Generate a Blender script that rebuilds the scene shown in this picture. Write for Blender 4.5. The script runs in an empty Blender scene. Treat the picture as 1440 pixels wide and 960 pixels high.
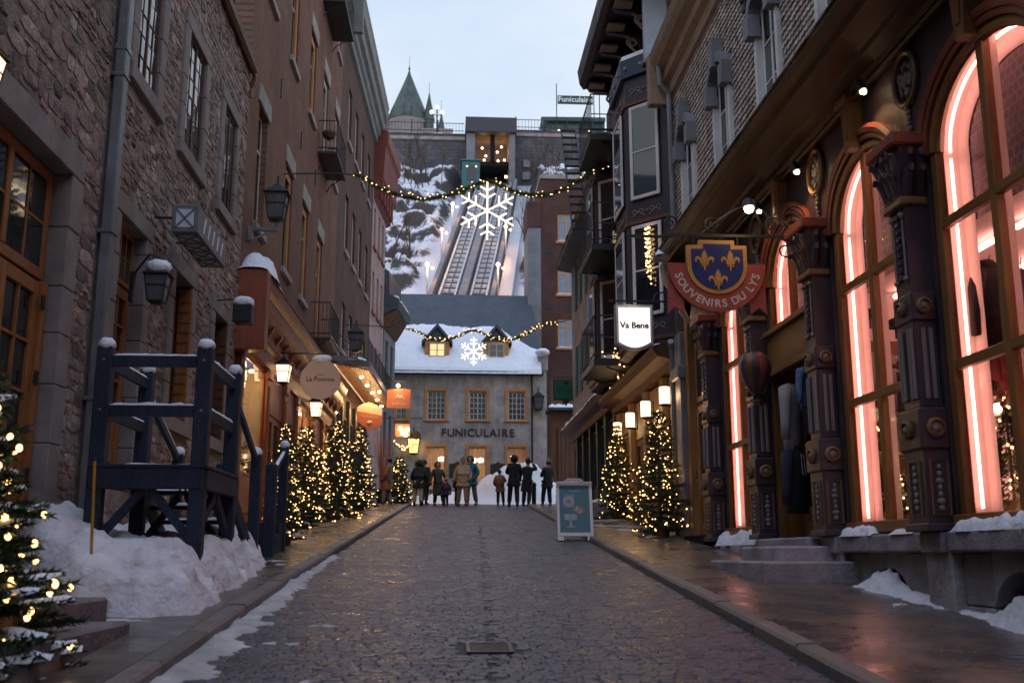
import bpy, math, random
from mathutils import Vector, Matrix
R = math.radians
sc = bpy.context.scene
col = sc.collection

# ------------------------------------------------------------------ camera
cam_d = bpy.data.cameras.new('camera'); cam = bpy.data.objects.new('camera', cam_d); col.objects.link(cam)
cam_d.sensor_width = 36; cam_d.lens = 36; cam_d.clip_end = 900; cam_d.clip_start = .05
cam.location = (0, 0, 1.28)
cam.rotation_euler = (R(90 + 11.73), 0, R(-3.696))
cam_d.dof.use_dof = True; cam_d.dof.focus_distance = 18; cam_d.dof.aperture_fstop = 2.2
sc.camera = cam
# ------------------------------------------------------------------ sky and light
SUN_EL, SUN_AZ = R(62), R(200)
w = bpy.data.worlds.new('World'); sc.world = w; w.use_nodes = True
nt = w.node_tree; nt.nodes.clear()
o_ = nt.nodes.new('ShaderNodeOutputWorld'); addn = nt.nodes.new('ShaderNodeAddShader')
b1 = nt.nodes.new('ShaderNodeBackground'); b2 = nt.nodes.new('ShaderNodeBackground')
sky = nt.nodes.new('ShaderNodeTexSky'); sky.sky_type = 'NISHITA'; sky.sun_disc = False
sky.sun_elevation = R(3); sky.sun_rotation = SUN_AZ; sky.dust_density = 2
tc = nt.nodes.new('ShaderNodeTexCoord'); mp = nt.nodes.new('ShaderNodeMapping'); mp.inputs['Scale'].default_value = (1, 1, 2.6)
nz = nt.nodes.new('ShaderNodeTexNoise'); nz.inputs['Scale'].default_value = 2.6; nz.inputs['Detail'].default_value = 5
cr = nt.nodes.new('ShaderNodeValToRGB')
cr.color_ramp.elements[0].position = .36; cr.color_ramp.elements[0].color = (.63, .75, .92, 1)
cr.color_ramp.elements[1].position = .62; cr.color_ramp.elements[1].color = (.84, .895, .965, 1)
L = nt.links.new
L(tc.outputs['Generated'], mp.inputs['Vector']); L(mp.outputs[0], nz.inputs['Vector']); L(nz.outputs['Fac'], cr.inputs['Fac'])
L(cr.outputs[0], b1.inputs['Color']); b1.inputs['Strength'].default_value = .98
L(sky.outputs[0], b2.inputs['Color']); b2.inputs['Strength'].default_value = .05
L(b1.outputs[0], addn.inputs[0]); L(b2.outputs[0], addn.inputs[1]); L(addn.outputs[0], o_.inputs['Surface'])
sun_d = bpy.data.lights.new('sun', 'SUN'); sun_d.energy = 1.0; sun_d.angle = R(80); sun_d.color = (.30, .46, 1)
sun = bpy.data.objects.new('sun', sun_d); col.objects.link(sun)
sun.rotation_euler = (R(90) - SUN_EL, 0, R(180) - SUN_AZ)
sc.view_settings.view_transform = 'Standard'; sc.view_settings.look = 'None'
sc.view_settings.exposure = 0; sc.view_settings.gamma = 1; sc.view_settings.use_curve_mapping = False
sc.render.engine = 'CYCLES'
cy = sc.cycles
cy.use_denoising = True; cy.denoiser = 'OPENIMAGEDENOISE'
cy.max_bounces = 6; cy.diffuse_bounces = 3; cy.glossy_bounces = 3; cy.transmission_bounces = 4; cy.transparent_max_bounces = 10
cy.sample_clamp_indirect = 4; cy.sample_clamp_direct = 0; cy.caustics_reflective = False; cy.caustics_refractive = False
cy.use_adaptive_sampling = True; cy.adaptive_threshold = .015; cy.use_light_tree = True

SLOPE = .079
def gz(y):
    return SLOPE * y if y < 42 else SLOPE * 42 + (y - 42) * .07
def kerbR(y): return 2.42 + (y - 6.5) * .0185
def kerbL(y): return -1.74 if y < 11 else (-1.74 + (y - 11) * .0165)
PAV = .10                                            # kerb step

# ------------------------------------------------------------------ materials
MATS = {}
def mat(name, c, rough=.7, var=.3, scale=5, bump=.25, bscale=45, metal=0, spec=.4, tint=False, emis=None, es=0, stretch=None, dirt=0, sample=True, rvar=.12, bd=.03):
    if name in MATS: return MATS[name]
    m = bpy.data.materials.new(name); m.use_nodes = True; MATS[name] = m
    n = m.node_tree.nodes; l = m.node_tree.links.new
    p = n['Principled BSDF']
    p.inputs['Metallic'].default_value = metal
    p.inputs['Specular IOR Level'].default_value = spec
    t = n.new('ShaderNodeTexCoord'); vec = t.outputs['Object']
    if stretch:
        mp = n.new('ShaderNodeMapping'); mp.inputs['Scale'].default_value = stretch; l(vec, mp.inputs[0]); vec = mp.outputs[0]
    a = n.new('ShaderNodeTexNoise'); a.inputs['Scale'].default_value = scale; a.inputs['Detail'].default_value = 6; a.inputs['Roughness'].default_value = .65
    l(vec, a.inputs['Vector'])
    r = n.new('ShaderNodeValToRGB'); e = r.color_ramp.elements
    e[0].position = .3; e[1].position = .72
    lo = [max(0, x * (1 - var)) for x in c]; hi = [min(1, x * (1 + var)) for x in c]
    e[0].color = (*lo, 1); e[1].color = (*hi, 1)
    l(a.outputs['Fac'], r.inputs['Fac'])
    out = r.outputs[0]
    if tint:
        at = n.new('ShaderNodeAttribute'); at.attribute_name = 'tint'
        mx = n.new('ShaderNodeMix'); mx.data_type = 'RGBA'; mx.blend_type = 'MULTIPLY'; mx.inputs[0].default_value = 1
        l(out, mx.inputs[6]); l(at.outputs['Color'], mx.inputs[7]); out = mx.outputs[2]
    if dirt:
        d = n.new('ShaderNodeTexNoise'); d.inputs['Scale'].default_value = 1.3; d.inputs['Detail'].default_value = 8; d.inputs['Roughness'].default_value = .7
        l(t.outputs['Object'], d.inputs['Vector'])
        dr = n.new('ShaderNodeValToRGB'); dr.color_ramp.elements[0].position = .35; dr.color_ramp.elements[1].position = .65
        k = 1 - dirt; dr.color_ramp.elements[0].color = (k, k * .97, k * .93, 1); dr.color_ramp.elements[1].color = (1, 1, 1, 1)
        l(d.outputs['Fac'], dr.inputs['Fac'])
        mx = n.new('ShaderNodeMix'); mx.data_type = 'RGBA'; mx.blend_type = 'MULTIPLY'; mx.inputs[0].default_value = 1
        l(out, mx.inputs[6]); l(dr.outputs[0], mx.inputs[7]); out = mx.outputs[2]
    l(out, p.inputs['Base Color'])
    if rvar:
        mr = n.new('ShaderNodeMapRange'); mr.inputs[1].default_value = .3; mr.inputs[2].default_value = .7
        mr.inputs[3].default_value = max(.02, rough - rvar); mr.inputs[4].default_value = min(1, rough + rvar)
        l(a.outputs['Fac'], mr.inputs[0]); l(mr.outputs[0], p.inputs['Roughness'])
    else: p.inputs['Roughness'].default_value = rough
    if bump:
        b = n.new('ShaderNodeTexNoise'); b.inputs['Scale'].default_value = bscale; b.inputs['Detail'].default_value = 5
        l(vec, b.inputs['Vector'])
        bp = n.new('ShaderNodeBump'); bp.inputs['Strength'].default_value = bump; bp.inputs['Distance'].default_value = bd
        l(b.outputs['Fac'], bp.inputs['Height']); l(bp.outputs[0], p.inputs['Normal'])
    if emis:
        p.inputs['Emission Color'].default_value = (*emis, 1); p.inputs['Emission Strength'].default_value = es
    if not sample: m.cycles.emission_sampling = 'NONE'
    return m

def glow(name, c, s, sample=True):                    # things that give off light
    if name in MATS: return MATS[name]
    m = bpy.data.materials.new(name); m.use_nodes = True; MATS[name] = m
    n = m.node_tree.nodes; n.clear(); l = m.node_tree.links.new
    o = n.new('ShaderNodeOutputMaterial'); e = n.new('ShaderNodeEmission')
    e.inputs[0].default_value = (*c, 1); e.inputs[1].default_value = s; l(e.outputs[0], o.inputs[0])
    if not sample: m.cycles.emission_sampling = 'NONE'
    return m

def brickmat(name, axes, c1, c2, mortar, sx=.22, sy=.075, rough=.85, ms=.012, offset=.5):
    if name in MATS: return MATS[name]
    m = bpy.data.materials.new(name); m.use_nodes = True; MATS[name] = m
    n = m.node_tree.nodes; l = m.node_tree.links.new; p = n['Principled BSDF']
    t = n.new('ShaderNodeTexCoord'); s = n.new('ShaderNodeSeparateXYZ'); cb = n.new('ShaderNodeCombineXYZ')
    l(t.outputs['Object'], s.inputs[0]); l(s.outputs[axes[0]], cb.inputs[0]); l(s.outputs[axes[1]], cb.inputs[1])
    b = n.new('ShaderNodeTexBrick'); b.inputs['Scale'].default_value = 1; b.inputs['Brick Width'].default_value = sx
    b.inputs['Row Height'].default_value = sy; b.inputs['Mortar Size'].default_value = ms; b.inputs['Mortar Smooth'].default_value = .3
    b.offset = offset
    b.inputs['Color1'].default_value = (*c1, 1); b.inputs['Color2'].default_value = (*c2, 1); b.inputs['Mortar'].default_value = (*mortar, 1)
    l(cb.outputs[0], b.inputs['Vector'])
    a = n.new('ShaderNodeTexNoise'); a.inputs['Scale'].default_value = .9; a.inputs['Detail'].default_value = 8; a.inputs['Roughness'].default_value = .7
    l(t.outputs['Object'], a.inputs['Vector'])
    r = n.new('ShaderNodeValToRGB'); r.color_ramp.elements[0].position = .3; r.color_ramp.elements[0].color = (.55, .53, .52, 1); r.color_ramp.elements[1].position = .7
    l(a.outputs['Fac'], r.inputs[0])
    mx = n.new('ShaderNodeMix'); mx.data_type = 'RGBA'; mx.blend_type = 'MULTIPLY'; mx.inputs[0].default_value = 1
    l(b.outputs['Color'], mx.inputs[6]); l(r.outputs[0], mx.inputs[7]); l(mx.outputs[2], p.inputs['Base Color'])
    p.inputs['Roughness'].default_value = rough; p.inputs['Specular IOR Level'].default_value = .25
    bp = n.new('ShaderNodeBump'); bp.inputs['Strength'].default_value = .6; bp.inputs['Distance'].default_value = .01; bp.invert = True
    l(b.outputs['Fac'], bp.inputs['Height']); l(bp.outputs[0], p.inputs['Normal'])
    return m

def clearglass(name, tintc=(.9, .93, .95), refl=1.0):
    if name in MATS: return MATS[name]
    m = bpy.data.materials.new(name); m.use_nodes = True; MATS[name] = m
    n = m.node_tree.nodes; n.clear(); l = m.node_tree.links.new
    o = n.new('ShaderNodeOutputMaterial'); tr = n.new('ShaderNodeBsdfTransparent'); gl = n.new('ShaderNodeBsdfGlossy')
    tr.inputs[0].default_value = (*tintc, 1); gl.inputs['Roughness'].default_value = .03
    fr = n.new('ShaderNodeFresnel'); fr.inputs[0].default_value = 1.45
    mx = n.new('ShaderNodeMixShader'); l(fr.outputs[0], mx.inputs[0]); l(tr.outputs[0], mx.inputs[1]); l(gl.outputs[0], mx.inputs[2]); l(mx.outputs[0], o.inputs[0])
    return m

# ------------------------------------------------------------------ mesh helpers
class Fr:
    """a flat frame: u along, v up, w out of the face"""
    def __init__(s, O=(0,0,0), U=(1,0,0), V=(0,0,1), W=(0,-1,0)):
        s.O, s.U, s.V, s.W = Vector(O), Vector(U), Vector(V), Vector(W)
        s.flip = s.U.cross(s.V).dot(s.W) < 0
    def __call__(s, u, v, w): return s.O + s.U * u + s.V * v + s.W * w
IDENT = Fr((0,0,0), (1,0,0), (0,1,0), (0,0,1))
def left_wall(x0, y0, k=0): return Fr((x0 - k * y0, 0, 0), (k, 1, 0), (0,0,1), (1,0,0))
def right_wall(x0): return Fr((x0, 0, 0), (0,1,0), (0,0,1), (-1,0,0))
def front_wall(y0): return Fr((0, y0, 0))

class MB:
    def __init__(s, fr=IDENT): s.v = []; s.f = []; s.t = []; s.fr = fr; s.tint = None
    def add(s, vs, fs):
        b = len(s.v); f = s.fr
        s.v.extend(f(*p) for p in vs)
        for q in fs:
            q = [b + i for i in q]
            s.f.append(q[::-1] if f.flip else q); s.t.append(s.tint)
        return s
    def box(s, u0, u1, v0, v1, w0, w1, c=0):
        if u1 < u0: u0, u1 = u1, u0
        if v1 < v0: v0, v1 = v1, v0
        if w1 < w0: w0, w1 = w1, w0
        if not c:
            return s.add([(u0,v0,w0),(u1,v0,w0),(u1,v1,w0),(u0,v1,w0),(u0,v0,w1),(u1,v0,w1),(u1,v1,w1),(u0,v1,w1)],
                  [(3,2,1,0),(4,5,6,7),(0,1,5,4),(1,2,6,5),(2,3,7,6),(3,0,4,7)])
        c = min(c, (u1-u0)*.45, (v1-v0)*.45, (w1-w0)*.45)
        vs = []; ix = {}
        for a in (0,1):
            for b in (0,1):
                for d in (0,1):
                    P = ((u0,u1)[a], (v0,v1)[b], (w0,w1)[d]); S = (1-2*a, 1-2*b, 1-2*d)
                    for k in range(3):
                        q = [P[j] + (0 if j == k else S[j]*c) for j in range(3)]
                        ix[a,b,d,k] = len(vs); vs.append(q)
        F = []
        for k in range(3):
            i, j = (k+1) % 3, (k+2) % 3
            for sd in (0,1):
                q = []
                for (x, y) in ((0,0),(1,0),(1,1),(0,1)):
                    key = [0,0,0]; key[k] = sd; key[i] = x; key[j] = y; q.append(ix[(*key, k)])
                F.append(q if sd else q[::-1])
            for x in (0,1):
                for y in (0,1):
                    A = [0,0,0]; B = [0,0,0]; A[i] = B[i] = x; A[j] = B[j] = y; A[k] = 0; B[k] = 1
                    q = [ix[(*A, i)], ix[(*B, i)], ix[(*B, j)], ix[(*A, j)]]
                    F.append(q if x == y else q[::-1])
        for a in (0,1):
            for b in (0,1):
                for d in (0,1):
                    q = [ix[a,b,d,0], ix[a,b,d,1], ix[a,b,d,2]]
                    F.append(q if (a+b+d) % 2 else q[::-1])
        return s.add(vs, F)
    def prism(s, pts, w0, w1, axis=2):
        """polygon pts in the (u,v) plane pushed along w (axis 2), or in (w,v) pushed along u (axis 0), or (u,w) along v (axis 1)"""
        n = len(pts)
        mk = {2: lambda p, h: (p[0], p[1], h), 0: lambda p, h: (h, p[1], p[0]), 1: lambda p, h: (p[0], h, p[1])}[axis]
        vs = [mk(p, w0) for p in pts] + [mk(p, w1) for p in pts]
        F = [list(range(n))[::-1], list(range(n, 2*n))] + [(i, (i+1) % n, n + (i+1) % n, n + i) for i in range(n)]
        return s.add(vs, F)
    def tube(s, pts, r, n=6, closed=False, sq=1):
        pts = [Vector(p) for p in pts]; k = len(pts)
        if not isinstance(r, (list, tuple)): r = [r] * k
        vs = []; up = None
        for i, p in enumerate(pts):
            a = pts[(i-1) % k] if closed or i else pts[0]; b = pts[(i+1) % k] if closed or i < k-1 else pts[-1]
            d = (b - a); d = d.normalized() if d.length > 1e-9 else Vector((0,0,1))
            if up is None: up = Vector((0,0,1)) if abs(d.z) < .9 else Vector((1,0,0))
            x = d.cross(up); x = x.normalized() if x.length > 1e-6 else d.orthogonal().normalized()
            y = x.cross(d); up = y
            for j in range(n):
                t = 2*math.pi*j/n + (math.pi/n); vs.append(p + x*(math.cos(t)*r[i]) + y*(math.sin(t)*r[i]*sq))
        F = []
        for i in range(k if closed else k-1):
            A, B = i*n, ((i+1) % k)*n
            for j in range(n): F.append((A+j, A+(j+1) % n, B+(j+1) % n, B+j))
        if not closed: F += [list(range(n))[::-1], list(range((k-1)*n, k*n))]
        return s.add(vs, F)
    def lathe(s, prof, c=(0,0,0), n=12, axis=1, e=1.0):
        """profile of (radius, height) turned about an axis through c (0 u, 1 v, 2 w)"""
        vs = []; k = len(prof)
        for (r, h) in prof:
            for j in range(n):
                t = 2*math.pi*(j+.5)/n; a, b = r*math.cos(t), r*math.sin(t)*e
                vs.append({1: (c[0]+a, c[1]+h, c[2]-b), 2: (c[0]+a, c[1]+b, c[2]+h), 0: (c[0]+h, c[1]+a, c[2]+b)}[axis])
        F = [(i*n+j, i*n+(j+1) % n, (i+1)*n+(j+1) % n, (i+1)*n+j) for i in range(k-1) for j in range(n)]
        F += [list(range(n))[::-1], list(range((k-1)*n, k*n))]
        return s.add(vs, F)
    def ball(s, c, r, n=8, m=5, rnd=None, amp=0):
        if not isinstance(r, (list, tuple)): r = (r, r, r)
        vs = [(c[0], c[1], c[2]-r[2])]
        for i in range(1, m):
            a = math.pi*i/m
            for j in range(n):
                t = 2*math.pi*j/n; k = 1 + (rnd.uniform(-amp, amp) if rnd else 0)
                vs.append((c[0]+r[0]*math.sin(a)*math.cos(t)*k, c[1]+r[1]*math.sin(a)*math.sin(t)*k, c[2]-r[2]*math.cos(a)*k))
        vs.append((c[0], c[1], c[2]+r[2])); T = len(vs)-1
        F = [(0, 1+(j+1) % n, 1+j) for j in range(n)] + [(T, T-n+j, T-n+(j+1) % n) for j in range(n)]
        F += [(1+i*n+j, 1+i*n+(j+1) % n, 1+(i+1)*n+(j+1) % n, 1+(i+1)*n+j) for i in range(m-2) for j in range(n)]
        return s.add(vs, F)
    def octa(s, c, r):
        x, y, z = c
        return s.add([(x+r,y,z),(x-r,y,z),(x,y+r,z),(x,y-r,z),(x,y,z+r),(x,y,z-r)],
                     [(0,2,4),(2,1,4),(1,3,4),(3,0,4),(2,0,5),(1,2,5),(3,1,5),(0,3,5)])
    def quad(s, a, b, c, d): return s.add([a,b,c,d], [(0,1,2,3)])
    def holes(s, u0, u1, v0, v1, w0, w1, hs):
        """a slab with rectangular openings"""
        us = sorted({u0, u1, *[min(max(x, u0), u1) for h in hs for x in h[:2]]}); vsx = sorted({v0, v1, *[min(max(x, v0), v1) for h in hs for x in h[2:]]})
        for a, b in zip(vsx, vsx[1:]):
            run = None
            for c, d in list(zip(us, us[1:])) + [(None, None)]:
                solid = c is not None and not any(h[0] < (c+d)/2 < h[1] and h[2] < (a+b)/2 < h[3] for h in hs)
                if solid: run = (run[0], d) if run else (c, d)
                elif run: s.box(run[0], run[1], a, b, w0, w1); run = None
        return s
    def mesh(s, name, m=None, smooth=False):
        me = bpy.data.meshes.new(name); me.from_pydata([tuple(p) for p in s.v], [], s.f)
        if any(t is not None for t in s.t):
            at = me.attributes.new('tint', 'FLOAT_COLOR', 'FACE'); buf = []
            for t in s.t: buf.extend((*(t or (1,1,1)), 1))
            at.data.foreach_set('color', buf)
        if m: me.materials.append(m)
        if smooth:
            me.polygons.foreach_set('use_smooth', [True]*len(me.polygons))
            if smooth is not True: me.set_sharp_from_angle(angle=R(smooth))
        return me
    def build(s, name, m=None, parent=None, smooth=False, **kw):
        return link(name, s.mesh(name, m, smooth), parent, **kw)

def link(name, me, parent=None, kind=None, label=None):
    o = bpy.data.objects.new(name, me); col.objects.link(o)
    if parent is not None:
        o.parent = parent
        if parent.name in WORLD: o.matrix_parent_inverse = Matrix.Translation(-parent.location)
    if kind: o['kind'] = kind
    if label: o['label'] = label
    return o
WORLD = set()
def tag(o, label, cat=None, group=None, kind=None):
    o['label'] = label
    if cat: o['category'] = cat
    if group: o['group'] = group
    if kind: o['kind'] = kind
    return o
def thing(name, label, cat, loc=(0,0,0), rz=0, group=None, local=False):
    """an Empty at the base of a thing; local=False: its parts are given in world coordinates"""
    o = bpy.data.objects.new(name, None); col.objects.link(o); o.location = loc; o.rotation_euler = (0,0,rz); o.empty_display_size = .2
    if not local: WORLD.add(o.name)
    return tag(o, label, cat, group)
def copy_tree(o, parent=None, loc=None, rz=None, label=None, top=True):
    c = o.copy(); col.objects.link(c)
    if parent is not None: c.parent = parent
    if top:
        if loc is not None: c.location = loc
        if rz is not None: c.rotation_euler = (0,0,rz)
        if label: c['label'] = label
    for ch in list(o.children): copy_tree(ch, c, top=False)
    return c
def lamp(name, loc, power, c, rad=.06, parent=None, kind='POINT', rot=None, spot=None):
    d = bpy.data.lights.new(name, kind); d.energy = power; d.color = c; d.shadow_soft_size = rad
    if spot: d.spot_size = R(spot); d.spot_blend = .6
    o = bpy.data.objects.new(name, d); col.objects.link(o); o.location = loc
    if rot: o.rotation_euler = rot
    if parent is not None:
        o.parent = parent
        if parent.name in WORLD: o.matrix_parent_inverse = Matrix.Translation(-parent.location)
    return o
def rt(rnd, base=1, a=.25, hue=.06):
    k = base*(1 + rnd.uniform(-a, a)); return (k*(1+rnd.uniform(-hue, hue)), k, k*(1+rnd.uniform(-hue, hue)))
def text_mesh(name, body, size, m, parent, origin, U, V, depth=.006, font_shear=0, align='CENTER', space=1.0, bold=0):
    cu = bpy.data.curves.new(name, 'FONT'); cu.body = body; cu.size = size; cu.align_x = align; cu.align_y = 'CENTER'
    cu.extrude = depth; cu.shear = font_shear; cu.space_character = space; cu.offset = bold; cu.resolution_u = 3
    tmp = bpy.data.objects.new(name, cu); me = bpy.data.meshes.new_from_object(tmp); bpy.data.objects.remove(tmp)
    U = Vector(U).normalized(); V = Vector(V).normalized(); W = U.cross(V)
    Mx = Matrix((U, V, W)).transposed().to_4x4(); Mx.translation = Vector(origin)
    me.transform(Mx); me.materials.clear(); me.materials.append(m)
    return link(name, me, parent)

# palette -----------------------------------------------------------------
m_rubble = mat('rubble_stone', (.37, .285, .25), .9, .45, 9, .7, 26, tint=True, spec=.2, dirt=.35)
m_mortar = mat('lime_mortar', (.34, .27, .24), .95, .4, 5, .8, 26, spec=.15, dirt=.4)
m_dressed = mat('dressed_stone', (.30, .255, .24), .85, .22, 3, .35, 50, spec=.2, dirt=.3)
m_orange_wood = mat('orange_stained_wood', (.36, .13, .04), .5, .35, 3, .2, 30, stretch=(6,6,.6), dirt=.25)
m_navy = mat('navy_painted_timber', (.022, .034, .062), .6, .6, 6, .5, 30, stretch=(6,6,1.2), dirt=.4)
m_snow = mat('snow', (.80, .82, .86), .75, .06, 3, .8, 11, spec=.3, rvar=.1, bd=.06)
m_bank = mat('soiled_snow', (.76, .74, .76), .75, .14, 1.2, .8, 7, spec=.3, rvar=.1, dirt=.25, bd=.07)
m_dsnow = mat('trodden_snow', (.52, .50, .50), .7, .3, 2.2, .9, 10, spec=.3, dirt=.35)
m_iron = mat('black_iron', (.012, .013, .016), .45, .3, 12, .2, 60, spec=.4)
m_zinc = mat('grey_zinc', (.20, .205, .22), .45, .18, 3, .12, 20, metal=.3, dirt=.3)
m_copper = mat('brown_copper', (.20, .10, .055), .4, .3, 4, .15, 20, metal=.5, dirt=.3)
m_redpaint = mat('terracotta_painted_wood', (.30, .075, .028), .45, .2, 2.5, .15, 30, stretch=(5,5,.7), dirt=.25)
m_glass = mat('dark_window_glass', (.012, .014, .018), .04, .3, 3, .04, 1.6, spec=1.0, rvar=.01)
m_clear = clearglass('shop_glass')
m_farglass = mat('dull_window_glass', (.012, .014, .02), .25, .3, 3, 0, spec=.6)  # dark, duller glass for the upper panes of the far house
m_white = mat('white_window_paint', (.62, .60, .57), .5, .12, 3, .15, 30, dirt=.2)
m_cream = mat('cream_window_paint', (.50, .44, .36), .55, .15, 3, .15, 30, dirt=.25)
m_otrim = mat('ochre_trim_paint', (.58, .27, .10), .6, .15, 3, .2, 30, dirt=.2)
m_plaster = mat('grey_plaster', (.50, .45, .42), .9, .24, 1.1, .45, 18, spec=.15, dirt=.42, stretch=(2.2, 2.2, .45))
m_pink = mat('pink_plaster', (.46, .33, .32), .9, .15, 1.6, .3, 25, spec=.15, dirt=.3)
m_brickL = brickmat('brown_brick', ('Y','Z'), (.26,.093,.05), (.185,.07,.04), (.22,.15,.115))
m_brickX = brickmat('red_brick', ('X','Z'), (.125,.048,.037), (.09,.036,.03), (.12,.09,.08))
m_lintel = mat('pale_lintel_stone', (.36, .32, .30), .85, .18, 4, .3, 40, dirt=.3)
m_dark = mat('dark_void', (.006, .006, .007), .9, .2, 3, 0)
m_slate = mat('blue_grey_sheet_metal', (.06, .075, .095), .5, .2, 1.2, .15, 6, metal=.2, dirt=.3)
m_woodbr = mat('brown_door_wood', (.13, .055, .025), .55, .35, 3, .25, 30, stretch=(6,6,.6), dirt=.3)
m_ochre = mat('ochre_varnished_wood', (.24, .105, .028), .42, .3, 2.5, .2, 30, stretch=(5,5,.6), dirt=.25)
m_purple = mat('purple_brown_paint', (.062, .042, .050), .5, .25, 3, .2, 35, dirt=.25)
m_purple2 = mat('plum_column_paint', (.058, .040, .052), .4, .25, 3, .15, 35, dirt=.2)
m_oldgold = mat('dull_gold_paint', (.22, .12, .05), .5, .25, 5, .15, 40, dirt=.25)
m_bone = mat('bone_carving_paint', (.25, .21, .19), .6, .2, 5, .25, 40, dirt=.25)
m_rust = mat('red_oxide_paint', (.26, .065, .035), .5, .25, 4, .15, 40, dirt=.2)
m_greystone = mat('grey_cut_stone', (.36, .33, .345), .85, .32, 3, .55, 25, spec=.25, dirt=.45, tint=True)
m_needle = mat('fir_needles', (.022, .050, .022), .6, .5, 9, 0, tint=True, spec=.3)
m_bark = mat('bark', (.07, .05, .035), .9, .4, 8, .5, 30)
m_bulb = glow('fairy_bulb', (1, .52, .18), 7, sample=False)
m_bulb2 = glow('garland_bulb', (1, .62, .30), 3.5, sample=False)
m_cornw = mat('brown_cornice_wood', (.075, .036, .016), .5, .3, 2.5, .2, 30, stretch=(5,.5,5), dirt=.3)
m_tubeglow = glow('snowflake_tube', (1, .78, .50), 3.2)
m_neon = glow('pink_neon', (1, .36, .28), 10.0)
m_warm = glow('warm_lamp', (1, .62, .28), 9)
m_warmsoft = glow('warm_opal_glass', (1, .66, .36), 3.0)
m_conc = mat('grey_concrete', (.22, .23, .25), .85, .15, 1, .3, 12, dirt=.3)
m_green = mat('dark_green_paint', (.018, .035, .028), .5, .25, 3, .15, 30, dirt=.2)
WARM = (1, .60, .27)
# ================================================================== ground, road, kerbs, pavements, snow
from mathutils import noise as mnoise
def fbm(x, y, z=0, s=1, o=4, H=.6): return mnoise.fractal(Vector((x*s, y*s, z*s)), H, 2.1, o)
def sfb(x, y, z=0, s=1, o=3): return mnoise.fractal(Vector((x*s, y*s, z*s)), 1.1, 2.1, o)
rnd = random.Random(11)
m_ground = mat('packed_grit', (.10, .095, .095), .8, .3, 2, .4, 12, dirt=.3)
m_joint = mat('sandy_joint', (.05, .047, .053), .75, .4, 6, .4, 40)
m_paver = mat('wet_stone_paver', (.074, .069, .079), .34, .38, 3.5, .55, 26, tint=True, spec=.5, rvar=.2)
m_wet = mat('wet_concrete', (.120, .100, .085), .30, .35, 1.4, .25, 14, tint=True, spec=.55, rvar=.20, dirt=.35)
m_kerb = mat('granite_kerb', (.145, .125, .115), .5, .3, 9, .35, 30, tint=True, rvar=.15)
mb = MB()
ys = [-12, 0, 6, 12, 20, 30, 42, 52, 60, 64]
vs = []; fs = []
for y in ys:
    for x in (-70, -12, -2, 5, 14, 70): vs.append((x, y, gz(y) - .05))
for i in range(len(ys)-1):
    for j in range(5): a = i*6+j; fs.append((a, a+1, a+7, a+6))
tag(mb.add(vs, fs).build('ground', m_ground), 'dark packed ground running under the street and houses', kind='structure')

road = MB()
vs = []; fs = []; yy = [2 + i for i in range(0, 55)]
for y in yy:
    l, r = (kerbL(y), kerbR(y)) if y < 40 else (-3.0, 4.6)
    for k in range(4): vs.append((l + (r-l)*k/3, y, gz(y) + .0))
for i in range(len(yy)-1):
    for j in range(3): a = i*4+j; fs.append((a, a+1, a+5, a+4))
road_o = tag(road.add(vs, fs).build('road', m_joint), 'wet stone-paved street climbing to the house at its end', kind='structure')
SEAM = lambda y: .30 + (y - 7) * .029            # the drain seam down the middle
def paver(mb, x0, x1, y0, y1, rn):
    z = gz((y0+y1)/2); h = .010 + rn.uniform(-.003, .004); g = .003; c = .007
    t0, t1 = rn.uniform(-.002, .002), rn.uniform(-.002, .002)
    q = [(x0+g, y0+g), (x1-g, y0+g), (x1-g, y1-g), (x0+g, y1-g)]
    q = [(a + rn.uniform(-.004, .004), b + rn.uniform(-.004, .004)) for a, b in q]
    cx, cy = (x0+x1)/2, (y0+y1)/2
    lo = [(a, b, gz(b) - .002) for a, b in q]
    mid = [(a, b, gz(b) + h - .006) for a, b in q]
    hi = [(a + (c if a < cx else -c), b + (c if b < cy else -c), gz(b) + h + (t0 if a < cx else -t0) + (t1 if b < cy else -t1)) for a, b in q]
    k = rn.choice((.82, .92, .97, 1, 1.04, 1.14)) * rn.uniform(.92, 1.08)
    mb.tint = (k*rn.uniform(.96, 1.12), k, k*rn.uniform(.98, 1.10))
    mb.add(lo+mid+hi, [(8,9,10,11)] + [(i, (i+1) % 4, 4+(i+1) % 4, 4+i) for i in range(4)] + [(4+i, 4+(i+1) % 4, 8+(i+1) % 4, 8+i) for i in range(4)])
mass = MB(); cnt = 0; y = 6.2; row = 0
while y < 44:
    d = .062 + rnd.uniform(-.004, .005); l, r = (kerbL(y) + .02, kerbR(y) - .02) if y < 40 else (-2.9, 4.5)
    x = l - rnd.uniform(0, .18)
    while x < r:
        wd = rnd.uniform(.085, .15); x0, x1 = max(x, l), min(x+wd, r); x += wd
        if x1 - x0 < .05: continue
        s = SEAM(y)
        if rnd.random() < .45: pass
        elif x0 < s < x1: x1 = s - .001
        elif x0 < s + .003 < x1: x0 = s + .003
        if x1 - x0 < .04: continue
        if 7.42 < y < 7.9 and x1 > SEAM(y)-.17 and x0 < SEAM(y)+.19: continue
        if cnt < 300 and y > 6.45 and abs(x0) < 3:
            one = MB(); paver(one, x0, x1, y, y+d, rnd); one.build('paver', m_paver, road_o); cnt += 1
        else: paver(mass, x0, x1, y, y+d, rnd)
    y += d; row += 1
mass.build('paver_field', m_paver, road_o, kind='stuff')
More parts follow.
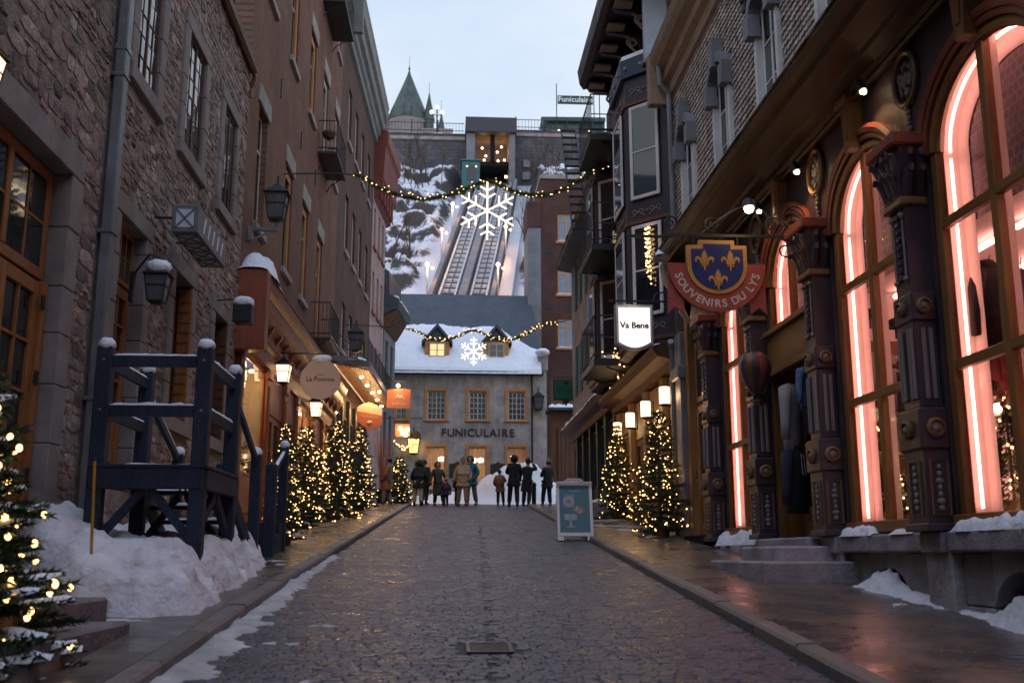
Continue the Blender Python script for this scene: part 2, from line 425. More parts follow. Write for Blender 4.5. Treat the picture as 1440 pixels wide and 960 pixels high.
# iron gully cover in the road
g = thing('gully_grate', 'small iron drain grate set in the middle of the paved street', 'drain grate', (.3, 7.65, gz(7.65)))
mb = MB(); yc = 7.65; xc = SEAM(yc) + .01
def gbox(mb, x0, x1, y0, y1, z0, z1): mb.add([(x0,y0,gz(y0)+z0),(x1,y0,gz(y0)+z0),(x1,y1,gz(y1)+z0),(x0,y1,gz(y1)+z0),(x0,y0,gz(y0)+z1),(x1,y0,gz(y0)+z1),(x1,y1,gz(y1)+z1),(x0,y1,gz(y1)+z1)], [(3,2,1,0),(4,5,6,7),(0,1,5,4),(1,2,6,5),(2,3,7,6),(3,0,4,7)]); return mb
for a in ((xc-.165, xc-.14, yc-.2, yc+.2), (xc+.14, xc+.165, yc-.2, yc+.2), (xc-.14, xc+.14, yc-.2, yc-.175), (xc-.14, xc+.14, yc+.175, yc+.2)): gbox(mb, *a, .004, .026)
m_drain = mat('worn_iron', (.05, .05, .055), .35, .3, 8, .2, 40, metal=.6)
mb.build('frame', m_drain, g)
for i in range(7): gbox(MB(), xc-.14, xc+.14, yc-.165+i*.05, yc-.14+i*.05, .004, .022).build('bar', m_drain, g)

# kerbs: one stone after another
def kerb(name, fx, side, label):
    k = tag(bpy.data.objects.new(name, None), label, kind='structure'); col.objects.link(k)
    y = 4.6; rn = random.Random(side*7+3)
    while y < 38:
        ln = rn.uniform(.9, 1.5); y1 = min(y+ln, 38); g = .008
        a0, a1 = fx(y), fx(y1); wv = .15*side
        mb = MB(); mb.tint = rt(rn, 1, .2)
        zt = PAV + rn.uniform(-.006, .008); pts = []
        for yq, xq in ((y+g, a0), (y1-g, a1)):
            z = gz(yq); e = .02*side
            pts += [(xq, yq, z-.02), (xq, yq, z+zt-.025), (xq+e, yq, z+zt), (xq+wv, yq, z+zt), (xq+wv, yq, z-.02)]
        mb.add(pts, [(0,1,2,3,4), (9,8,7,6,5)] + [(i, 5+i, 5+(i+1) % 5, (i+1) % 5) for i in range(5)])
        mb.build('kerb_stone', m_kerb, k); y = y1
kerb('kerb_right', kerbR, 1, 'worn granite kerb below the souvenir shop front')
kerb('kerb_left', kerbL, -1, 'worn granite kerb on the side of the blue timber stairs')
def pavement(name, fx, wallx, label, y0, y1, seed):
    k = tag(bpy.data.objects.new(name, None), label, kind='structure'); col.objects.link(k)
    rn = random.Random(seed); y = y0; sd = 1 if wallx(0) > 0 else -1
    while y < y1:
        ln = rn.uniform(1.3, 1.8); b = min(y+ln, y1); g = .004
        mb = MB(); mb.tint = rt(rn, 1, .16, .03); z = PAV - .004
        xa, xb = fx(y) + sd*.156, fx(b) + sd*.156; wa, wb = wallx(y) + sd*.3, wallx(b) + sd*.3
        mid = .55
        for (p0, p1) in ((0, mid), (mid, 1)):
            q = [(xa+(wa-xa)*p0+sd*(.003 if p0 else 0), y+g), (xa+(wa-xa)*p1, y+g), (xb+(wb-xb)*p1, b-g), (xb+(wb-xb)*p0+sd*(.003 if p0 else 0), b-g)]
            mb2 = MB(); mb2.tint = rt(rn, 1, .14, .03)
            mb2.add([(x, yy, gz(yy)-.03) for x, yy in q] + [(x, yy, gz(yy)+z) for x, yy in q], [(3,2,1,0),(4,5,6,7)] + [(i, (i+1) % 4, 4+(i+1) % 4, 4+i) for i in range(4)])
            mb2.build('paving_slab', m_wet, k)
        y = b
def wallL(y): return -4.15 if y < 20.7 else (-4.15 + (y-20.7)*.014 if y < 35 else -3.95 + (y-35)*.037)
pavement('pavement_right', kerbR, lambda y: 4.5, 'wet concrete pavement along the souvenir shop', 4.6, 38, 5)
pavement('pavement_left', kerbL, wallL, 'wet concrete pavement along the stone and brick houses', 4.6, 38, 6)

# snow lying about: height fields cut where they thin out
def snowfield(name, x0, x1, y0, y1, n, hf, label, m=None, base=None, cat='snow', kind='stuff'):
    nx = max(2, int((x1-x0)/n)); ny = max(2, int((y1-y0)/n)); H = {}; idx = {}; vs = []; fs = []
    base = base or (lambda x, y: gz(y) + PAV - .01)
    for i in range(nx+1):
        for j in range(ny+1):
            x = x0+(x1-x0)*i/nx; y = y0+(y1-y0)*j/ny; H[i,j] = hf(x, y)
    def vid(i, j):
        if (i,j) not in idx:
            x = x0+(x1-x0)*i/nx; y = y0+(y1-y0)*j/ny; h = H[i,j]
            idx[i,j] = len(vs); vs.append((x + fbm(x, y, 3, 5)*n*.35, y + fbm(x, y, 7, 5)*n*.35, base(x, y) + max(h, -.015)))
        return idx[i,j]
    for i in range(nx):
        for j in range(ny):
            c = [(i,j),(i+1,j),(i+1,j+1),(i,j+1)]
            if max(H[q] for q in c) > .004: fs.append([vid(*q) for q in c])
    mb = MB(); mb.add(vs, fs)
    return tag(mb.build(name, m or m_snow, smooth=True), label, cat if kind != 'stuff' else None, kind=kind)
def sm(a, b, x): t = max(0, min(1, (x-a)/(b-a))); return t*t*(3-2*t)
def bank(x, y):
    lump = .13*sfb(x, y, 0, 1.9) + .07*abs(sfb(x, y, 4, 4.5)) + .03*abs(sfb(x, y, 9, 10)) + .010*abs(sfb(x, y, 19, 24))
    ed = (-2.02 - .06*(y-8.8) + .18*sfb(x*.7, y, 2, 1.5) + .07*sfb(x, y, 2, 5)) - x
    d = min(y - (8.72 + .14*sfb(x, y*.7, 5, 1.8) + .05*sfb(x, y, 6, 5)), ed, 13.6 - y + .3*fbm(x, 1, 8, 1.2))
    d = min(d, x + 3.32 + .62*max(0, y-9.0) + .12*sfb(x, y, 14, 2))
    if d < -.02: return -.02
    h = .50*(1-math.exp(-max(d,0)/.16)) + lump*sm(0, .25, d)
    h -= .22*sm(10.4, 11.2, y)*sm(-2.45, -2.7, x)*sm(13.0, 12.0, y)
    h += .40*sm(-3.0, -3.9, x)*sm(9.1, 10, y)*sm(11.9, 10.6, y) - .16*math.exp(-((x+2.75)/.3)**2-((y-9.4)/.35)**2)
    return max(h, -.02) if d > 0 else -.02
snowfield('snow_bank', -4.3, -1.75, 8.5, 13.9, .032, bank, 'large lumpy bank of shovelled snow below the blue timber landing', m_bank, cat='snow bank', kind='thing')
def slush(x, y):
    k = kerbL(y); d = x - k; wd = .34*sm(17.5, 8, y) + .06
    return .05*(1.15*sm(wd, wd*.1, d) - .5 + .55*fbm(x, y, 1, 2.2) + .4*fbm(x, y, 2, 8)) * (1 if d > .01 else 0) * sm(18, 13, y)
snowfield('slush', -1.74, -.7, 6, 18, .045, slush, 'thin trampled slush along the left kerb of the street', m_dsnow, base=lambda x, y: gz(y) + .012)
def patchL(x, y):
    d = fbm(x, y, 11, 1.1) + .5*fbm(x, y, 12, 6) - .12 - .35*sm(-3.0, -1.9, x) - .2*sm(20, 28, y)
    return .03*d - (.1 if y > 8.6 and y < 13.4 and x < -2.2 else 0)
snowfield('slush', -4.1, -1.8, 6.2, 34, .07, patchL, 'scraps of trampled snow on the left pavement', m_dsnow)
def edgeR(x, y):
    d = 4.52 - x
    h = .06*(sm(.22, .02, d) - .55 + .55*fbm(x, y, 21, 1.5) + .4*fbm(x, y, 22, 7))
    for (cy_, w_, hh) in ((10.35, .42, .15), (7.7, .5, .2), (9.6, .25, .04), (14.6, .7, .05)): h += hh*math.exp(-((y-cy_)/w_)**2)*sm(.30, .04, d)*(1+.6*sfb(x, y, 31, 6)+.22*abs(sfb(x, y, 33, 12)))
    if 10.85 < y < 13.45: h = -.02 if d < 1.2 else h
    return h
snowfield('snow_drift', 3.85, 4.52, 6.3, 19, .025, edgeR, 'crusted snow drifted along the foot of the souvenir shop', m_bank)
def drop(x, y): return .04*(fbm(x, y, 41, 1.4) + .4*fbm(x, y, 42, 6) - .10 - .5*sm(3.9, 3.3, x))
snowfield('snow_drift', 3.3, 4.5, 18.6, 34, .08, drop, 'trampled snow around the lit fir trees by the green shop', m_dsnow)
def heap(x, y):
    p = 1.55*math.exp(-((x-3.6)/1.25)**2-((y-42)/1.3)**2) + 1.05*math.exp(-((x-2.1)/1.0)**2-((y-41.6)/1.0)**2) + .5*math.exp(-((x-.2)/1.3)**2-((y-42.2)/1.1)**2) + .45*math.exp(-((x+1.6)/.7)**2-((y-41)/.9)**2)
    return p*(1+.22*sfb(x, y, 51, 1.3)+.10*sfb(x, y, 52, 4)) - .07
snowfield('snow_heap', -3, 6.5, 38.6, 45.5, .12, heap, 'ploughed snow heap in front of the funicular house', base=lambda x, y: gz(y)+.015, cat='snow heap', kind='thing')
# ================================================================== windows, stones
def window(parent, fr, u0, u1, v0, v1, mf, mg, nx=2, ny=3, rec=.2, fw=.07, mid=True, mw=.02, singles=True, sill=None, lintel=None,
           name='window', rn=random.Random(5), transom=None, trim=None, trw=.12, trp=.03, tilt=.004, lh=.42, sillw=.12):
    f = MB(fr); a, b = -rec, -rec+.046
    f.box(u0, u0+fw, v0, v1, a, b, .008); f.box(u1-fw, u1, v0, v1, a, b, .008); f.box(u0+fw, u1-fw, v1-fw, v1, a, b-.002, .008); f.box(u0+fw, u1-fw, v0, v0+fw, a, b-.002, .008)
    c = (u0+u1)/2; cells = []
    vt = v1-fw
    if transom: f.box(u0+fw, u1-fw, transom-fw*.5, transom+fw*.5, a, b+.008, .006)
    spans = [(u0+fw, c-fw*.45), (c+fw*.45, u1-fw)] if mid else [(u0+fw, u1-fw)]
    if mid: f.box(c-fw*.45, c+fw*.45, v0+fw, v1-fw, a, b+.004, .006)
    for s0, s1 in spans:
        for i in range(nx):
            for j in range(ny): cells.append((s0+(s1-s0)*i/nx, s0+(s1-s0)*(i+1)/nx, v0+fw+(vt-v0-fw)*j/ny, v0+fw+(vt-v0-fw)*(j+1)/ny))
        for i in range(1, nx): x = s0+(s1-s0)*i/nx; f.box(x-mw/2, x+mw/2, v0+fw, vt, a+.015, a+.040)
        for j in range(1, ny): z = v0+fw+(vt-v0-fw)*j/ny; f.box(s0, s1, z-mw/2, z+mw/2, a+.015, a+.038)
    wo = f.build(name, mf, parent)
    def pane(mb, q):
        t = [rn.uniform(-tilt, tilt) for _ in range(3)]; w = a+.03
        mb.add([(q[0],q[2],w+t[0]),(q[1],q[2],w+t[1]),(q[1],q[3],w+t[2]),(q[0],q[3],w+t[0]-t[1]+t[2])], [(0,1,2,3)])
        return mb
    if singles:
        for q in cells: pane(MB(fr), q).build('pane', mg, wo)
    else:
        p = MB(fr)
        for q in cells: pane(p, q)
        p.build('pane', mg, wo)
    if sill: MB(fr).box(u0-sillw, u1+sillw, v0-.16, v0-.002, -rec+.01, .09, .012).build('sill', sill, wo)
    if lintel: MB(fr).box(u0-.16, u1+.16, v1+.003, v1+lh, -rec+.01, .045, .01).build('lintel', lintel, wo)
    if trim:
        t = MB(fr); t.box(u0-trw, u0-.002, v0, v1+trw, -.05, trp, .01); t.box(u1+.002, u1+trw, v0, v1+trw, -.05, trp, .01); t.box(u0, u1, v1+.002, v1+trw, -.05, trp-.003, .01)
        t.box(u0-trw-.05, u1+trw+.05, v0-.1, v0-.002, -.05, trp+.08, .012); t.build('trim', trim, wo)
    return wo
def room(parent, fr, u0, u1, v0, v1, d0, d1, m, name='room'):
    """five inside faces behind an opening"""
    mb = MB(fr)
    mb.quad((u0,v0,-d1),(u1,v0,-d1),(u1,v1,-d1),(u0,v1,-d1)); mb.quad((u0,v0,-d0),(u0,v0,-d1),(u0,v1,-d1),(u0,v1,-d0)); mb.quad((u1,v0,-d1),(u1,v0,-d0),(u1,v1,-d0),(u1,v1,-d1))
    mb.quad((u0,v0,-d0),(u1,v0,-d0),(u1,v0,-d1),(u0,v0,-d1)); mb.quad((u0,v1,-d1),(u1,v1,-d1),(u1,v1,-d0),(u0,v1,-d0))
    return mb.build(name, m, parent)
def subtract(seg, hs, v0, v1, pad=.02):
    out = [seg]
    for h in hs:
        if v1 <= h[2]+.01 or v0 >= h[3]-.01: continue
        nxt = []
        for a, b in out:
            if b <= h[0] or a >= h[1]: nxt.append((a, b)); continue
            if h[0]-pad > a: nxt.append((a, h[0]-pad))
            if h[1]+pad < b: nxt.append((h[1]+pad, b))
        out = nxt
    return [s for s in out if s[1]-s[0] > .06]
def rubble(wall, fr, u0, u1, v0, v1, hs, seed, n_single, near_u, hmin=.10, hmax=.26, proud=.05):
    rn = random.Random(seed); st = []; v = v0
    while v < v1:
        h = rn.uniform(hmin, hmax); u = u0 + rn.uniform(-.2, 0)
        while u < u1:
            wd = h*rn.uniform(.9, 2.6) + .04; a, b = max(u, u0), min(u+wd, u1); u += wd
            if b-a < .05: continue
            for p, q in subtract((a, b), hs, v, v+h):
                if rn.random() < .06: continue
                m = [p+.012, q-.012, v+rn.uniform(-.025, .02)+.012, v+h+rn.uniform(-.03, .02)-.012]; st.append((m, rn.random()))
        v += h
    def make(mb, m, k):
        r2 = random.Random(k); a, b, c, d = m; wd, ht = b-a, d-c
        if wd < .03 or ht < .03: return
        cut = lambda s: s*r2.uniform(.12, .34)
        P = [(a, c+cut(ht)), (a+cut(wd), c), (b-cut(wd), c), (b, c+cut(ht)), (b, d-cut(ht)), (b-cut(wd), d), (a+cut(wd), d), (a, d-cut(ht))]
        P = [(x + r2.uniform(-.008, .008), y + r2.uniform(-.008, .008)) for x, y in P]
        cx, cy = (a+b)/2, (c+d)/2; h = proud*r2.uniform(.45, 1.15); tx, ty = r2.uniform(-.02, .02), r2.uniform(-.02, .02)
        lo = [(x, y, 0) for x, y in P]; mi = [(x, y, h*.7) for x, y in P]
        hi = [(cx+(x-cx)*.78, cy+(y-cy)*.72, h + tx*(x-cx)/wd + ty*(y-cy)/ht) for x, y in P]
        kk = r2.choice((.55, .8, .9, 1, 1.05, 1.25)); mb.tint = (kk*r2.uniform(.98, 1.14), kk*r2.uniform(.95, 1.03), kk*r2.uniform(.92, 1.06))
        mb.add(lo+mi+hi, [tuple(range(16, 24))] + [(i, (i+1) % 8, 8+(i+1) % 8, 8+i) for i in range(8)] + [(8+i, 8+(i+1) % 8, 16+(i+1) % 8, 16+i) for i in range(8)])
    st.sort(key=lambda s: -(s[0][1]-s[0][0])*(s[0][3]-s[0][2])/max(2, s[0][0]-near_u)**2)
    mass = MB(fr)
    for i, (m, k) in enumerate(st):
        if i < n_single:
            mb = MB(fr); make(mb, m, k)
            if mb.f: mb.build('stone', m_rubble, wall, smooth=40)
        else: make(mass, m, k)
    if mass.f: mass.build('small_stones', m_rubble, wall, smooth=40, kind='stuff')
def surround(parent, fr, u0, u1, v0, v1, t=.28, proud=.05, sill=True, rec=.25, name='stone_surround'):
    """dressed stone blocks round an opening, each its own piece"""
    s = MB(fr); s.box(u0-t, u1+t, v1, v1+t, -rec, proud, .012)
    o = s.build(name, m_dressed, parent); rn = random.Random(int(u0*100))
    for (a, b) in ((u0-t, u0), (u1, u1+t)):
        z = v0
        while z < v1-.05:
            h = min(rn.uniform(.45, .8), v1-z); h = v1-z if v1-z-h < .2 else h
            MB(fr).box(a, b, z+.003, z+h-.003, -rec, proud-rn.uniform(0, .008), .012).build('block', m_dressed, o); z += h
    if sill: MB(fr).box(u0-t, u1+t, v0-t*.85, v0-.003, -rec, proud+.03, .012).build('sill', m_dressed, o)
    return o

# ================================================================== near stone house (left edge)
FA = left_wall(-4.15, 0)
A = thing('stone_house', 'rough stone house with a deep-set orange wooden door beside the grey downpipe', 'house', (-4.15, 8, gz(8)))
hs = [(8.7, 10.9, 1.2, 5.35)]
hs2 = [(8.4, 11.22, 1.0, 5.72)]
grow = lambda hh: [(a-.07, b+.07, c-.07, d+.07) for a, b, c, d in hh]
wl = MB(FA).holes(3.5, 11.93, -.2, 9.5, -.5, 0, grow(hs)).build('wall', m_mortar, A)
MB(FA).box(3.5, 11.93, -.2, 9.5, -6, -.56).build('rear_block', m_mortar, A)
rubble(wl, FA, 6.5, 11.85, .5, 8.9, hs2, 21, 300, 3, .07, .20, .016)
surround(A, FA, 8.7, 10.9, 1.2, 5.35, .33, .05, sill=False)
d = window(A, FA, 8.75, 10.86, 4.12, 5.33, m_orange_wood, m_glass, 2, 2, .2, .12, True, .03, name='transom_window', transom=None)
def panel_door(parent, fr, u0, u1, v0, v1, w, m, leaves=2, glass=None, gl_from=.45, rows=3, cols=2):
    o = None; n = leaves
    for i in range(n):
        a, b = u0+(u1-u0)*i/n+.006, u0+(u1-u0)*(i+1)/n-.006; mb = MB(fr); st = .12; zg = v0+(v1-v0)*gl_from
        mb.box(a, a+st, v0, v1, w, w+.06, .006); mb.box(b-st, b, v0, v1, w, w+.06, .006)
        for z0, z1 in ((v0, v0+.2), (zg-.1, zg), (v1-.14, v1)): mb.box(a+st, b-st, z0, z1, w, w+.058, .006)
        mb.box(a+st, b-st, v0+.2, zg-.1, w+.01, w+.03); mb.box(a+st+.06, b-st-.06, v0+.27, zg-.17, w+.03, w+.05, .012)
        if glass:
            for r_ in range(1, rows): z = zg+(v1-.14-zg)*r_/rows; mb.box(a+st, b-st, z-.014, z+.014, w+.015, w+.05)
            for c_ in range(1, cols): x = a+st+(b-a-2*st)*c_/cols; mb.box(x-.014, x+.014, zg, v1-.14, w+.015, w+.05)
        do = mb.build('door', m, parent)
        if glass:
            for r_ in range(rows):
                for c_ in range(cols):
                    z0, z1 = [zg+(v1-.14-zg)*(r_+k)/rows for k in (0,1)]; x0, x1 = [a+st+(b-a-2*st)*(c_+k)/cols for k in (0,1)]
                    MB(fr).quad((x0,z0,w+.02),(x1,z0,w+.02),(x1,z1,w+.02),(x0,z1,w+.02)).build('pane', glass, do)
        else: MB(fr).box(a+st, b-st, zg, v1-.14, w+.01, w+.03).build('upper_panel', m, do)
        MB(fr).tube([(b-st/2 if i == 0 else a+st/2, v0+1.0, w+.06), (b-st/2 if i == 0 else a+st/2, v0+1.0, w+.11), (b-st/2 if i == 0 else a+st/2, v0+1.12, w+.11)], .012, 6).build('handle', m_iron, do)
    return o
panel_door(A, FA, 8.87, 10.74, 1.25, 4.08, -.2, m_orange_wood, 2, m_glass, .40, 3, 2)
mb = MB(FA); mb.box(8.75, 8.86, 1.2, 4.1, -.22, -.10, .01); mb.box(10.75, 10.86, 1.2, 4.1, -.22, -.10, .01); mb.build('door_frame', m_orange_wood, A)
# wooden shutter folded on the near side, black hinges on the frame
for z in (2.0, 3.0, 3.8): MB(FA).box(10.70, 10.79, z, z+.14, -.098, -.085).build('hinge', m_iron, A)

# ================================================================== second stone house
B = thing('stone_house', 'tall rubble stone house with three small-paned upper windows behind the blue landing', 'house', (-4.15, 16, gz(16)))
up = [(12.72, 13.74, 7.5, 9.42), (15.2, 16.36, 7.5, 9.42), (17.88, 18.95, 7.5, 9.42)]
lo = [(12.62, 13.74, 2.14, 5.5), (15.3, 16.36, 3.3, 5.5), (18.02, 19.02, 3.3, 5.5)]
hs = up+lo
wl = MB(FA).holes(11.95, 20.0, .2, 11.1, -.6, 0, grow(hs)).build('wall', m_mortar, B)
MB(FA).box(11.95, 20.0, .2, 11.1, -6, -.66).build('rear_block', m_mortar, B)
pad = [(a-.28, b+.28, c-.26, d+.28) for a, b, c, d in hs]
rubble(wl, FA, 12.0, 20.0, .8, 11.05, pad, 33, 300, 6, .06, .15, .014)
for i, (a, b, c, d) in enumerate(up):
    surround(B, FA, a, b, c, d, .26, .05)
    window(B, FA, a, b, c, d, m_woodbr, m_glass, 2, 6 if i < 2 else 1, .05, .045, True, .014, tilt=.005)
for i, (a, b, c, d) in enumerate(lo):
    surround(B, FA, a, b, c, d, .26, .05, sill=i > 0)
window(B, FA, lo[0][0], lo[0][1], 4.75, 5.5, m_orange_wood, m_glass, 2, 2, .18, .07, True, .02, name='transom_window')
panel_door(B, FA, lo[0][0]+.02, lo[0][1]-.02, 2.16, 4.72, -.2, m_orange_wood, 1, m_glass, .38, 4, 3)
window(B, FA, *lo[1][:2], 3.3, 5.5, m_orange_wood, m_glass, 2, 4, .25, .09, True, .02)
mb = MB(FA)
for k in range(9): mb.box(15.31, 15.36, 3.36+k*.24, 3.54+k*.24, -.2, .02)
window(B, FA, *lo[2][:2], 3.3, 5.5, m_woodbr, m_glass, 1, 3, .3, .07, True, .02)
# shutters folded into the two lower reveals
for (a, m) in ((16.30, m_orange_wood), (18.98, m_woodbr)):
    s = MB(FA)
    s.box(a-.02, a+.04, 3.34, 5.46, -.17, .05, .006); so = s.build('shutter', m, B)
    for k in range(12): MB(FA).box(a-.035, a-.021, 3.42+k*.165, 3.54+k*.165, -.15, .03).build('slat', m, so)
# eaves: gutter, fascia and roof slope
mb = MB(FA); prof = [(-.02, 11.1), (.02, 11.02), (.09, 10.99), (.16, 11.03), (.19, 11.12), (.17, 11.12), (.14, 11.05), (.09, 11.02), (.04, 11.05), (0, 11.12)]
mb.prism(prof, 11.95, 19.95, axis=0); mb.build('gutter', m_copper, B)
for y in (13, 14.6, 16.2, 17.8, 19.4): MB(FA).tube([(y, 11.14, .0), (y, 11.0, .08), (y, 11.14, .19)], .014, 5).build('gutter_bracket', m_iron, B)
MB(FA).prism([(.05, 11.12), (-5, 14.5), (-5, 14.3), (-.02, 10.98)], 11.95, 20.0, axis=0).build('roof', m_slate, B)
MB(FA).tube([(19.9, 11.02, .1), (19.95, 10.9, .1), (19.98, 10.7, .03), (19.98, 10.5, .03)], .045, 8).build('gutter_outlet', m_copper, B)
# downpipe between the two stone houses
dp = thing('downpipe', 'tall grey rectangular downpipe between the two stone houses', 'downpipe', (-4.05, 11.95, .9))
mb = MB(FA); mb.box(11.87, 12.05, 1.2, 9.4, .04, .17, .015).build('pipe', m_zinc, dp)
for z in (3.0, 5.0, 7.0, 8.8): MB(FA).box(11.855, 12.065, z, z+.05, .0, .185, .008).build('pipe_clip', m_zinc, dp)
MB(FA).box(11.86, 12.06, 7.35, 7.42, .035, .18).build('joint', m_zinc, dp)

# ================================================================== brown brick house over the red shop
F1 = left_wall(-4.15, 20.7, .014)
C1 = thing('brick_house', 'tall brown brick house with pale lintels above the red shop front', 'house', (-4.1, 27, gz(27)))
w1 = [(20.95+.15, 22.1, 8.2, 10.9), (24.6, 25.65, 8.2, 10.9), (27.4, 28.45, 8.2, 10.9), (30.4, 31.5, 7.55, 10.9)]
w2 = [(21.3, 22.35, 13.75, 16.3), (24.5, 25.55, 13.75, 16.3), (27.7, 28.75, 13.75, 16.3), (30.5, 31.6, 13.4, 16.3), (33.4, 34.3, 13.75, 16.3)]
w3 = [(30.5, 31.6, 18.4, 21.2), (33.4, 34.3, 18.6, 21.2), (27.7, 28.75, 18.8, 21.4)]
MB(F1).holes(20.02, 35, 6.9, 24, -.4, 0, w1+w2+w3).build('wall', m_brickL, C1)
MB(F1).box(20.02, 35, 1.2, 24, -7, -.46).build('rear_block', m_brickL, C1)
for k, (a, b, c, d) in enumerate(w1+w2+w3):
    if k == 0: continue
    hasbal = c in (7.55, 13.4, 18.4)
    window(C1, F1, a, b, c, d, m_cream, m_glass, 1, 1, .17, .075, True, .03, sill=None if hasbal else m_lintel, lintel=m_lintel, transom=c+(d-c)*.68, tilt=.006, lh=.46)
    q = MB(F1); q.box(a+.01, b-.01, d-.22, d-.01, -.10, -.06, .01); q.box(a-.002, a+.10, c, d, -.11, -.05, .006); q.box(b-.10, b+.002, c, d, -.11, -.05, .006); q.build('blind_box', m_otrim if k in (1, 2, 3, 5, 6) else m_cream, C1)
a, b, c, d = w1[0]; window(C1, F1, a, b, c, d, m_cream, m_glass, 1, 1, .17, .075, True, .03, sill=m_lintel, lintel=m_lintel, transom=c+(d-c)*.68)
# wall anchors and joints
for y in (23.4, 26.6, 29.4): MB(F1).box(y, y+.05, 12.1, 12.6, 0, .03).build('wall_anchor', m_iron, C1)
def balcony(parent, fr, u0, u1, v, d=.6, h=.95, n=None, m=None, name='balcony', slab=.1, bow=False, bar=.011):
    m = m or m_iron; s = MB(fr); s.box(u0, u1, v-slab, v, 0, d, .01); o = s.build(name, m, parent)
    r = MB(fr)
    for z in (v+.12, v+h): r.tube([(u0+.02, z, 0), (u0+.02, z, d-.03), (u1-.02, z, d-.03), (u1-.02, z, 0)], .02, 5)
    r.build('rail', m, o)
    pts = [(u0+.02, t) for t in [d*k/5 for k in range(1, 5)]] + [(u0+.02+(u1-u0-.04)*k/n, d-.03) for k in range(n+1)] + [(u1-.02, t) for t in [d*k/5 for k in range(1, 5)]]
    for (u, w_) in pts: MB(fr).tube([(u, v, w_), (u, v+h, w_)], bar, 4).build('baluster', m, o)
    for u in (u0+.15, u1-.15): MB(fr).tube([(u, v-slab-.45, .01), (u, v-slab-.25, .12), (u, v-slab-.01, d*.75)], .02, 5).build('bracket', m, o)
    return o
n = 12
balcony(C1, F1, 29.6, 31.9, 7.5, .6, 1.05, n); balcony(C1, F1, 29.8, 32.1, 13.35, .6, 1.0, n); balcony(C1, F1, 29.6, 32.2, 18.35, .7, 1.0, n)
hb = thing('hanging_basket', 'round dark hanging basket on the upper iron balcony of the brick house', 'hanging basket', (-3.7, 30.0, 13.9))
MB().lathe([(.02, -.2), (.16, -.12), (.22, 0), (.23, .05), (.1, .12)], (-3.72, 29.95, 13.95), 10, axis=2).build('bowl', m_woodbr, hb)
MB().tube([(-3.72, 29.95, 14.1), (-3.72, 29.95, 14.5)], .01, 4).build('hook', m_iron, hb)

# red shop front -----------------------------------------------------------
RS = thing('shop_front', 'terracotta painted wooden shop front with deep snowy cornice and lit windows', 'shop front', (-3.9, 27, gz(27)))
prof = [(0, 5.35), (.10, 5.40), (.10, 5.75), (.16, 5.80), (.20, 5.86), (.20, 6.05), (.30, 6.12), (.38, 6.22), (.42, 6.30), (.42, 6.52), (.50, 6.60), (.54, 6.66), (.56, 6.80), (0, 6.95)]
MB(F1).prism(prof, 20.0, 35, axis=0).build('cornice', m_redpaint, RS)
MB(F1).box(19.9, 20.25, 5.2, 6.83, 0, .585, .015).build('cornice_end', m_redpaint, RS)
for i in range(14):
    y = 21.2+i*1.0; q = MB(F1); q.prism([(.12, 5.78), (.34, 6.10), (.34, 6.2), (.12, 6.2)], y, y+.12, axis=0); q.build('cornice_block', m_redpaint, RS)
bays = []; yb = 20.25; rn = random.Random(4)
edges = [20.25, 23.1, 25.4, 27.2, 30.2, 32.4, 35.0]
for i, e in enumerate(edges[:-1]):
    z0 = gz(e)+.02
    p = MB(F1); p.box(e, e+.34, z0, 5.36, -.05, .10, .012); p.box(e-.03, e+.37, z0, z0+.55, -.05, .14, .012); p.box(e-.03, e+.37, 5.15, 5.36, -.05, .15, .012)
    for k in (0.07, .15, .23): p.box(e+k, e+k+.045, z0+.7, 5.0, .10, .118, .004)
    p.build('pilaster', m_redpaint, RS)
for i in range(6):
    a, b = edges[i]+.345, edges[i+1]-.005; zf = gz(edges[i])
    if i in (0, 3, 5):     # display windows
        MB(F1).box(a, b, zf, zf+1.25, -.06, .05, .01).build('stall_riser', m_redpaint, RS)
        q = MB(F1); q.box(a+.12, b-.12, zf+.5, zf+1.1, .05, .07, .015); q.build('riser_panel', m_redpaint, RS)
        window(RS, F1, a, b, zf+1.27, 5.33, m_redpaint, m_clear, 1, 1, .02, .07, i != 0, .03, name='display_window', tilt=0)
        MB(F1).quad((a, zf+1.25, -.42), (b, zf+1.25, -.42), (b, 5.35, -.42), (a, 5.35, -.42)).build('display_backdrop', mat('cream_backdrop', (.62, .50, .33), .8, .15, 2, .1), RS)
        for uu in (a, b): MB(F1).box(uu-.004 if uu == b else uu, uu if uu == b else uu+.004, zf+1.25, 5.35, -.42, -.03).build('display_side', MATS['cream_backdrop'], RS)
        for k in range(3):
            u = a+(b-a)*(k+.5)/3; MB(F1).lathe([(.05, 0), (.06, -.05), (.03, -.07)], (u, 5.28, -.2), 8).build('ceiling_spot', m_warm, RS)
            MB(F1).box(u-.28, u+.28, 3.55+.25*((k+i) % 2), 3.6+.25*((k+i) % 2), -.4, -.2).build('shelf', m_white, RS)
            MB(F1).lathe([(.05, 0), (.09, .1), (.07, .25), (.04, .3)], (u, 3.6+.25*((k+i) % 2), -.3), 8).build('jar', m_white, RS)
        lamp('display_light', F1((a+b)/2, 5.1, -.2), 50, WARM, .12, RS)
    else:
        MB(F1).box(a, b, 4.45, 5.35, -.06, .04, .01).build('door_head', m_redpaint, RS)
        panel_door(RS, F1, a+.05, b-.05, zf+.12, 4.44, -.05, m_redpaint, 2 if b-a > 1.3 else 1, m_glass, .42, 2, 1)
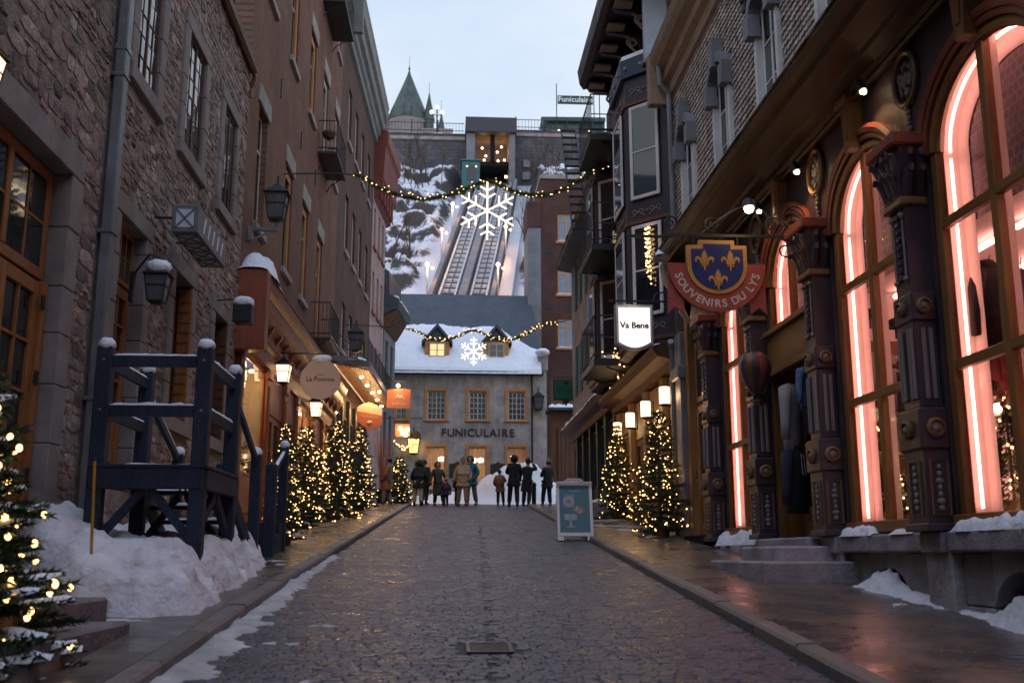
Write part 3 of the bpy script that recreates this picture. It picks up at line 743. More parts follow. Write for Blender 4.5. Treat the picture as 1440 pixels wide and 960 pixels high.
# snow along the cornice top
def ledge_snow(name, fr, u0, u1, v, w0, w1, h, label, parent=None, seed=1, step=.12, taper=True, kind='stuff', m=None):
    n = max(3, int((u1-u0)/step)); mb = MB(fr); vs = []; fs = []; k = 6
    for i in range(n+1):
        u = u0+(u1-u0)*i/n; e = min(1, min(i, n-i)/1.6) if taper else 1
        hh = h*(.65+.6*abs(fbm(u, seed, 0, 1.6))+.3*fbm(u, seed, 5, 6))*(.12+.88*e); wa, wb = w0+.0, w1+.05*fbm(u, seed, 2, 2.5)*min(1, h*6)
        for j in range(k+1):
            t = j/k; prof = math.sin(math.pi*min(.97, max(.03, t)))**.45
            vs.append((u, v + hh*prof*(1 if 0 < j < k else 0) - (.0 if 0 < j < k else .01), wa+(wb-wa)*t))
    for i in range(n):
        for j in range(k): a = i*(k+1)+j; fs.append((a, a+1, a+k+2, a+k+1))
    mb.add(vs, fs)
    o = mb.build(name, m or m_snow, parent, smooth=True)
    if parent is None: tag(o, label, 'snow' if kind != 'stuff' else None, kind=kind)
    elif kind: o['kind'] = kind
    return o
ledge_snow('cornice_snow', F1, 20.0, 35, 6.80, .02, .58, .07, '', RS, 3)
ledge_snow('cornice_snow', F1, 19.85, 21.6, 6.82, .0, .6, .42, '', RS, 9)
# ================================================================== second brick house, left
F2 = left_wall(-3.95, 35, .037)
C2 = thing('brick_house', 'red-brown brick house with big grey-green box cornice beyond the iron balconies', 'house', (-3.8, 40, gz(40)))
cy = (37.35, 39.45, 41.6, 43.9)
hs = [(y-.45, y+.45, a, b) for a, b in ((8.6, 10.4), (12.4, 14.6), (16.7, 18.9)) for y in cy]
m_brickL2 = brickmat('red_brown_brick', ('Y','Z'), (.155,.062,.045), (.11,.046,.036), (.13,.10,.085))
MB(F2).holes(35.0, 45.85, 7.2, 20.4, -.4, 0, hs).build('wall', m_brickL2, C2)
MB(F2).box(35.0, 45.85, 1.8, 21.5, -7, -.46).build('rear_block', m_brickL2, C2)
for (a, b, c, d) in hs: window(C2, F2, a, b, c, d, m_white, m_glass, 1, 2, .14, .06, True, .03, sill=m_lintel, singles=False)
m_gcorn = mat('grey_green_paint', (.20, .205, .19), .6, .2, 2, .15, 20, dirt=.3)
prof = [(0, 20.3), (.12, 20.35), (.14, 20.6), (.24, 20.7), (.26, 20.95), (.4, 21.05), (.44, 21.4), (.56, 21.5), (.6, 21.95), (.64, 22.1), (0, 22.2)]
MB(F2).prism(prof, 35.3, 46.0, axis=0).build('cornice', m_gcorn, C2)
MB(F2).box(35.1, 35.3, 20.2, 22.3, -1.0, .68, .02).build('cornice_return', m_gcorn, C2)
MB(F2).box(35.0, 45.85, 1.8, 7.2, -.4, -.02).build('ground_floor_wall', m_woodbr, C2)
for i, y in enumerate((35.3, 37.2, 39.1, 41.0, 42.9, 44.8)):
    MB(F2).box(y, y+.3, 2.6, 7.0, -.03, .12, .012).build('pilaster', m_green, C2)
    if i < 5:
        MB(F2).box(y+.31, y+1.89, gz(y), gz(y)+.9, -.02, .06, .01).build('stall_riser', m_green, C2)
        window(C2, F2, y+.33, y+1.87, gz(y)+.95, 6.3, m_woodbr, m_clear, 1, 1, .01, .07, False, .03, singles=False, tilt=0, name='display_window')
        room(C2, F2, y+.31, y+1.89, gz(y)+.9, 6.4, .03, .38, MATS['cream_backdrop'], 'display_box')
        lamp('display_light', F2(y+1.1, 5.9, -.12), 7, WARM, .1, C2)
# canopy with slatted soffit and downlights
CN = thing('canopy', 'snow-topped shop canopy with lit timber slats underneath', 'canopy', (-3.2, 39, 6.8))
MB(F2).prism([(0, 7.75), (1.28, 7.50), (1.34, 7.50), (1.34, 7.72), (0, 8.0)], 34.6, 44.2, axis=0).build('roof_panel', m_zinc, CN)
for i in range(13):
    w_ = .06+i*.098; z = 7.71 - w_*.195
    MB(F2).box(34.65, 44.15, z-.05, z-.004, w_, w_+.06, .006).build('soffit_slat', m_ochre, CN)
for y in (35.6, 37.4, 39.2, 41.0, 42.8):
    MB(F2).lathe([(.07, 0), (.075, -.06), (.05, -.075)], (y, 7.38, .95), 10).build('downlight', m_warm, CN)
    lamp('downlight_glow', F2(y, 6.85, .75), 32, WARM, .08, CN)
for y in (34.7, 37.8, 41, 44.1):
    MB(F2).tube([(y, 8.9, .0), (y, 7.8, 1.25)], .018, 5).build('tie_rod', m_iron, CN)
ledge_snow('canopy_snow', F2, 34.6, 44.2, 7.62, .1, 1.34, .42, '', CN, 14, .25)
# iron railing above the canopy
rl = thing('balcony_rail', 'black iron railing above the snowy canopy', 'railing', (-3.0, 40, 7.9))
q = MB(F2)
for z in (8.0, 8.75): q.tube([(35.6, z, 1.15), (44, z, 1.15)], .018, 4)
q.build('rail', m_iron, rl)
for k in range(43): MB(F2).tube([(35.6+k*.2, 7.7, 1.15), (35.6+k*.2, 8.75, 1.15)], .010, 4).build('baluster', m_iron, rl)

# ================================================================== pink house with red roof, and corner house
F3 = left_wall(-3.55, 45.8, .09)
C3 = thing('plaster_house', 'narrow pink plaster house with a red roof edge beyond the brick houses', 'house', (-3.3, 48, gz(48)))
hs = [(y-.3, y+.3, a, a+1.9) for a in (8.9, 12.3, 15.4) for y in (46.6, 47.9, 49.1)]
MB(F3).holes(45.9, 49.9, 3, 18.2, -.35, 0, hs).build('wall', m_pink, C3)
MB(F3).box(45.9, 49.9, 3, 18.2, -6, -.4).build('rear_block', m_pink, C3)
for (a, b, c, d) in hs: window(C3, F3, a, b, c, d, m_rust, m_glass, 1, 2, .12, .06, False, .03, sill=m_rust, singles=False)
m_redroof = mat('red_sheet_roof', (.20, .035, .025), .45, .2, 2, .1, 10, dirt=.25)
MB(F3).prism([(0, 17.6), (.18, 17.7), (.24, 18.5), (.42, 18.7), (.5, 20.2), (.62, 20.4), (.62, 21.0), (-3, 22.4), (-3, 17.6)], 46.05, 50.4, axis=0).build('roof', m_redroof, C3)
for k in range(5): MB(F3).box(46.3+k*.85, 46.5+k*.85, 17.7, 18.6, .2, .36, .02).build('eave_bracket', m_redroof, C3)
F4 = left_wall(-3.15, 50, .12)
C4 = thing('corner_house', 'grey corner house with a bracketed slate-blue cornice next to the funicular house', 'house', (-3, 52, gz(52)))
hs = [(y-.4, y+.4, a, a+2.2) for a in (6, 9.6) for y in (50.9, 52.4)]
MB(F4).holes(50.1, 53.4, 3.4, 13.2, -.3, 0, hs).build('wall', m_conc, C4)
MB(F4).box(50.1, 53.4, 3.4, 13.2, -6, -.35).build('rear_block', m_conc, C4)
for h in hs: window(C4, F4, *h, m_slate, m_glass, 1, 3, .1, .08, True, .03, singles=False)
MB(F4).prism([(0, 13.0), (.7, 13.3), (.75, 13.6), (.7, 13.8), (.25, 14.0), (.2, 15.2), (0, 15.3), (-2, 15.3), (-2, 13)], 49.9, 53.6, axis=0).build('cornice', m_slate, C4)
for k in range(8): MB(F4).prism([(0, 12.2), (.12, 12.3), (.55, 13.05), (.6, 13.22), (0, 13.0)], 50+k*.44, 50.18+k*.44, axis=0).build('eave_bracket', m_woodbr, C4)
ledge_snow('cornice_snow', F4, 50, 53.5, 13.78, .25, .72, .25, '', C4, 4)

# ================================================================== funicular house at the end of the street
FH = front_wall(56)
Hs = thing('funicular_house', 'grey plaster house lettered FUNICULAIRE with snowy roof and two dormers', 'house', (1, 56, gz(56)))
up = [(-1.05, -.05, 8.5, 10.1), (1.25, 2.2, 8.5, 10.1), (3.4, 4.35, 8.5, 10.1), (-2.75, -2.2, 8.5, 10.0)]
dn = [(-1.05, -.05, 4.75, 7.0), (1.25, 2.2, 4.45, 7.0), (3.4, 4.35, 5.0, 7.0)]
MB(FH).holes(-6, 5.55, 3.6, 11.3, -.5, 0, up+dn).build('wall', m_plaster, Hs)
mb = MB(FH); mb.box(-6, 5.55, 3.6, 11.3, -9, -8.5); mb.box(-6, -5.5, 3.6, 11.3, -8.5, -.5); mb.box(5.05, 5.55, 3.6, 11.3, -8.5, -.5); mb.box(-5.5, 5.05, 7.4, 7.6, -8.5, -.51); mb.build('rear_walls', m_plaster, Hs)
for k, h in enumerate(up+dn):
    lit = k in (4, 5, 6)
    window(Hs, FH, *h, m_white, m_clear if lit else m_farglass, 2, 5 if k < 4 else 6, .14, .06, True, .03, singles=False, trim=m_otrim, trw=.17, trp=.05, tilt=.004)
room(Hs, FH, -3, 5, 4.0, 7.3, .52, 3.5, mat('warm_room_plaster', (.50, .34, .18), .9, .2, 1, .1), 'ticket_hall')
for (x, z) in ((-.25, 6.5), (1.55, 6.45), (1.95, 6.45), (-.1, 6.5), (3.8, 6.6)):
    MB(FH).lathe([(.05, .12), (.16, .08), (.18, -.08), (.12, -.14)], (x, z, -1.5), 10).build('hall_lamp', glow('hall_lamp', (1, .66, .34), 7), Hs)
lamp('hall_light', FH(-.3, 6.2, -1.9), 60, WARM, .2, Hs); lamp('hall_light', FH(1.8, 6.2, -1.9), 50, WARM, .2, Hs); lamp('hall_light', FH(4, 6.2, -2.2), 15, WARM, .2, Hs)
m_letter = mat('dark_bronze_letters', (.02, .014, .012), .5, .2, 9, .1)
ch = 'FUNICULAIRE'; wd_ = {'F': .36, 'U': .43, 'N': .44, 'I': .22, 'C': .43, 'L': .36, 'A': .42, 'R': .42, 'E': .37}; sc_ = 4.1/sum(wd_[c] for c in ch); xs = [-.32 + sc_*(sum(wd_[q] for q in ch[:k]) + wd_[ch[k]]/2) for k in range(11)]
for k, c in enumerate(ch): text_mesh('letter', c, .60, m_letter, Hs, FH(xs[k]+.02, 7.78, .03), (1,0,0), (0,0,1), .03, bold=.006)
# roof: bare metal above, snow on the lower part
def ridge(y): return 11.3 + (y-55.6)*1.09
MB().add([(-6.2, 55.5, 11.15), (5.3, 55.5, 11.15), (5.0, 60.6, 16.75), (-6.2, 60.6, 16.75), (-6.2, 65.5, 11.3), (5.3, 65.5, 11.3)], [(0,1,2,3), (3,2,5,4), (1,5,2), (0,3,4), (0,4,5,1)]).build('roof', m_slate, Hs)
def rsnow():
    mb = MB(); vs = []; fs = []; nx, ny = 60, 30
    for i in range(nx+1):
        x = -4.5+9.72*i/nx; top = 58.35 + .22*fbm(x, 0, 3, .35) - 1.5*sm(2.6, 5.2, x)
        for j in range(ny+1):
            y = 55.42+(top-55.42)*j/ny; t = .16*min(1, (ny-j)/2)*(.85+.3*fbm(x, y, 2, .9))+.04*fbm(x, y, 2, 3)
            if j == 0: t = -.06
            vs.append((x, y, 11.15+(y-55.5)*1.098+t))
    for i in range(nx):
        for j in range(ny): a = i*(ny+1)+j; fs.append((a, a+ny+1, a+ny+2, a+1))
    return mb.add(vs, fs)
rsnow().build('roof_snow', m_snow, Hs, smooth=True, kind='stuff')
MB(FH).box(-6.1, 5.35, 11.0, 11.16, -.05, .55, .02).build('eave_gutter', m_slate, Hs)
for z in (11.75, 12.0): MB(FH).tube([(-3, z, .1-(z-11.2)*.6), (5, z, .1-(z-11.2)*.6)], .025, 4).build('snow_guard', m_iron, Hs)
for (x, lit) in ((-.56, True), (2.76, False)):
    g = MB(FH); g.box(x-.68, x+.68, 11.55, 12.95, -2.2, -.28); do = g.build('dormer', m_otrim, Hs)
    window(Hs, FH, x-.45, x+.45, 11.7, 12.85, m_cream, m_clear if lit else m_glass, 1, 3, .255, .07, True, .03, singles=False, tilt=0, name='dormer_window')
    if lit:
        room(Hs, FH, x-.4, x+.4, 11.75, 12.8, .279, .2795, glow('lit_dormer_blind', (1, .62, .28), 1.6), 'lit_blind')
        for dx in (-.2, .2): MB(FH).lathe([(.07, -.12), (.1, 0), (.07, .12)], (x+dx, 12.0, -.268), 8, e=.06).build('dormer_lamp', m_warm, Hs)
    MB(FH).prism([(x-.86, 12.75), (x-.86, 12.93), (x, 13.95), (x+.86, 12.93), (x+.86, 12.75), (x, 13.72)], -2.6, -.1).build('dormer_roof', m_slate, do)
    MB(FH).prism([(x-.68, 12.951), (x, 13.72), (x+.68, 12.951)], -2.2, -.285).build('dormer_gable', m_slate, do)
    for s in (-1, 1): MB(FH).lathe([(.05, 0), (.22, .1), (.30, .45), (.22, .8), (.05, .95)], (x+s*.86, 11.6, -.9), 8).build('dormer_cheek', m_slate, do)
MB(FH).box(5.05, 5.62, 11.301, 12.3, -2, .06, .02).build('gable_chimney', m_plaster, Hs)
MB().ball((5.28, 55.6, 12.25), (.42, .5, .22), 10, 6).build('chimney_snow', m_snow, Hs, smooth=True, kind='stuff')
MB(FH).tube([(4.72, 11.0, .12), (4.72, 4.2, .12)], .055, 8).build('downpipe', m_iron, Hs)
for k in range(34):
    x = -2.6+k*.225; ic = random.Random(k); MB(FH).lathe([(.018, 0), (.012, -.1*ic.uniform(.5, 1.6)), (.002, -.22*ic.uniform(.5, 1.8))], (x+ic.uniform(-.08, .08), 11.02, .5), 5).build('icicle', m_clear, Hs)
for x in (.2, 2.45):
    MB(FH).prism([(x, 5.35), (x+.8, 5.35), (x+.8, 6.1), (x+.55, 6.12), (x+.4, 6.22), (x+.25, 6.12), (x, 6.1)], .01, .06).build('bronze_plaque', mat('bronze_plaque', (.05, .036, .03), .45, .3, 10, .3, 50, metal=.4), Hs)

# right-hand brick block with three windows, and the link with a wooden door
FB = front_wall(60)
K = thing('brick_block', 'dark red brick block with three stacked ochre-framed windows right of the snowy roof', 'house', (6.8, 60, gz(60)))
hs = [(6.68, 7.78, 20.1, 21.85), (6.66, 7.76, 16.75, 18.55), (6.64, 7.74, 13.45, 15.2)]
MB(FB).holes(5.66, 10.5, 3.5, 24.1, -.4, 0, hs).build('wall', m_brickX, K)
MB(FB).box(5.66, 10.5, 3.5, 24.1, -5.3, -.45).build('rear_block', m_brickX, K)
m_skyglass = mat('sky_tinted_glass', (.14, .21, .29), .12, .2, 2, .03, 3, spec=.8)  # blue sky reflection painted into the base colour of the panes
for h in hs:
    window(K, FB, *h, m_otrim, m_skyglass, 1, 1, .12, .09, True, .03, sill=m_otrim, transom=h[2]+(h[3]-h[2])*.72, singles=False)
    ledge_snow('sill_snow', FB, h[0]-.1, h[1]+.1, h[2]-.01, -.05, .1, .06, '', K, int(h[2]))
MB(FB).box(4.84, 5.65, 10, 20.9, -3, .05, .02).build('plastered_pier', m_conc, K)
MB(FB).box(4.8, 5.655, 20.9, 22.6, -3, .08, .02).build('chimney', m_brickX, K)
for z in (22.9, 19.3, 15.8): MB(FB).box(5.95, 6.3, z, z+.36, .0, .03, .01).build('anchor_plate', m_iron, K)
MB(FB).box(5.6, 10.5, 24.1, 24.35, -5.3, .1).build('parapet', m_lintel, K)
P = thing('wooden_porch', 'brown timber porch with plank door and snowy roof below the brick block', 'porch', (5.9, 48.5, gz(48)))
FP = front_wall(48.6)
MB(FP).box(5.06, 9, 3.5, 9.6, -1.3, -.2).build('wall', m_woodbr, P)
for k in range(6): MB(FP).box(5.5+k*.21, 5.7+k*.21, 3.95, 6.8, -.2, -.16, .008).build('plank', m_woodbr, P)
mb = MB(FP); mb.box(5.35, 5.48, 3.9, 7.0, -.2, -.06, .01); mb.box(6.78, 6.9, 3.9, 7.0, -.2, -.06, .01); mb.box(5.35, 6.9, 7.0, 7.2, -.2, -.06, .01); mb.build('door_frame', m_woodbr, P)
MB(FP).box(4.85, 8, 8.0, 8.15, -1.3, .4, .02).build('roof', m_slate, P)
ledge_snow('roof_snow', FP, 4.85, 7.5, 8.15, -1, .42, .28, '', P, 8)
ledge_snow('roof_snow', FP, 5.4, 7.2, 8.6, -1.2, -.4, .35, '', P, 18)

# ================================================================== cliff, funicular, terrace, towers
m_cliff = bpy.data.materials.new('snowy_cliff'); m_cliff.use_nodes = True
n = m_cliff.node_tree.nodes; l = m_cliff.node_tree.links.new; p = n['Principled BSDF']
ge = n.new('ShaderNodeNewGeometry'); sp = n.new('ShaderNodeSeparateXYZ'); l(ge.outputs['True Normal'], sp.inputs[0])
t = n.new('ShaderNodeTexCoord'); a = n.new('ShaderNodeTexNoise'); a.inputs['Scale'].default_value = 1.1; a.inputs['Detail'].default_value = 9; a.inputs['Roughness'].default_value = .72; l(t.outputs['Object'], a.inputs['Vector'])
ma = n.new('ShaderNodeMath'); ma.operation = 'MULTIPLY_ADD'; l(a.outputs['Fac'], ma.inputs[0]); ma.inputs[1].default_value = .9; l(sp.outputs['Z'], ma.inputs[2])
cr = n.new('ShaderNodeValToRGB'); e = cr.color_ramp.elements; e[0].position = .50; e[1].position = .575; e[0].color = (.065, .056, .056, 1); e[1].color = (.74, .76, .81, 1)
mpc = n.new('ShaderNodeMapping'); mpc.inputs['Scale'].default_value = (.55, .55, 1.5); l(t.outputs['Object'], mpc.inputs[0]); l(mpc.outputs[0], a.inputs['Vector']); a.inputs['Scale'].default_value = 2.2; a.inputs['Roughness'].default_value = .82; a.inputs['Detail'].default_value = 12
ma.inputs[1].default_value = 1.0; l(ge.outputs['Normal'], sp.inputs[0]); dv = n.new('ShaderNodeMath'); dv.operation = 'MULTIPLY_ADD'; l(ma.outputs[0], dv.inputs[0]); dv.inputs[1].default_value = .5; dv.inputs[2].default_value = 0
l(dv.outputs[0], cr.inputs[0]); l(cr.outputs[0], p.inputs['Base Color'])
p.inputs['Roughness'].default_value = .85
bp = n.new('ShaderNodeBump'); bp.inputs['Strength'].default_value = .7; bp.inputs['Distance'].default_value = .25; l(a.outputs['Fac'], bp.inputs['Height']); l(bp.outputs[0], p.inputs['Normal'])
def trackx(y): return 1.0 + (y-66)*.1235
def trackz(y): return 18.1 + (y-66)*.666
def cliffz(x, y):
    z = 11 + (y-60)*.735 + (2.2*sm(66, 72, y))
    r = sfb(x, y, 0, .16)*2.4 + sfb(x, y, 5, .45)*1.3 + fbm(x, y, 8, 1.3)*.32
    s = z + r; st = 2.1; s = s*.55 + (math.floor(s/st)*st + st*sm(.15, .85, (s/st) % 1))*.45
    d = abs(x-trackx(y)); k = sm(3.2, 4.6, d)
    s = (trackz(y)-1.1)*(1-k) + s*k
    return min(s, 38.2 + .5*sfb(x, y, 2, .4))
mb = MB(); vs = []; fs = []; nx, ny = 230, 170
for i in range(nx+1):
    for j in range(ny+1):
        x = -17+42*i/nx; y = 61+36*j/ny; vs.append((x, y, cliffz(x, y)))
for i in range(nx):
    for j in range(ny): q = i*(ny+1)+j; fs.append((q, q+ny+1, q+ny+2, q+1))
mb.add(vs, fs); tag(mb.build('cliff', m_cliff, smooth=True), 'snow-dusted rock cliff rising behind the funicular house', kind='structure')

T = thing('funicular_track', 'twin steel funicular tracks climbing the cliff to the upper station', 'funicular track', (1, 64, 16))
y0, y1 = 62.5, 93.0
def tp(y, dx, dz): return (trackx(y)+dx, y, trackz(y)+dz)
def beam(dx, w_, h, z0, name, m):
    mb = MB(); A_, B_ = y0, y1
    vs = [tp(A_, dx-w_/2, z0), tp(A_, dx+w_/2, z0), tp(A_, dx+w_/2, z0+h), tp(A_, dx-w_/2, z0+h), tp(B_, dx-w_/2, z0), tp(B_, dx+w_/2, z0), tp(B_, dx+w_/2, z0+h), tp(B_, dx-w_/2, z0+h)]
    return mb.add(vs, [(0,1,2,3),(7,6,5,4),(0,4,5,1),(1,5,6,2),(2,6,7,3),(3,7,4,0)]).build(name, m, T)
m_steel = mat('galvanised_steel', (.46, .48, .52), .4, .2, 3, .1, 20, metal=.3)
beam(.0, 4.6, .15, -.7, 'track_bed', m_conc)
for cx in (-1.05, 1.05):
    for s in (-.52, .52): beam(cx+s, .13, .2, -.1, 'rail', m_steel)
    beam(cx, .06, .08, -.2, 'cable', m_iron)
    y = y0
    while y < y1:
        mb = MB(); a_, b_ = tp(y, cx-.5, -.16), tp(y, cx+.5, -.16)
        mb.add([(a_[0], y, a_[2]), (b_[0], y, b_[2]), (b_[0], y+.16, b_[2]+.1), (a_[0], y+.16, a_[2]+.1), (a_[0], y, a_[2]-.2), (b_[0], y, b_[2]-.2), (b_[0], y+.16, b_[2]-.1), (a_[0], y+.16, a_[2]-.1)],
               [(0,1,2,3),(7,6,5,4),(0,4,5,1),(1,5,6,2),(2,6,7,3),(3,7,4,0)]).build('sleeper', m_steel, T); y += .95
beam(0, .5, .9, -.6, 'centre_beam', m_conc); beam(-2.05, .3, 1.1, -.6, 'side_beam', m_conc); beam(2.05, .3, 1.1, -.6, 'side_beam', m_conc); beam(2.75, .9, .2, -.4, 'walkway', m_steel)
for (py, dx) in ((66.8, -2.5), (74.0, -2.5), (80.5, -2.5), (67.0, 2.25), (75.0, 2.25)):
    x, y, z = tp(py, dx, 0); lp = thing('track_lamp', 'lit lamp post beside the funicular track, ' + {(66.8,-2.5): 'lowest on its left side', (74.0,-2.5): 'second up its left side', (80.5,-2.5): 'third up its left side', (67.0,2.25): 'lowest on its right side', (75.0,2.25): 'second up its right side'}[(py, dx)], 'lamp post', (x, y, z), group='lamps along the funicular')
    MB().tube([(x, y, z-1.2), (x, y, z+1.6)], .07, 6).build('post', m_steel, lp); MB().ball((x, y-.1, z+1.75), .15, 8, 6).build('globe', glow('sodium_globe', (1, .50, .20), 7), lp)
    MB().ball((x+.35, y-.1, z+1.5), .11, 8, 6).build('globe', MATS['sodium_globe'], lp); lamp('lamp_glow', (x+.1, y-.6, z+1.5), 120, (1, .45, .2), .2, lp)
# cabin
c = thing('funicular_cabin', 'teal funicular cabin waiting just below the upper station', 'cabin', (2.0, 91, 34.8)); FC = front_wall(91.0)
m_teal = mat('teal_cabin_paint', (.03, .13, .14), .4, .15, 2, .05)
MB(FC).box(1.15, 2.85, 34.8, 37.5, -2.4, 0, .08).build('body', m_teal, c); MB(FC).box(1.6, 2.55, 35.6, 37.1, 0, .03, .01).build('window', m_glass, c)
for dx in (1.65, 2.5): MB(FC).ball((dx, 36.95, .06), .07, 6, 4).build('marker_lamp', m_warm, c)
MB(FC).box(1.05, 2.95, 37.5, 37.65, -2.5, .1, .02).build('roof', m_teal, c)
# upper station
S = thing('funicular_station', 'dark concrete upper funicular station with lit glazed hall on top of the cliff', 'station', (4, 94, 36)); FS = front_wall(93.5)
mb = MB(FS); mb.box(1.62, 2.45, 34.5, 41.4, -5, 0, .05); mb.build('pillar', m_conc, S)
MB(FS).box(5.75, 6.35, 34.5, 41.4, -5, 0, .05).build('pillar', m_conc, S)
MB(FS).box(1.5, 6.5, 41.4, 42.95, -5, .35, .05).build('lintel', mat('dark_station_cladding', (.05, .05, .06), .6, .2, 2, .1), S)
MB(FS).box(2.45, 5.75, 38.3, 38.7, -4, -.6).build('floor', m_dark, S)
MB(FS).box(2.45, 5.75, 34.5, 38.3, -4, -3.8).build('pit_wall', m_dark, S)
room(S, FS, 2.46, 5.74, 38.7, 41.39, .7, 4, mat('station_hall_wall', (.16, .10, .06), .9, .3, 1, .1), 'hall')
MB(FS).quad((2.46, 38.7, -.7), (5.74, 38.7, -.7), (5.74, 41.39, -.7), (2.46, 41.39, -.7)).build('glazing', m_clear, S)
MB(FS).box(3.95, 4.4, 38.7, 41.39, -.72, -.5, .02).build('mullion', m_dark, S)
rn = random.Random(8)
for (x, z) in ((3.2, 40.6), (2.9, 39.5), (3.4, 39.3), (4.8, 39.5), (5.1, 40.7), (5.4, 39.4), (3.6, 40.1), (4.7, 40.2)):
    MB(FS).ball((x, z, -1.6-rn.random()), .13, 6, 4).build('hall_lamp', MATS['hall_lamp'], S)
lamp('hall_light', FS(3.3, 40.2, -1.8), 50, WARM, .2, S); lamp('hall_light', FS(5.2, 40.2, -1.8), 50, WARM, .2, S)
MB(FS).ball((5.5, 37.3, -.9), .16, 6, 4).build('pit_lamp', m_warm, S)
# terrace wall with railing
W = thing('terrace_wall', 'long stone retaining wall with iron railing along the top of the cliff', 'wall', (4, 96, 37)); FW = front_wall(96)
m_ashlar = brickmat('weathered_ashlar', ('X','Z'), (.15,.15,.165), (.11,.112,.126), (.08,.082,.09), .9, .38, ms=.03)
MB(FW).box(-30, 1.6, 33, 42.3, -3, 0).build('wall', m_ashlar, W); MB(FW).box(6.4, 40, 33, 42.9, -3, 0).build('wall', m_ashlar, W)
MB(FW).box(-30, 1.55, 41.6, 41.95, 0, .15, .03).build('string_course', m_lintel, W); MB(FW).box(6.45, 40, 42.2, 42.55, 0, .15, .03).build('string_course', m_lintel, W)
ledge_snow('coping_snow', FW, -12, 1.5, 42.3, -1.2, .1, .16, '', W, 2, .5); ledge_snow('coping_snow', FW, 6.5, 16, 42.9, -1.2, .1, .16, '', W, 5, .5)
for (a_, b_, z) in ((-9, 1.4, 42.4), (6.6, 15.5, 43.0)):
    q = MB(FW)
    for dz in (.35, 1.15): q.tube([(a_, z+dz, -.3), (b_, z+dz, -.3)], .04, 4)
    q.build('rail', m_iron, W); k = a_
    while k < b_: MB(FW).tube([(k, z, -.3), (k, z+1.2, -.3)], .022, 4).build('baluster', m_iron, W); k += .32
    k = a_
    while k < b_: MB(FW).box(k-.05, k+.05, z, z+1.45, -.36, -.24, .01).build('rail_post', m_iron, W); k += 2.6
for (x, z) in ((7.3, 38.9), (7.2, 37.6)): MB(FW).box(x, x+.8, z, z+.8, 0, .2, .03).build('metal_box', m_zinc, W)
# green pavilion and sign
G_ = thing('terrace_pavilion', 'low green-roofed pavilion with lit windows on the terrace', 'pavilion', (12, 99, 43)); FG = front_wall(98.5)
m_gcop = mat('dark_green_copper', (.035, .075, .070), .5, .25, .6, .1, 6)
MB(FG).prism([(9.6, 44.9), (16, 45.0), (16, 45.4), (9.4, 45.3)], -4, .5).build('roof', m_gcop, G_); MB(FG).box(10, 16, 43, 44.9, -4, 0, .03).build('wall', m_gcop, G_)
for k, x in enumerate((10.5, 12.1, 13.6)): MB(FG).box(x, x+1.1, 43.6, 44.6, 0, .03).build('window', m_glass, G_); MB(FG).ball((x+.7, 44.0, .08), .1, 6, 4).build('window_lamp', m_warm, G_)
sg = thing('roof_sign', 'dark green sign reading Funiculaire between two poles above the terrace', 'sign', (12.6, 97, 43)); FQ = front_wall(97.2)
MB(FQ).box(10.95, 14.6, 46.4, 47.3, -.08, .08, .02).build('board', mat('sign_green', (.008, .05, .045), .5, .1, 3, .05), sg)
for x in (10.85, 14.7): MB(FQ).tube([(x, 43, 0), (x, 48.6, 0)], .05, 6).build('pole', m_iron, sg)
text_mesh('lettering', 'Funiculaire', .82, mat('sign_white', (.75, .75, .72), .6, .05, 3, 0), sg, FQ(12.78, 46.86, .09), (1,0,0), (0,0,1), .01, bold=.012)
# castle towers
cas = thing('castle_tower', 'round castle tower with steep verdigris copper roof and spire above the terrace', 'tower', (-8.5, 190, 60))
m_verd = bpy.data.materials.new('verdigris_copper'); m_verd.use_nodes = True
nn = m_verd.node_tree.nodes; ll = m_verd.node_tree.links.new; pp = nn['Principled BSDF']
tcn = nn.new('ShaderNodeTexCoord'); mpn = nn.new('ShaderNodeMapping'); mpn.inputs['Scale'].default_value = (1.4, 1.4, .05); ll(tcn.outputs['Object'], mpn.inputs[0])
na = nn.new('ShaderNodeTexNoise'); na.inputs['Scale'].default_value = 1.2; na.inputs['Detail'].default_value = 5; ll(mpn.outputs[0], na.inputs['Vector'])
rr = nn.new('ShaderNodeValToRGB'); rr.color_ramp.elements[0].position = .35; rr.color_ramp.elements[0].color = (.032, .052, .050, 1); rr.color_ramp.elements[1].position = .7; rr.color_ramp.elements[1].color = (.085, .10, .078, 1)
ll(na.outputs['Fac'], rr.inputs[0]); ll(rr.outputs[0], pp.inputs['Base Color']); pp.inputs['Roughness'].default_value = .5; pp.inputs['Metallic'].default_value = .2
cx, cyy = -8.45, 194.5
MB().lathe([(4.6, 86.2), (4.35, 86.6), (3.5, 89), (2.3, 92), (1.1, 95), (.35, 97), (.1, 98)], (cx, cyy, 0), 24, axis=2).build('roof', m_verd, cas, smooth=30)
MB().lathe([(.1, 97.8), (.22, 98.3), (.06, 98.8), (.02, 101.3)], (cx, cyy, 0), 8, axis=2).build('spire', m_iron, cas)
MB().lathe([(4.1, 55), (4.1, 85.2), (4.4, 85.6), (4.4, 86.2)], (cx, cyy, 0), 24, axis=2).build('drum', mat('castle_stone', (.22, .20, .19), .9, .2, .8, .3, 4), cas)
MB().lathe([(4.1, 86.35), (3.95, 87.1), (3.7, 87.5)], (cx, cyy-.18, 0), 24, axis=2).build('roof_snow', m_snow, cas, kind='stuff')
MB().box(cx-.9, cx+.9, cyy-4.4, cyy-2, 86.6, 88.3).build('dormer', m_verd, cas); MB().lathe([(1.2, 88.3), (.5, 89.6), (.05, 91)], (cx, cyy-3.3, 0), 4, axis=2).build('dormer_roof', m_verd, cas)
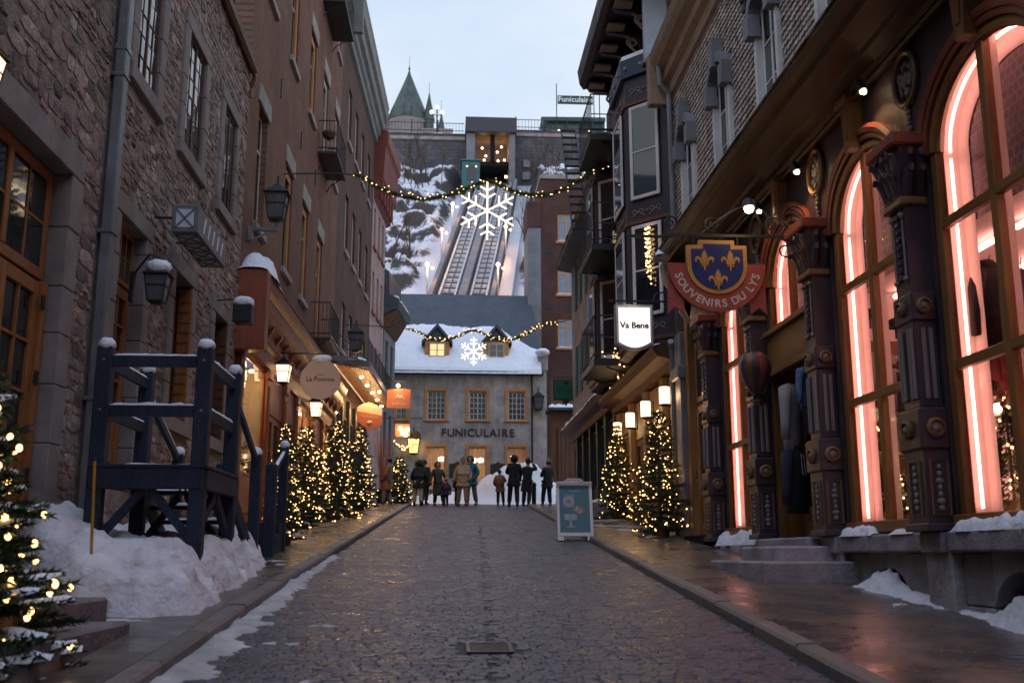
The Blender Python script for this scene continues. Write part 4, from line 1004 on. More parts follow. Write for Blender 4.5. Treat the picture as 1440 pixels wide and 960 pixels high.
MB().box(cx-.5, cx+.5, cyy-4.45, cyy-4.4, 86.9, 88).build('dormer_window', m_glass, cas)
for (dx, zt, r_, nm) in ((4.2, 92.4, 1.0, ''), (6.7, 88.5, .8, '')):
    MB().lathe([(r_, 60), (r_, 86 if dx < 5 else 83), (r_*1.25, 86.2 if dx < 5 else 83.2), (r_*.4, zt-2), (.03, zt)], (cx+dx, cyy-2, 0), 12, axis=2).build('turret', m_verd, cas)
    MB().tube([(cx+dx, cyy-2, zt-.2), (cx+dx, cyy-2, zt+2.2)], .05, 4).build('turret_spire', m_iron, cas)
MB().box(cx-12, cx-2, cyy-1, cyy+8, 55, 86).build('wing', MATS['castle_stone'], cas); MB().prism([(cx-12.5, 86), (cx-9.5, 91), (cx-4.5, 91), (cx-3.5, 86)], -(cyy-1.5), -(cyy+8), axis=2)
MB().prism([(cx-12.5, 86), (cx-9.5, 91), (cx-4.5, 91), (cx-3.5, 86)], cyy-1.5, cyy+8, axis=1).build('wing_roof', m_verd, cas)
MB().box(cx+2, cx+9, cyy-3, cyy+6, 55, 84.2).build('wing', MATS['castle_stone'], cas)
tl = thing('terrace_lamp', 'lamp post with pale globes on the terrace beside the castle tower', 'lamp post', (-1.4, 98.5, 42.3))
MB().tube([(-1.35, 98.5, 42.3), (-1.35, 98.5, 46.0)], .07, 6).build('post', m_iron, tl)
for (dx, z) in ((0, 46.25), (-.55, 45.7), (.55, 45.7)):
    MB().ball((-1.35+dx, 98.5, z), .24, 8, 6).build('globe', glow('pale_globe', (1, .93, .8), 1.3), tl)
MB().tube([(-1.9, 98.5, 45.5), (-1.35, 98.5, 45.3), (-.8, 98.5, 45.5)], .04, 4).build('arm', m_iron, tl)
# leafless trees on the cliff
def bare_tree(seed, h):
    rn = random.Random(seed); mb = MB()
    def grow(p, d, ln, r, k):
        q = [p]; dd = d.copy()
        for i in range(3): dd = (dd + Vector((rn.uniform(-.22,.22), rn.uniform(-.22,.22), rn.uniform(-.05,.2)))).normalized(); q.append(q[-1]+dd*ln/3)
        mb.tube(q, [r, r*.85, r*.7, r*.5], 3)
        if k:
            for i in range(rn.choice((2, 3, 3))):
                b = q[rn.choice((1, 2, 3))]; e = (dd + Vector((rn.uniform(-.9,.9), rn.uniform(-.9,.9), rn.uniform(-.1,.6)))).normalized(); grow(b, e, ln*rn.uniform(.5, .75), r*.55, k-1)
    grow(Vector((0,0,-.4)), Vector((rn.uniform(-.15,.15), 0, 1)), h*.5, .07, 4)
    return mb.mesh('crown', m_bark)
bt = [bare_tree(s, h) for s, h in ((1, 4.5), (2, 3.6), (3, 5.2), (4, 4.0))]
rn = random.Random(17); spots = []
while len(spots) < 46:
    left = rn.random() < .45
    y = rn.uniform(70, 94.5); x = trackx(y) + (rn.uniform(-9, -4) if left else rn.uniform(3.8, 9.5))
    spots.append((x, y))
for i, (x, y) in enumerate(spots):
    left = x < trackx(y); o = thing('bare_tree', 'leafless tree rooted on the snowy cliff %s of the funicular track' % ('to the left' if left else 'to the right'), 'tree', (x, y, cliffz(x, y)), rn.uniform(0, 6.28), group='leafless trees left of the funicular' if left else 'leafless trees right of the funicular', local=True)
    s = rn.uniform(.7, 1.15); o.scale = (s, s, s); link('branches', bt[i % 4], o)
# ================================================================== souvenir shop (right)
FR = right_wall(4.5)
SV = thing('souvenir_shop', 'souvenir shop with plum columns, arched windows edged in pink neon and shingled upper wall', 'shop', (4.5, 12, gz(12)))
COLS = (6.6, 9.1, 11.6, 14.05, 16.6)
LED = 1.48; SPR = 4.95; RISE = .74; TOP = 6.2
rn = random.Random(77)
# stone base: cut blocks with two cellar arches
arches = [(10.38, .46, 1.15), (7.92, .46, 1.15)]
base = MB(FR).box(5.2, 10.95, .1, 1.3, -.6, -.22).build('plinth', m_greystone, SV)
MB(FR).box(13.5, 19.6, .5, 1.3, -.6, -.02).build('plinth_core', m_greystone, SV)
def arch_block(u0, u1, v0, v1, ac=None):
    mb = MB(FR); mb.tint = rt(rn, 1, .22, .05); w0, w1 = -.22, rn.uniform(-.012, .006)
    if ac is None: mb.box(u0+.004, u1-.004, v0+.004, v1-.004, w0, w1, .014)
    else:
        c, r, top = ac; pts = []
        n = 10
        for k in range(n+1):
            u = u0+(u1-u0)*k/n; t = (u-c)/r; z = v0 if abs(t) >= 1 else max(v0, top-r*.75+r*.75*math.sqrt(1-t*t)); pts.append((u, min(z, v1-.02)))
        mb.prism(pts + [(u1, v1-.004), (u0, v1-.004)], w0, w1)
    mb.build('stone_block', m_greystone, base)
for (c, r, top) in arches:
    a, b = c-1.0, c+1.0
    arch_block(a, c-r, .2, .85); arch_block(c+r, b, .2, .85); arch_block(a, a+.55, .85, 1.30); arch_block(b-.55, b, .85, 1.30); arch_block(a+.55, c, .72, 1.30, (c, r, top)); arch_block(c, b-.55, .72, 1.30, (c, r, top))
    MB(FR).box(c-r, c+r, .3, top, -.24, -.215).build('cellar_hatch', m_woodbr, SV)
    for k in (-.2, .02, .24): MB(FR).box(c+k-.012, c+k+.012, .3, top, -.2, -.17).build('cellar_bar', m_iron, SV)
for c in COLS[:3]:
    mb = MB(FR); mb.tint = rt(rn, 1.1, .1); mb.box(c-.26, c+.22, .1, LED-.16, -.2, .10, .015); mb.build('pier_block', m_greystone, base)
for (a, b) in ((5.2, 8.86), (9.32, 11.36)):
    mb = MB(FR); mb.tint = (1.1, 1.08, 1.1); mb.box(a, b, 1.30, LED, -.3, .12, .02); mb.build('ledge_stone', m_greystone, base)
mb = MB(FR); mb.tint = (1.15, 1.1, 1.05); mb.box(13.75, 16.4, 1.18, 1.42, -.3, .2, .02); mb.build('ledge_stone', m_greystone, base)
mb = MB(FR); mb.tint = (.9, .85, .8); mb.box(13.75, 16.4, .6, 1.175, -.3, .1, .015); mb.build('stone_block', m_greystone, base)
for k in range(3):
    mb = MB(FR); mb.tint = (1, .98, .98); mb.box(8.88 if k == 0 else (11.38 if k == 1 else 13.8), 9.3 if k == 0 else (11.82 if k == 1 else 14.3), 1.29, LED, -.3, .16, .015); mb.build('column_base', m_greystone, base)
# steps up to the shop door
st = thing('stone_steps', 'three worn stone steps with salt stains up to the souvenir shop door', 'steps', (4, 12.3, gz(12)))
for k, (a, b, w_, z) in enumerate(((11.15, 13.45, 1.05, gz(12.2)+.10+.14), (11.55, 13.35, .66, gz(12.2)+.10+.31), (11.83, 13.78, .30, LED))):
    for (p, q) in (((a, a+(b-a)*.46), (a+(b-a)*.46, b)) if k < 2 else ((a, b),)):
        mb = MB(FR); mb.tint = rt(rn, 1.15, .12, .03); mb.box(p+.004, q-.004, .5, z, -.25, w_+rn.uniform(-.01, .01), .02); mb.build('step', m_greystone, st)

# arched upper wall ---------------------------------------------------------
def archz(u, c, hw, spr=SPR, rise=RISE): t = (u-c)/hw; return spr + rise*math.sqrt(max(0, 1-t*t))
bays = [(7.82, .98), (10.33, .93), (12.83, .93), (15.33, .95)]
def spandrel(c, hw, u0, u1, spr=SPR, rise=RISE, w0=-.14, w1=0):
    mb = MB(FR); n = 22; us = [u0] + [c-hw+2*hw*k/n for k in range(n+1)] + [u1]
    zs = [spr] + [archz(u, c, hw, spr, rise) for u in us[1:-1]] + [spr]
    for i in range(len(us)-1):
        a, b = us[i], us[i+1]
        if b-a < 1e-5: continue
        za, zb = (spr, spr) if i in (0, len(us)-2) else (zs[i], zs[i+1])
        mb.add([(a,za,w1),(b,zb,w1),(b,TOP,w1),(a,TOP,w1),(a,za,w0),(b,zb,w0),(b,TOP,w0),(a,TOP,w0)], [(0,1,2,3),(7,6,5,4),(0,4,5,1)])
    return mb
for i, (c, hw) in enumerate(bays):
    u0, u1 = COLS[i]+.22, COLS[i+1]-.22
    spandrel(c, hw, u0, u1).build('arch_wall', m_purple, SV)
for c in COLS: MB(FR).box(c-.22, c+.22, LED, TOP, -.14, -.002).build('pier', m_purple, SV)
# mouldings round the arches, drawn as swept tubes
for i, (c, hw) in enumerate(bays):
    for (dr, r_, m_, w_) in ((.10, .055, m_rust, .03), (.02, .035, m_rust, .02), (-.05, .05, m_ochre, -.03)):
        pts = [(c+(hw+dr)*math.cos(math.pi*k/24), SPR+(RISE+dr)*math.sin(math.pi*k/24), w_) for k in range(25)]
        MB(FR).tube(pts, r_, 6).build('arch_moulding', m_, SV, smooth=40)
    q = MB(FR); q.prism([(c-.07, 5.62), (c+.07, 5.62), (c+.15, TOP+.1), (c-.15, TOP+.1)], 0, .14); q.build('keystone', m_oldgold, SV)
    MB(FR).prism([(c-.035, 5.75), (c+.035, 5.75), (c+.07, 6.05), (c-.07, 6.05)], .14, .155).build('keystone_panel', m_ochre, SV)
    MB(FR).box(c-.17, c+.17, TOP-.06, TOP+.02, 0, .2, .01).build('keystone_cap', m_oldgold, SV)
for c in COLS[1:4]:
    m_ = MB(FR); n = 20
    m_.tube([(c+.26*math.cos(6.283*k/n)*.9, 5.86+.27*math.sin(6.283*k/n), .03) for k in range(n)], .03, 6, closed=True); mo = m_.build('medallion', m_oldgold, SV, smooth=40)
    q = MB(FR)
    for k in range(46): a = rn.uniform(0, 6.28); r_ = rn.uniform(0, .17); q.ball((c+r_*math.cos(a), 5.86+1.1*r_*math.sin(a), .01), (.03, .045, .03), 5, 3)
    q.build('carved_flowers', m_bone, mo, smooth=True)
    q = MB(FR)
    for k in range(9): q.ball((c+rn.uniform(-.015, .015), 5.56-k*.055, .02), (.035-.002*k, .035, .03), 6, 4)
    q.build('carved_pendant', m_bone, mo, smooth=True)
# columns: one prototype with its carvings, copied
def make_column(parent, c):
    s = MB(FR); w = .24
    s.box(c-.21, c+.21, LED, 2.22, 0, w, .015); s.box(c-.235, c+.235, 2.2, 2.58, 0, w+.03, .02); s.box(c-.17, c+.17, 2.58, 3.40, 0, w-.02, .015); s.box(c-.20, c+.20, 3.38, 3.66, 0, w, .02)
    s.prism([(c-.15, 3.66), (c+.15, 3.66), (c+.17, 4.5), (c-.17, 4.5)], 0, w-.03); s.box(c-.235, c+.235, LED, LED+.07, 0, w+.03, .01)
    o = s.build('column', m_purple2, parent)
    cp = MB(FR); cp.box(c-.21, c+.21, 4.5, 4.58, 0, w+.03, .015); cp.build('necking', m_oldgold, o)
    cp = MB(FR); cp.prism([(c-.155, 4.58), (c+.155, 4.58), (c+.18, 4.80), (c+.24, 4.98), (c+.26, 5.06), (c-.26, 5.06), (c-.24, 4.98), (c-.18, 4.80)], 0, w+.03)
    for (du, v0_, v1_, k_) in ((-.11, 4.60, 4.84, .055), (0, 4.60, 4.86, .055), (.11, 4.60, 4.84, .055), (-.17, 4.76, 5.02, .06), (-.06, 4.78, 5.02, .05), (.06, 4.78, 5.02, .05), (.17, 4.76, 5.02, .06)):
        cp.tube([(c+du*.9, v0_, w+.02), (c+du, (v0_+v1_)/2, w+.045), (c+du*1.08, v1_-.03, w+.085), (c+du*1.1, v1_-.02, w+.12), (c+du*1.1, v1_-.06, w+.13)], [k_*.7, k_, k_*.9, k_*.6, k_*.3], 6, sq=.5)
    for (v0_, v1_, k_) in ((4.60, 4.86, .055), (4.76, 5.02, .06)):
        for dw in (.07, .18): cp.tube([(c-.16, v0_, dw), (c-.19, (v0_+v1_)/2, dw), (c-.25, v1_-.03, dw), (c-.30, v1_-.02, dw), (c-.31, v1_-.07, dw)], [k_*.7, k_, k_*.9, k_*.6, k_*.3], 6)
    cp.build('capital', m_purple2, o, smooth=40)
    cp = MB(FR); cp.box(c-.31, c+.31, 5.06, 5.19, 0, w+.12, .02); cp.build('abacus', m_rust, o)
    for du in (-.10, .10):
        for d2 in (-.028, .028): MB(FR).box(c+du+d2-.016, c+du+d2+.016, 2.66, 3.32, w-.02, w+.008, .006).build('reed', m_bone, o)
        q = MB(FR); q.tube([(c+du, 3.82, w-.02), (c+du, 4.40, w-.02)], .010, 5); q.ball((c+du, 3.80, w-.015), .028, 6, 4); q.ball((c+du, 4.42, w-.015), .034, 6, 4); q.build('drop_rod', m_bone, o)
    q = MB(FR)
    for k in range(9): q.box(c-.03, c+.03, 3.80+k*.075, 3.845+k*.075, w-.03, w, .006)
    q.build('dentils', m_purple2, o)
    for (v, r_) in ((2.39, .09), (3.52, .075)):
        q = MB(FR); q.lathe([(r_, 0), (r_, .03), (r_*.75, .045), (r_*.72, .02)], (c, v, w+.03 if v < 3 else w), 14, axis=2); q.build('boss_ring', m_oldgold, o)
        q = MB(FR); q.ball((c, v, w+.04 if v < 3 else w+.01), (r_*.5, r_*.5, .04), 10, 6); q.build('boss', m_bone, o, smooth=True)
        # side faces that look down the street
        q = MB(FR); q.lathe([(r_, 0), (r_, -.03), (r_*.75, -.045), (r_*.72, -.02)], (c-.235 if v < 3 else c-.2, v, w*.55), 14, axis=0); q.build('boss_ring', m_oldgold, o)
        q = MB(FR); q.ball((c-.245 if v < 3 else c-.21, v, w*.55), (.03, r_*.5, r_*.5), 10, 6); q.build('boss', m_bone, o, smooth=True)
    for k in range(2): MB(FR).box(c-.186, c-.165, 2.66, 3.32, .05+k*.07, .09+k*.07, .006).build('reed', m_bone, o)
    for side in (0, 1):
        q = MB(FR); pa = [(-.10, 1.62), (.10, 1.62), (.10, 2.1), (-.10, 2.1)]
        if side == 0: q.tube([(c+a, v, w+.006) for a, v in pa], .012, 4, closed=True)
        else: q.tube([(c-.213, v, w*.5+a*.8) for a, v in pa], .012, 4, closed=True)
        q.build('panel_frame', m_oldgold, o); q = MB(FR)
        for k in range(7):
            v = 1.68+k*.06; r_ = .03+.012*math.sin(k*1.9)
            if side == 0: q.ball((c+.008*math.sin(k*2.5), v, w+.004), (r_, .035, .02), 6, 4)
            else: q.ball((c-.212, v, w*.5), (.02, .035, r_), 6, 4)
        q.build('carved_leaf', m_bone, o, smooth=True)
    return o
for c in COLS[1:]: make_column(SV, c)
# neon-lit show windows ------------------------------------------------------
m_reveal = mat('white_display_reveal', (.74, .68, .66), .7, .06, 2, .05)
m_lead = brickmat('leaded_purple_glass', ('Y','Z'), (.17,.11,.20), (.11,.07,.15), (.34,.27,.33), .09, .09, rough=.35, ms=.010)
def show_window(c, hw, v0, trans, name='show_window', lead_from=None, depth=1.25, near=True):
    a, b = c-hw, c+hw; n = 20
    f = MB(FR); fw = .085
    f.box(a-.03, a+fw, v0, SPR, -.10, -.015, .008); f.box(b-fw, b+.03, v0, SPR, -.10, -.015, .008); f.box(a-.05, b+.05, v0-.12, v0, -.10, .05, .01)
    f.box(c-.05, c+.05, v0, archz(c, c, hw)-.02, -.09, -.01, .008)
    for z in trans: f.box(a+fw, b-fw, z-.045, z+.045, -.085, -.012, .008)
    pts = [(c+(hw-.05)*math.cos(math.pi*k/n), SPR+(RISE-.05)*math.sin(math.pi*k/n), -.055) for k in range(n+1)]
    f.tube(pts, .06, 5); wo = f.build(name, m_ochre, SV)
    lv = [v0] + list(trans)
    for s0, s1 in ((a, c), (c, b)):
        for z0, z1 in zip(lv, lv[1:] + [None]):
            if z1: MB(FR).quad((s0, z0, -.06), (s1, z0, -.06), (s1, z1, -.06), (s0, z1, -.06)).build('pane', m_clear, wo)
            else:
                us = [s0+(s1-s0)*k/8 for k in range(9)]
                MB(FR).add([(s0, z0, -.06)] + [(s1, z0, -.06)] + [(u, archz(u, c, hw-.02), -.06) for u in us[::-1]], [tuple(range(11))]).build('pane', m_clear, wo)
    MB(FR).box(c-.045, c+.045, v0+.01, archz(c, c, hw)-.03, -.155, -.092).build('mullion_lining', m_reveal, wo)
    # reveal lining that carries the tube
    k_ = 24; pr = [(a, v0)] + [(c-hw*math.cos(math.pi*k/k_), SPR+RISE*math.sin(math.pi*k/k_)) for k in range(k_+1)] + [(b, v0)]
    q = MB(FR); m = len(pr)
    q.add([(u, v, -.10) for u, v in pr] + [(u, v, -.28) for u, v in pr], [(i, i+1, m+i+1, m+i) for i in range(m-1)]); q.build('reveal', m_reveal, wo)
    # inner frame behind the tube
    q = MB(FR); s = .20; inn = [(a+s, v0)] + [(c-(hw-s)*math.cos(math.pi*k/k_), SPR+(RISE-s)*math.sin(math.pi*k/k_)) for k in range(k_+1)] + [(b-s, v0)]
    q.add([(u, v, -.28) for u, v in pr] + [(u, v, -.28) for u, v in inn], [(i, i+1, m+i+1, m+i) for i in range(m-1)]); q.build('reveal_flange', m_reveal, wo)
    for (p0, p1) in (((a+.07, v0+.04), (a+.07, SPR-.05)), ((b-.07, v0+.04), (b-.07, SPR-.05))):
        zz = [p0[1]] + [z for z in trans if p0[1] < z < p1[1]] + [p1[1]]
        for z0, z1 in zip(zz, zz[1:]): MB(FR).tube([(p0[0], z0+.01, -.17), (p0[0], z1-.01, -.17)], .015, 6).build('neon_tube', m_neon, wo)
    for k0, k1 in ((0, 8), (8, 16), (16, 24)):
        MB(FR).tube([(c-(hw-.07)*math.cos(math.pi*k/24), SPR+(RISE-.07)*math.sin(math.pi*k/24), -.17) for k in range(k0, k1+1)], .015, 6).build('neon_tube', m_neon, wo)
    if lead_from:
        us = [a+.12+(2*hw-.24)*k/16 for k in range(17)]
        MB(FR).add([(a+.12, lead_from, -.29), (b-.12, lead_from, -.29)] + [(u, archz(u, c, hw-.12, SPR, RISE-.12), -.29) for u in us[::-1]], [tuple(range(19))]).build('leaded_panel', m_lead, wo)
    if near is None: room(SV, FR, a-.1, b+.1, v0, 4.4, .281, depth, m_reveal, 'display_room')
    return wo
show_window(*bays[0], 1.62, (2.93, 4.24), lead_from=4.26)
show_window(*bays[1], 1.62, (2.93, 4.24), lead_from=4.26)
show_window(*bays[3], 1.68, (2.95, 4.24), lead_from=4.26, near=None)
room(SV, FR, 5.2, 11.84, 1.6, 4.4, .281, 2.0, m_reveal, 'shop_interior')
for (a_, b_, z_, w_) in ((6.2, 9.0, 4.33, -.9), (9.2, 11.7, 4.33, -.9), (6.2, 9.0, 4.33, -1.7), (9.2, 11.7, 4.33, -1.7)): MB(FR).tube([(a_, z_, w_), (b_, z_, w_)], .03, 6).build('interior_fill_neon', m_neon, SV)  # pink tubes added along the ceiling to brighten the shop interior
for u_ in (9.6, 11.6): MB(FR).tube([(u_, 1.7, -1.9), (u_, 4.2, -1.9)], .013, 6).build('neon_tube', m_neon, SV)
# door bay: neon fanlight, shop board, panelled doorway
c, hw = bays[2]; a, b = c-hw, c+hw
f = MB(FR); f.box(a-.03, a+.085, 4.3, SPR, -.10, -.015, .008); f.box(b-.085, b+.03, 4.3, SPR, -.10, -.015, .008); f.box(c-.05, c+.05, 4.3, 5.64, -.09, -.01, .008)
f.tube([(c+(hw-.05)*math.cos(math.pi*k/20), SPR+(RISE-.05)*math.sin(math.pi*k/20), -.055) for k in range(21)], .06, 5); fl = f.build('fanlight', m_ochre, SV)
for s0, s1 in ((a, c), (c, b)):
    us = [s0+(s1-s0)*k/8 for k in range(9)]; MB(FR).add([(s0, 4.3, -.06), (s1, 4.3, -.06)] + [(u, archz(u, c, hw-.02), -.06) for u in us[::-1]], [tuple(range(11))]).build('pane', m_clear, fl)
pr = [(a, 4.3)] + [(c-hw*math.cos(math.pi*k/24), SPR+RISE*math.sin(math.pi*k/24)) for k in range(25)] + [(b, 4.3)]; q = MB(FR); m = len(pr)
q.add([(u, v, -.10) for u, v in pr] + [(u, v, -.28) for u, v in pr], [(i, i+1, m+i+1, m+i) for i in range(m-1)]); q.build('reveal', m_reveal, fl)
inn = [(a+.2, 4.3)] + [(c-(hw-.2)*math.cos(math.pi*k/24), SPR+(RISE-.2)*math.sin(math.pi*k/24)) for k in range(25)] + [(b-.2, 4.3)]; q = MB(FR)
q.add([(u, v, -.28) for u, v in pr] + [(u, v, -.28) for u, v in inn], [(i, i+1, m+i+1, m+i) for i in range(m-1)]); q.build('reveal_flange', m_reveal, fl)
MB(FR).add([(u, v, -.29) for u, v in inn], [tuple(range(len(inn)))]).build('leaded_panel', m_lead, fl)
for uu in (a+.07, b-.07): MB(FR).tube([(uu, 4.34, -.17), (uu, 4.92, -.17)], .015, 6).build('neon_tube', m_neon, fl)
for k0, k1 in ((0, 8), (8, 16), (16, 24)): MB(FR).tube([(c-(hw-.07)*math.cos(math.pi*k/24), SPR+(RISE-.07)*math.sin(math.pi*k/24), -.17) for k in range(k0, k1+1)], .015, 6).build('neon_tube', m_neon, fl)
MB(FR).box(a-.05, b+.05, 3.72, 4.29, -.14, .03, .012).build('shop_board', m_ochre, SV); MB(FR).box(a-.05, b+.05, 4.22, 4.30, 0, .10, .012).build('board_cap', m_ochre, SV); MB(FR).box(a-.05, b+.05, 3.66, 3.74, 0, .08, .012).build('board_foot', m_ochre, SV)
MB(FR).box(a-.1, a-.02, LED, 3.7, -1.0, -.02).build('doorway_side', m_ochre, SV); MB(FR).box(b+.02, b+.1, LED, 3.7, -1.0, -.02).build('doorway_side', m_ochre, SV)
MB(FR).box(a-.1, b+.1, LED-.1, LED, -1.0, -.02).build('doorway_floor', m_greystone, SV); MB(FR).box(a-.1, b+.1, 3.7, 3.8, -1.0, -.14).build('doorway_ceiling', m_ochre, SV)
panel_door(SV, FR, a, b, LED+.02, 3.7, -.42, m_ochre, 2, m_glass, .42, 1, 1)
# tall door and pilaster past the last column
panel_door(SV, FR, 16.95, 18.25, 1.62, 3.9, -.10, m_ochre, 1, m_glass, .42, 1, 1)
window(SV, FR, 16.9, 18.3, 3.98, 5.3, m_ochre, m_glass, 1, 1, .1, .09, False, .03, name='overdoor_window')
MB(FR).box(16.85, 18.35, 1.40, 1.60, -.25, .25, .02).build('door_step', m_greystone, SV)
MB(FR).box(16.82, 18.5, 5.3, TOP, -.2, -.03).build('upper_panel', m_purple, SV)
MB(FR).box(18.4, 18.62, 1.4, TOP, -.15, .05, .01).build('door_jamb', m_ochre, SV)
MB(FR).box(18.66, 19.1, 1.4, 5.4, -.2, .14, .02).build('stone_pilaster', m_zinc, SV); MB(FR).box(18.6, 19.16, 4.5, 4.75, -.2, .2, .02).build('pilaster_band', m_zinc, SV)
MB(FR).tube([(19.25, 1.5, .14), (19.25, 5.1, .14), (19.22, 5.25, .16), (19.1, 5.3, .2)], .06, 8).build('drainpipe', m_zinc, SV)
# big eaves cornice with snow on its lip
EV = thing('shop_cornice', 'deep ochre timber cornice with snow-edged lip over the souvenir shop', 'cornice', (4.2, 12, 6.2))
prof = [(0, 6.2), (.12, 6.2), (.14, 6.26), (.30, 6.28), (.32, 6.33), (.62, 6.35), (.64, 6.42), (.74, 6.44), (.78, 6.50), (.78, 6.60), (0, 7.0)]
MB(FR).prism(prof, 4, 17.4, axis=0).build('cornice_moulding', m_cornw, EV)
for z, w_ in ((6.17, .08),): MB(FR).tube([(4, z, w_), (17.35, z, w_)], .035, 6).build('bead', m_cornw, EV)
ledge_snow('lip_snow', FR, 4, 17.4, 6.56, .55, .80, .05, '', EV, 6, .08)
ledge_snow('lip_snow', FR, 9.6, 13.6, 6.6, .2, .7, .08, '', EV, 16, .1)
q = MB(FR); pth = [(.10, 5.25), (.30, 5.28), (.42, 5.45), (.40, 5.65), (.28, 5.66), (.26, 5.55), (.34, 5.52), (.50, 5.75), (.70, 6.0), (.74, 6.3), (.1, 6.3)]
q.prism(pth, 17.12, 17.4, axis=0); q.build('scroll_bracket', m_bone, EV)
ledge_snow('bracket_snow', FR, 17.0, 17.55, 6.4, .3, .9, .22, '', EV, 26, .08)
# spotlights clipped under the cornice
for i, (u, v, w_) in enumerate(((9.75, 6.12, .22), (11.75, 6.0, .25), (13.3, 6.02, .25), (16.6, 5.9, .35))):
    sp_ = thing('spotlight', 'small lit spotlight under the souvenir shop cornice, %s from the near end' % ('first', 'second', 'third', 'fourth')[i], 'spotlight', FR(u, v, w_), group='spotlights under the cornice')
    MB(FR).tube([(u, v+.02, w_), (u-.03, v-.09, w_-.03)], [.05, .06], 8).build('can', m_iron, sp_); MB(FR).ball((u-.035, v-.10, w_-.035), .034, 8, 5).build('bulb', glow('spot_bulb', (1, .72, .42), 25), sp_)
    lamp('spot_glow', FR(u, v-.15, w_-.02), 14, WARM, .05, sp_, 'SPOT', (0, 0, 0), 130)
# shingled upper wall: every shingle a piece
UW = [(y-.47, y+.47, 7.25, 9.25) for y in (10.75, 13.15, 15.55, 17.95)]
uw = MB(FR).holes(4, 19.15, 6.9, 10.6, -.4, -.03, UW).build('upper_wall', mat('tan_shingle_backing', (.20, .15, .11), .9, .2, 3, .2), SV)
MB(FR).box(4, 19.15, 4.6, 10.6, -6, -1.3).build('rear_block', m_mortar, SV); MB(FR).box(4, 19.15, 5.75, 6.95, -1.3, -.15).build('floor_band', m_mortar, SV)
m_shingle = mat('tan_scalloped_shingle', (.50, .43, .38), .85, .25, 6, .4, 30, tint=True, spec=.2, dirt=.3)
sh = []; sw, shh = .125, .105; v = 6.85; r_i = 0
while v < 10.6:
    u = 4.8 + (sw/2 if r_i % 2 else 0)
    while u < 19.1:
        if not any(a-.1 < u+sw/2 < b+.1 and c-.06 < v+shh/2 < d_+.05 for a, b, c, d_ in UW): sh.append((u, v))
        u += sw
    v += shh; r_i += 1
def shingle(mb, u, v):
    k = rn.choice((.7, .85, 1, 1, 1.1, 1.25)); mb.tint = (k*rn.uniform(.96, 1.06), k, k*rn.uniform(.94, 1.02)); g = .005; h = .022+rn.uniform(0, .01)
    P = [(u+g, v+shh*1.05), (u+g, v+.035), (u+sw*.28, v+.006), (u+sw*.72, v+.006), (u+sw-g, v+.035), (u+sw-g, v+shh*1.05)]
    mb.add([(x, y, -.03+(.004 if y > v+shh else h)) for x, y in P] + [(x, y, -.03) for x, y in P[1:5]], [(5,4,3,2,1,0), (1,2,7,6), (2,3,8,7), (3,4,9,8)])
sh.sort(key=lambda s: abs(s[0]-9.2)); mass = MB(FR)
vis = [s for s in sh if s[0] > 9.3 and s[1] < 7.75][:300]; vs_ = set(vis)
for s in sh:
    if s in vs_: mb = MB(FR); shingle(mb, *s); mb.build('shingle', m_shingle, uw)
    else: shingle(mass, *s)
mass.build('shingle_field', m_shingle, uw, kind='stuff')
for (a, b, c, d) in UW:
    wo = window(SV, FR, a+.05, b-.05, c, d-.05, m_white, m_glass, 1, 3, .10, .07, True, .03, tilt=.01)
    q = MB(FR); q.box(a-.03, a+.05, c-.1, d-.35, -.1, .05, .01); q.box(b-.05, b+.03, c-.1, d-.35, -.1, .05, .01); q.box(a-.1, b+.1, c-.16, c-.02, -.1, .1, .012); q.build('trim', m_white, wo)
    m_ = (a+b)/2; n = 12; o1 = [(m_+.56*math.cos(math.pi*k/n), 9.0+.44*math.sin(math.pi*k/n)) for k in range(n+1)]; o2 = [(m_+.44*math.cos(math.pi*k/n), 9.0+.26*math.sin(math.pi*k/n)) for k in range(n+1)]
    MB(FR).prism(o1 + o2[::-1], -.05, .14).build('hood_mould', m_conc, wo); MB(FR).prism([(m_-.1, 9.2), (m_+.1, 9.2), (m_+.16, 9.68), (m_-.16, 9.68)], .0, .19).build('hood_keystone', m_conc, wo)
    for s in (-1, 1): MB(FR).prism([(m_+s*.46-.1, 8.7), (m_+s*.46+.1, 8.7), (m_+s*.5+.13, 9.05), (m_+s*.5-.13, 9.05)], -.02, .17).build('hood_corbel', m_conc, wo)
prof = [(-.03, 10.35), (.06, 10.4), (.08, 10.6), (.18, 10.68), (.2, 10.85), (.34, 10.95), (.42, 11.1), (.46, 11.25), (-.5, 11.6), (-.5, 10.35)]
m_stonec = mat('tan_cornice_paint', (.30, .205, .145), .6, .2, 3, .2, 20, dirt=.3)
MB(FR).prism(prof, 4, 19.3, axis=0).build('roof_cornice', m_stonec, SV); MB(FR).box(19.12, 19.32, 10.2, 11.3, -.3, .48, .02).build('cornice_return', m_stonec, SV)
MB(FR).tube([(18.95, 10.95, .3), (18.97, 10.55, .28), (19.0, 10.35, .1), (19.0, 6.2, .08)], .055, 8).build('downpipe', m_zinc, SV)
q = MB(FR).box(13.9, 14.05, 9.35, 9.5, -.02, .08, .01).box(13.93, 14.02, 9.5, 9.75, -.02, .12, .01); q.build('wall_lamp_bracket', m_iron, SV)
for (u, v, w_) in ((16.35, 7.78, -.06), (17.8, 7.9, -.06)): pass
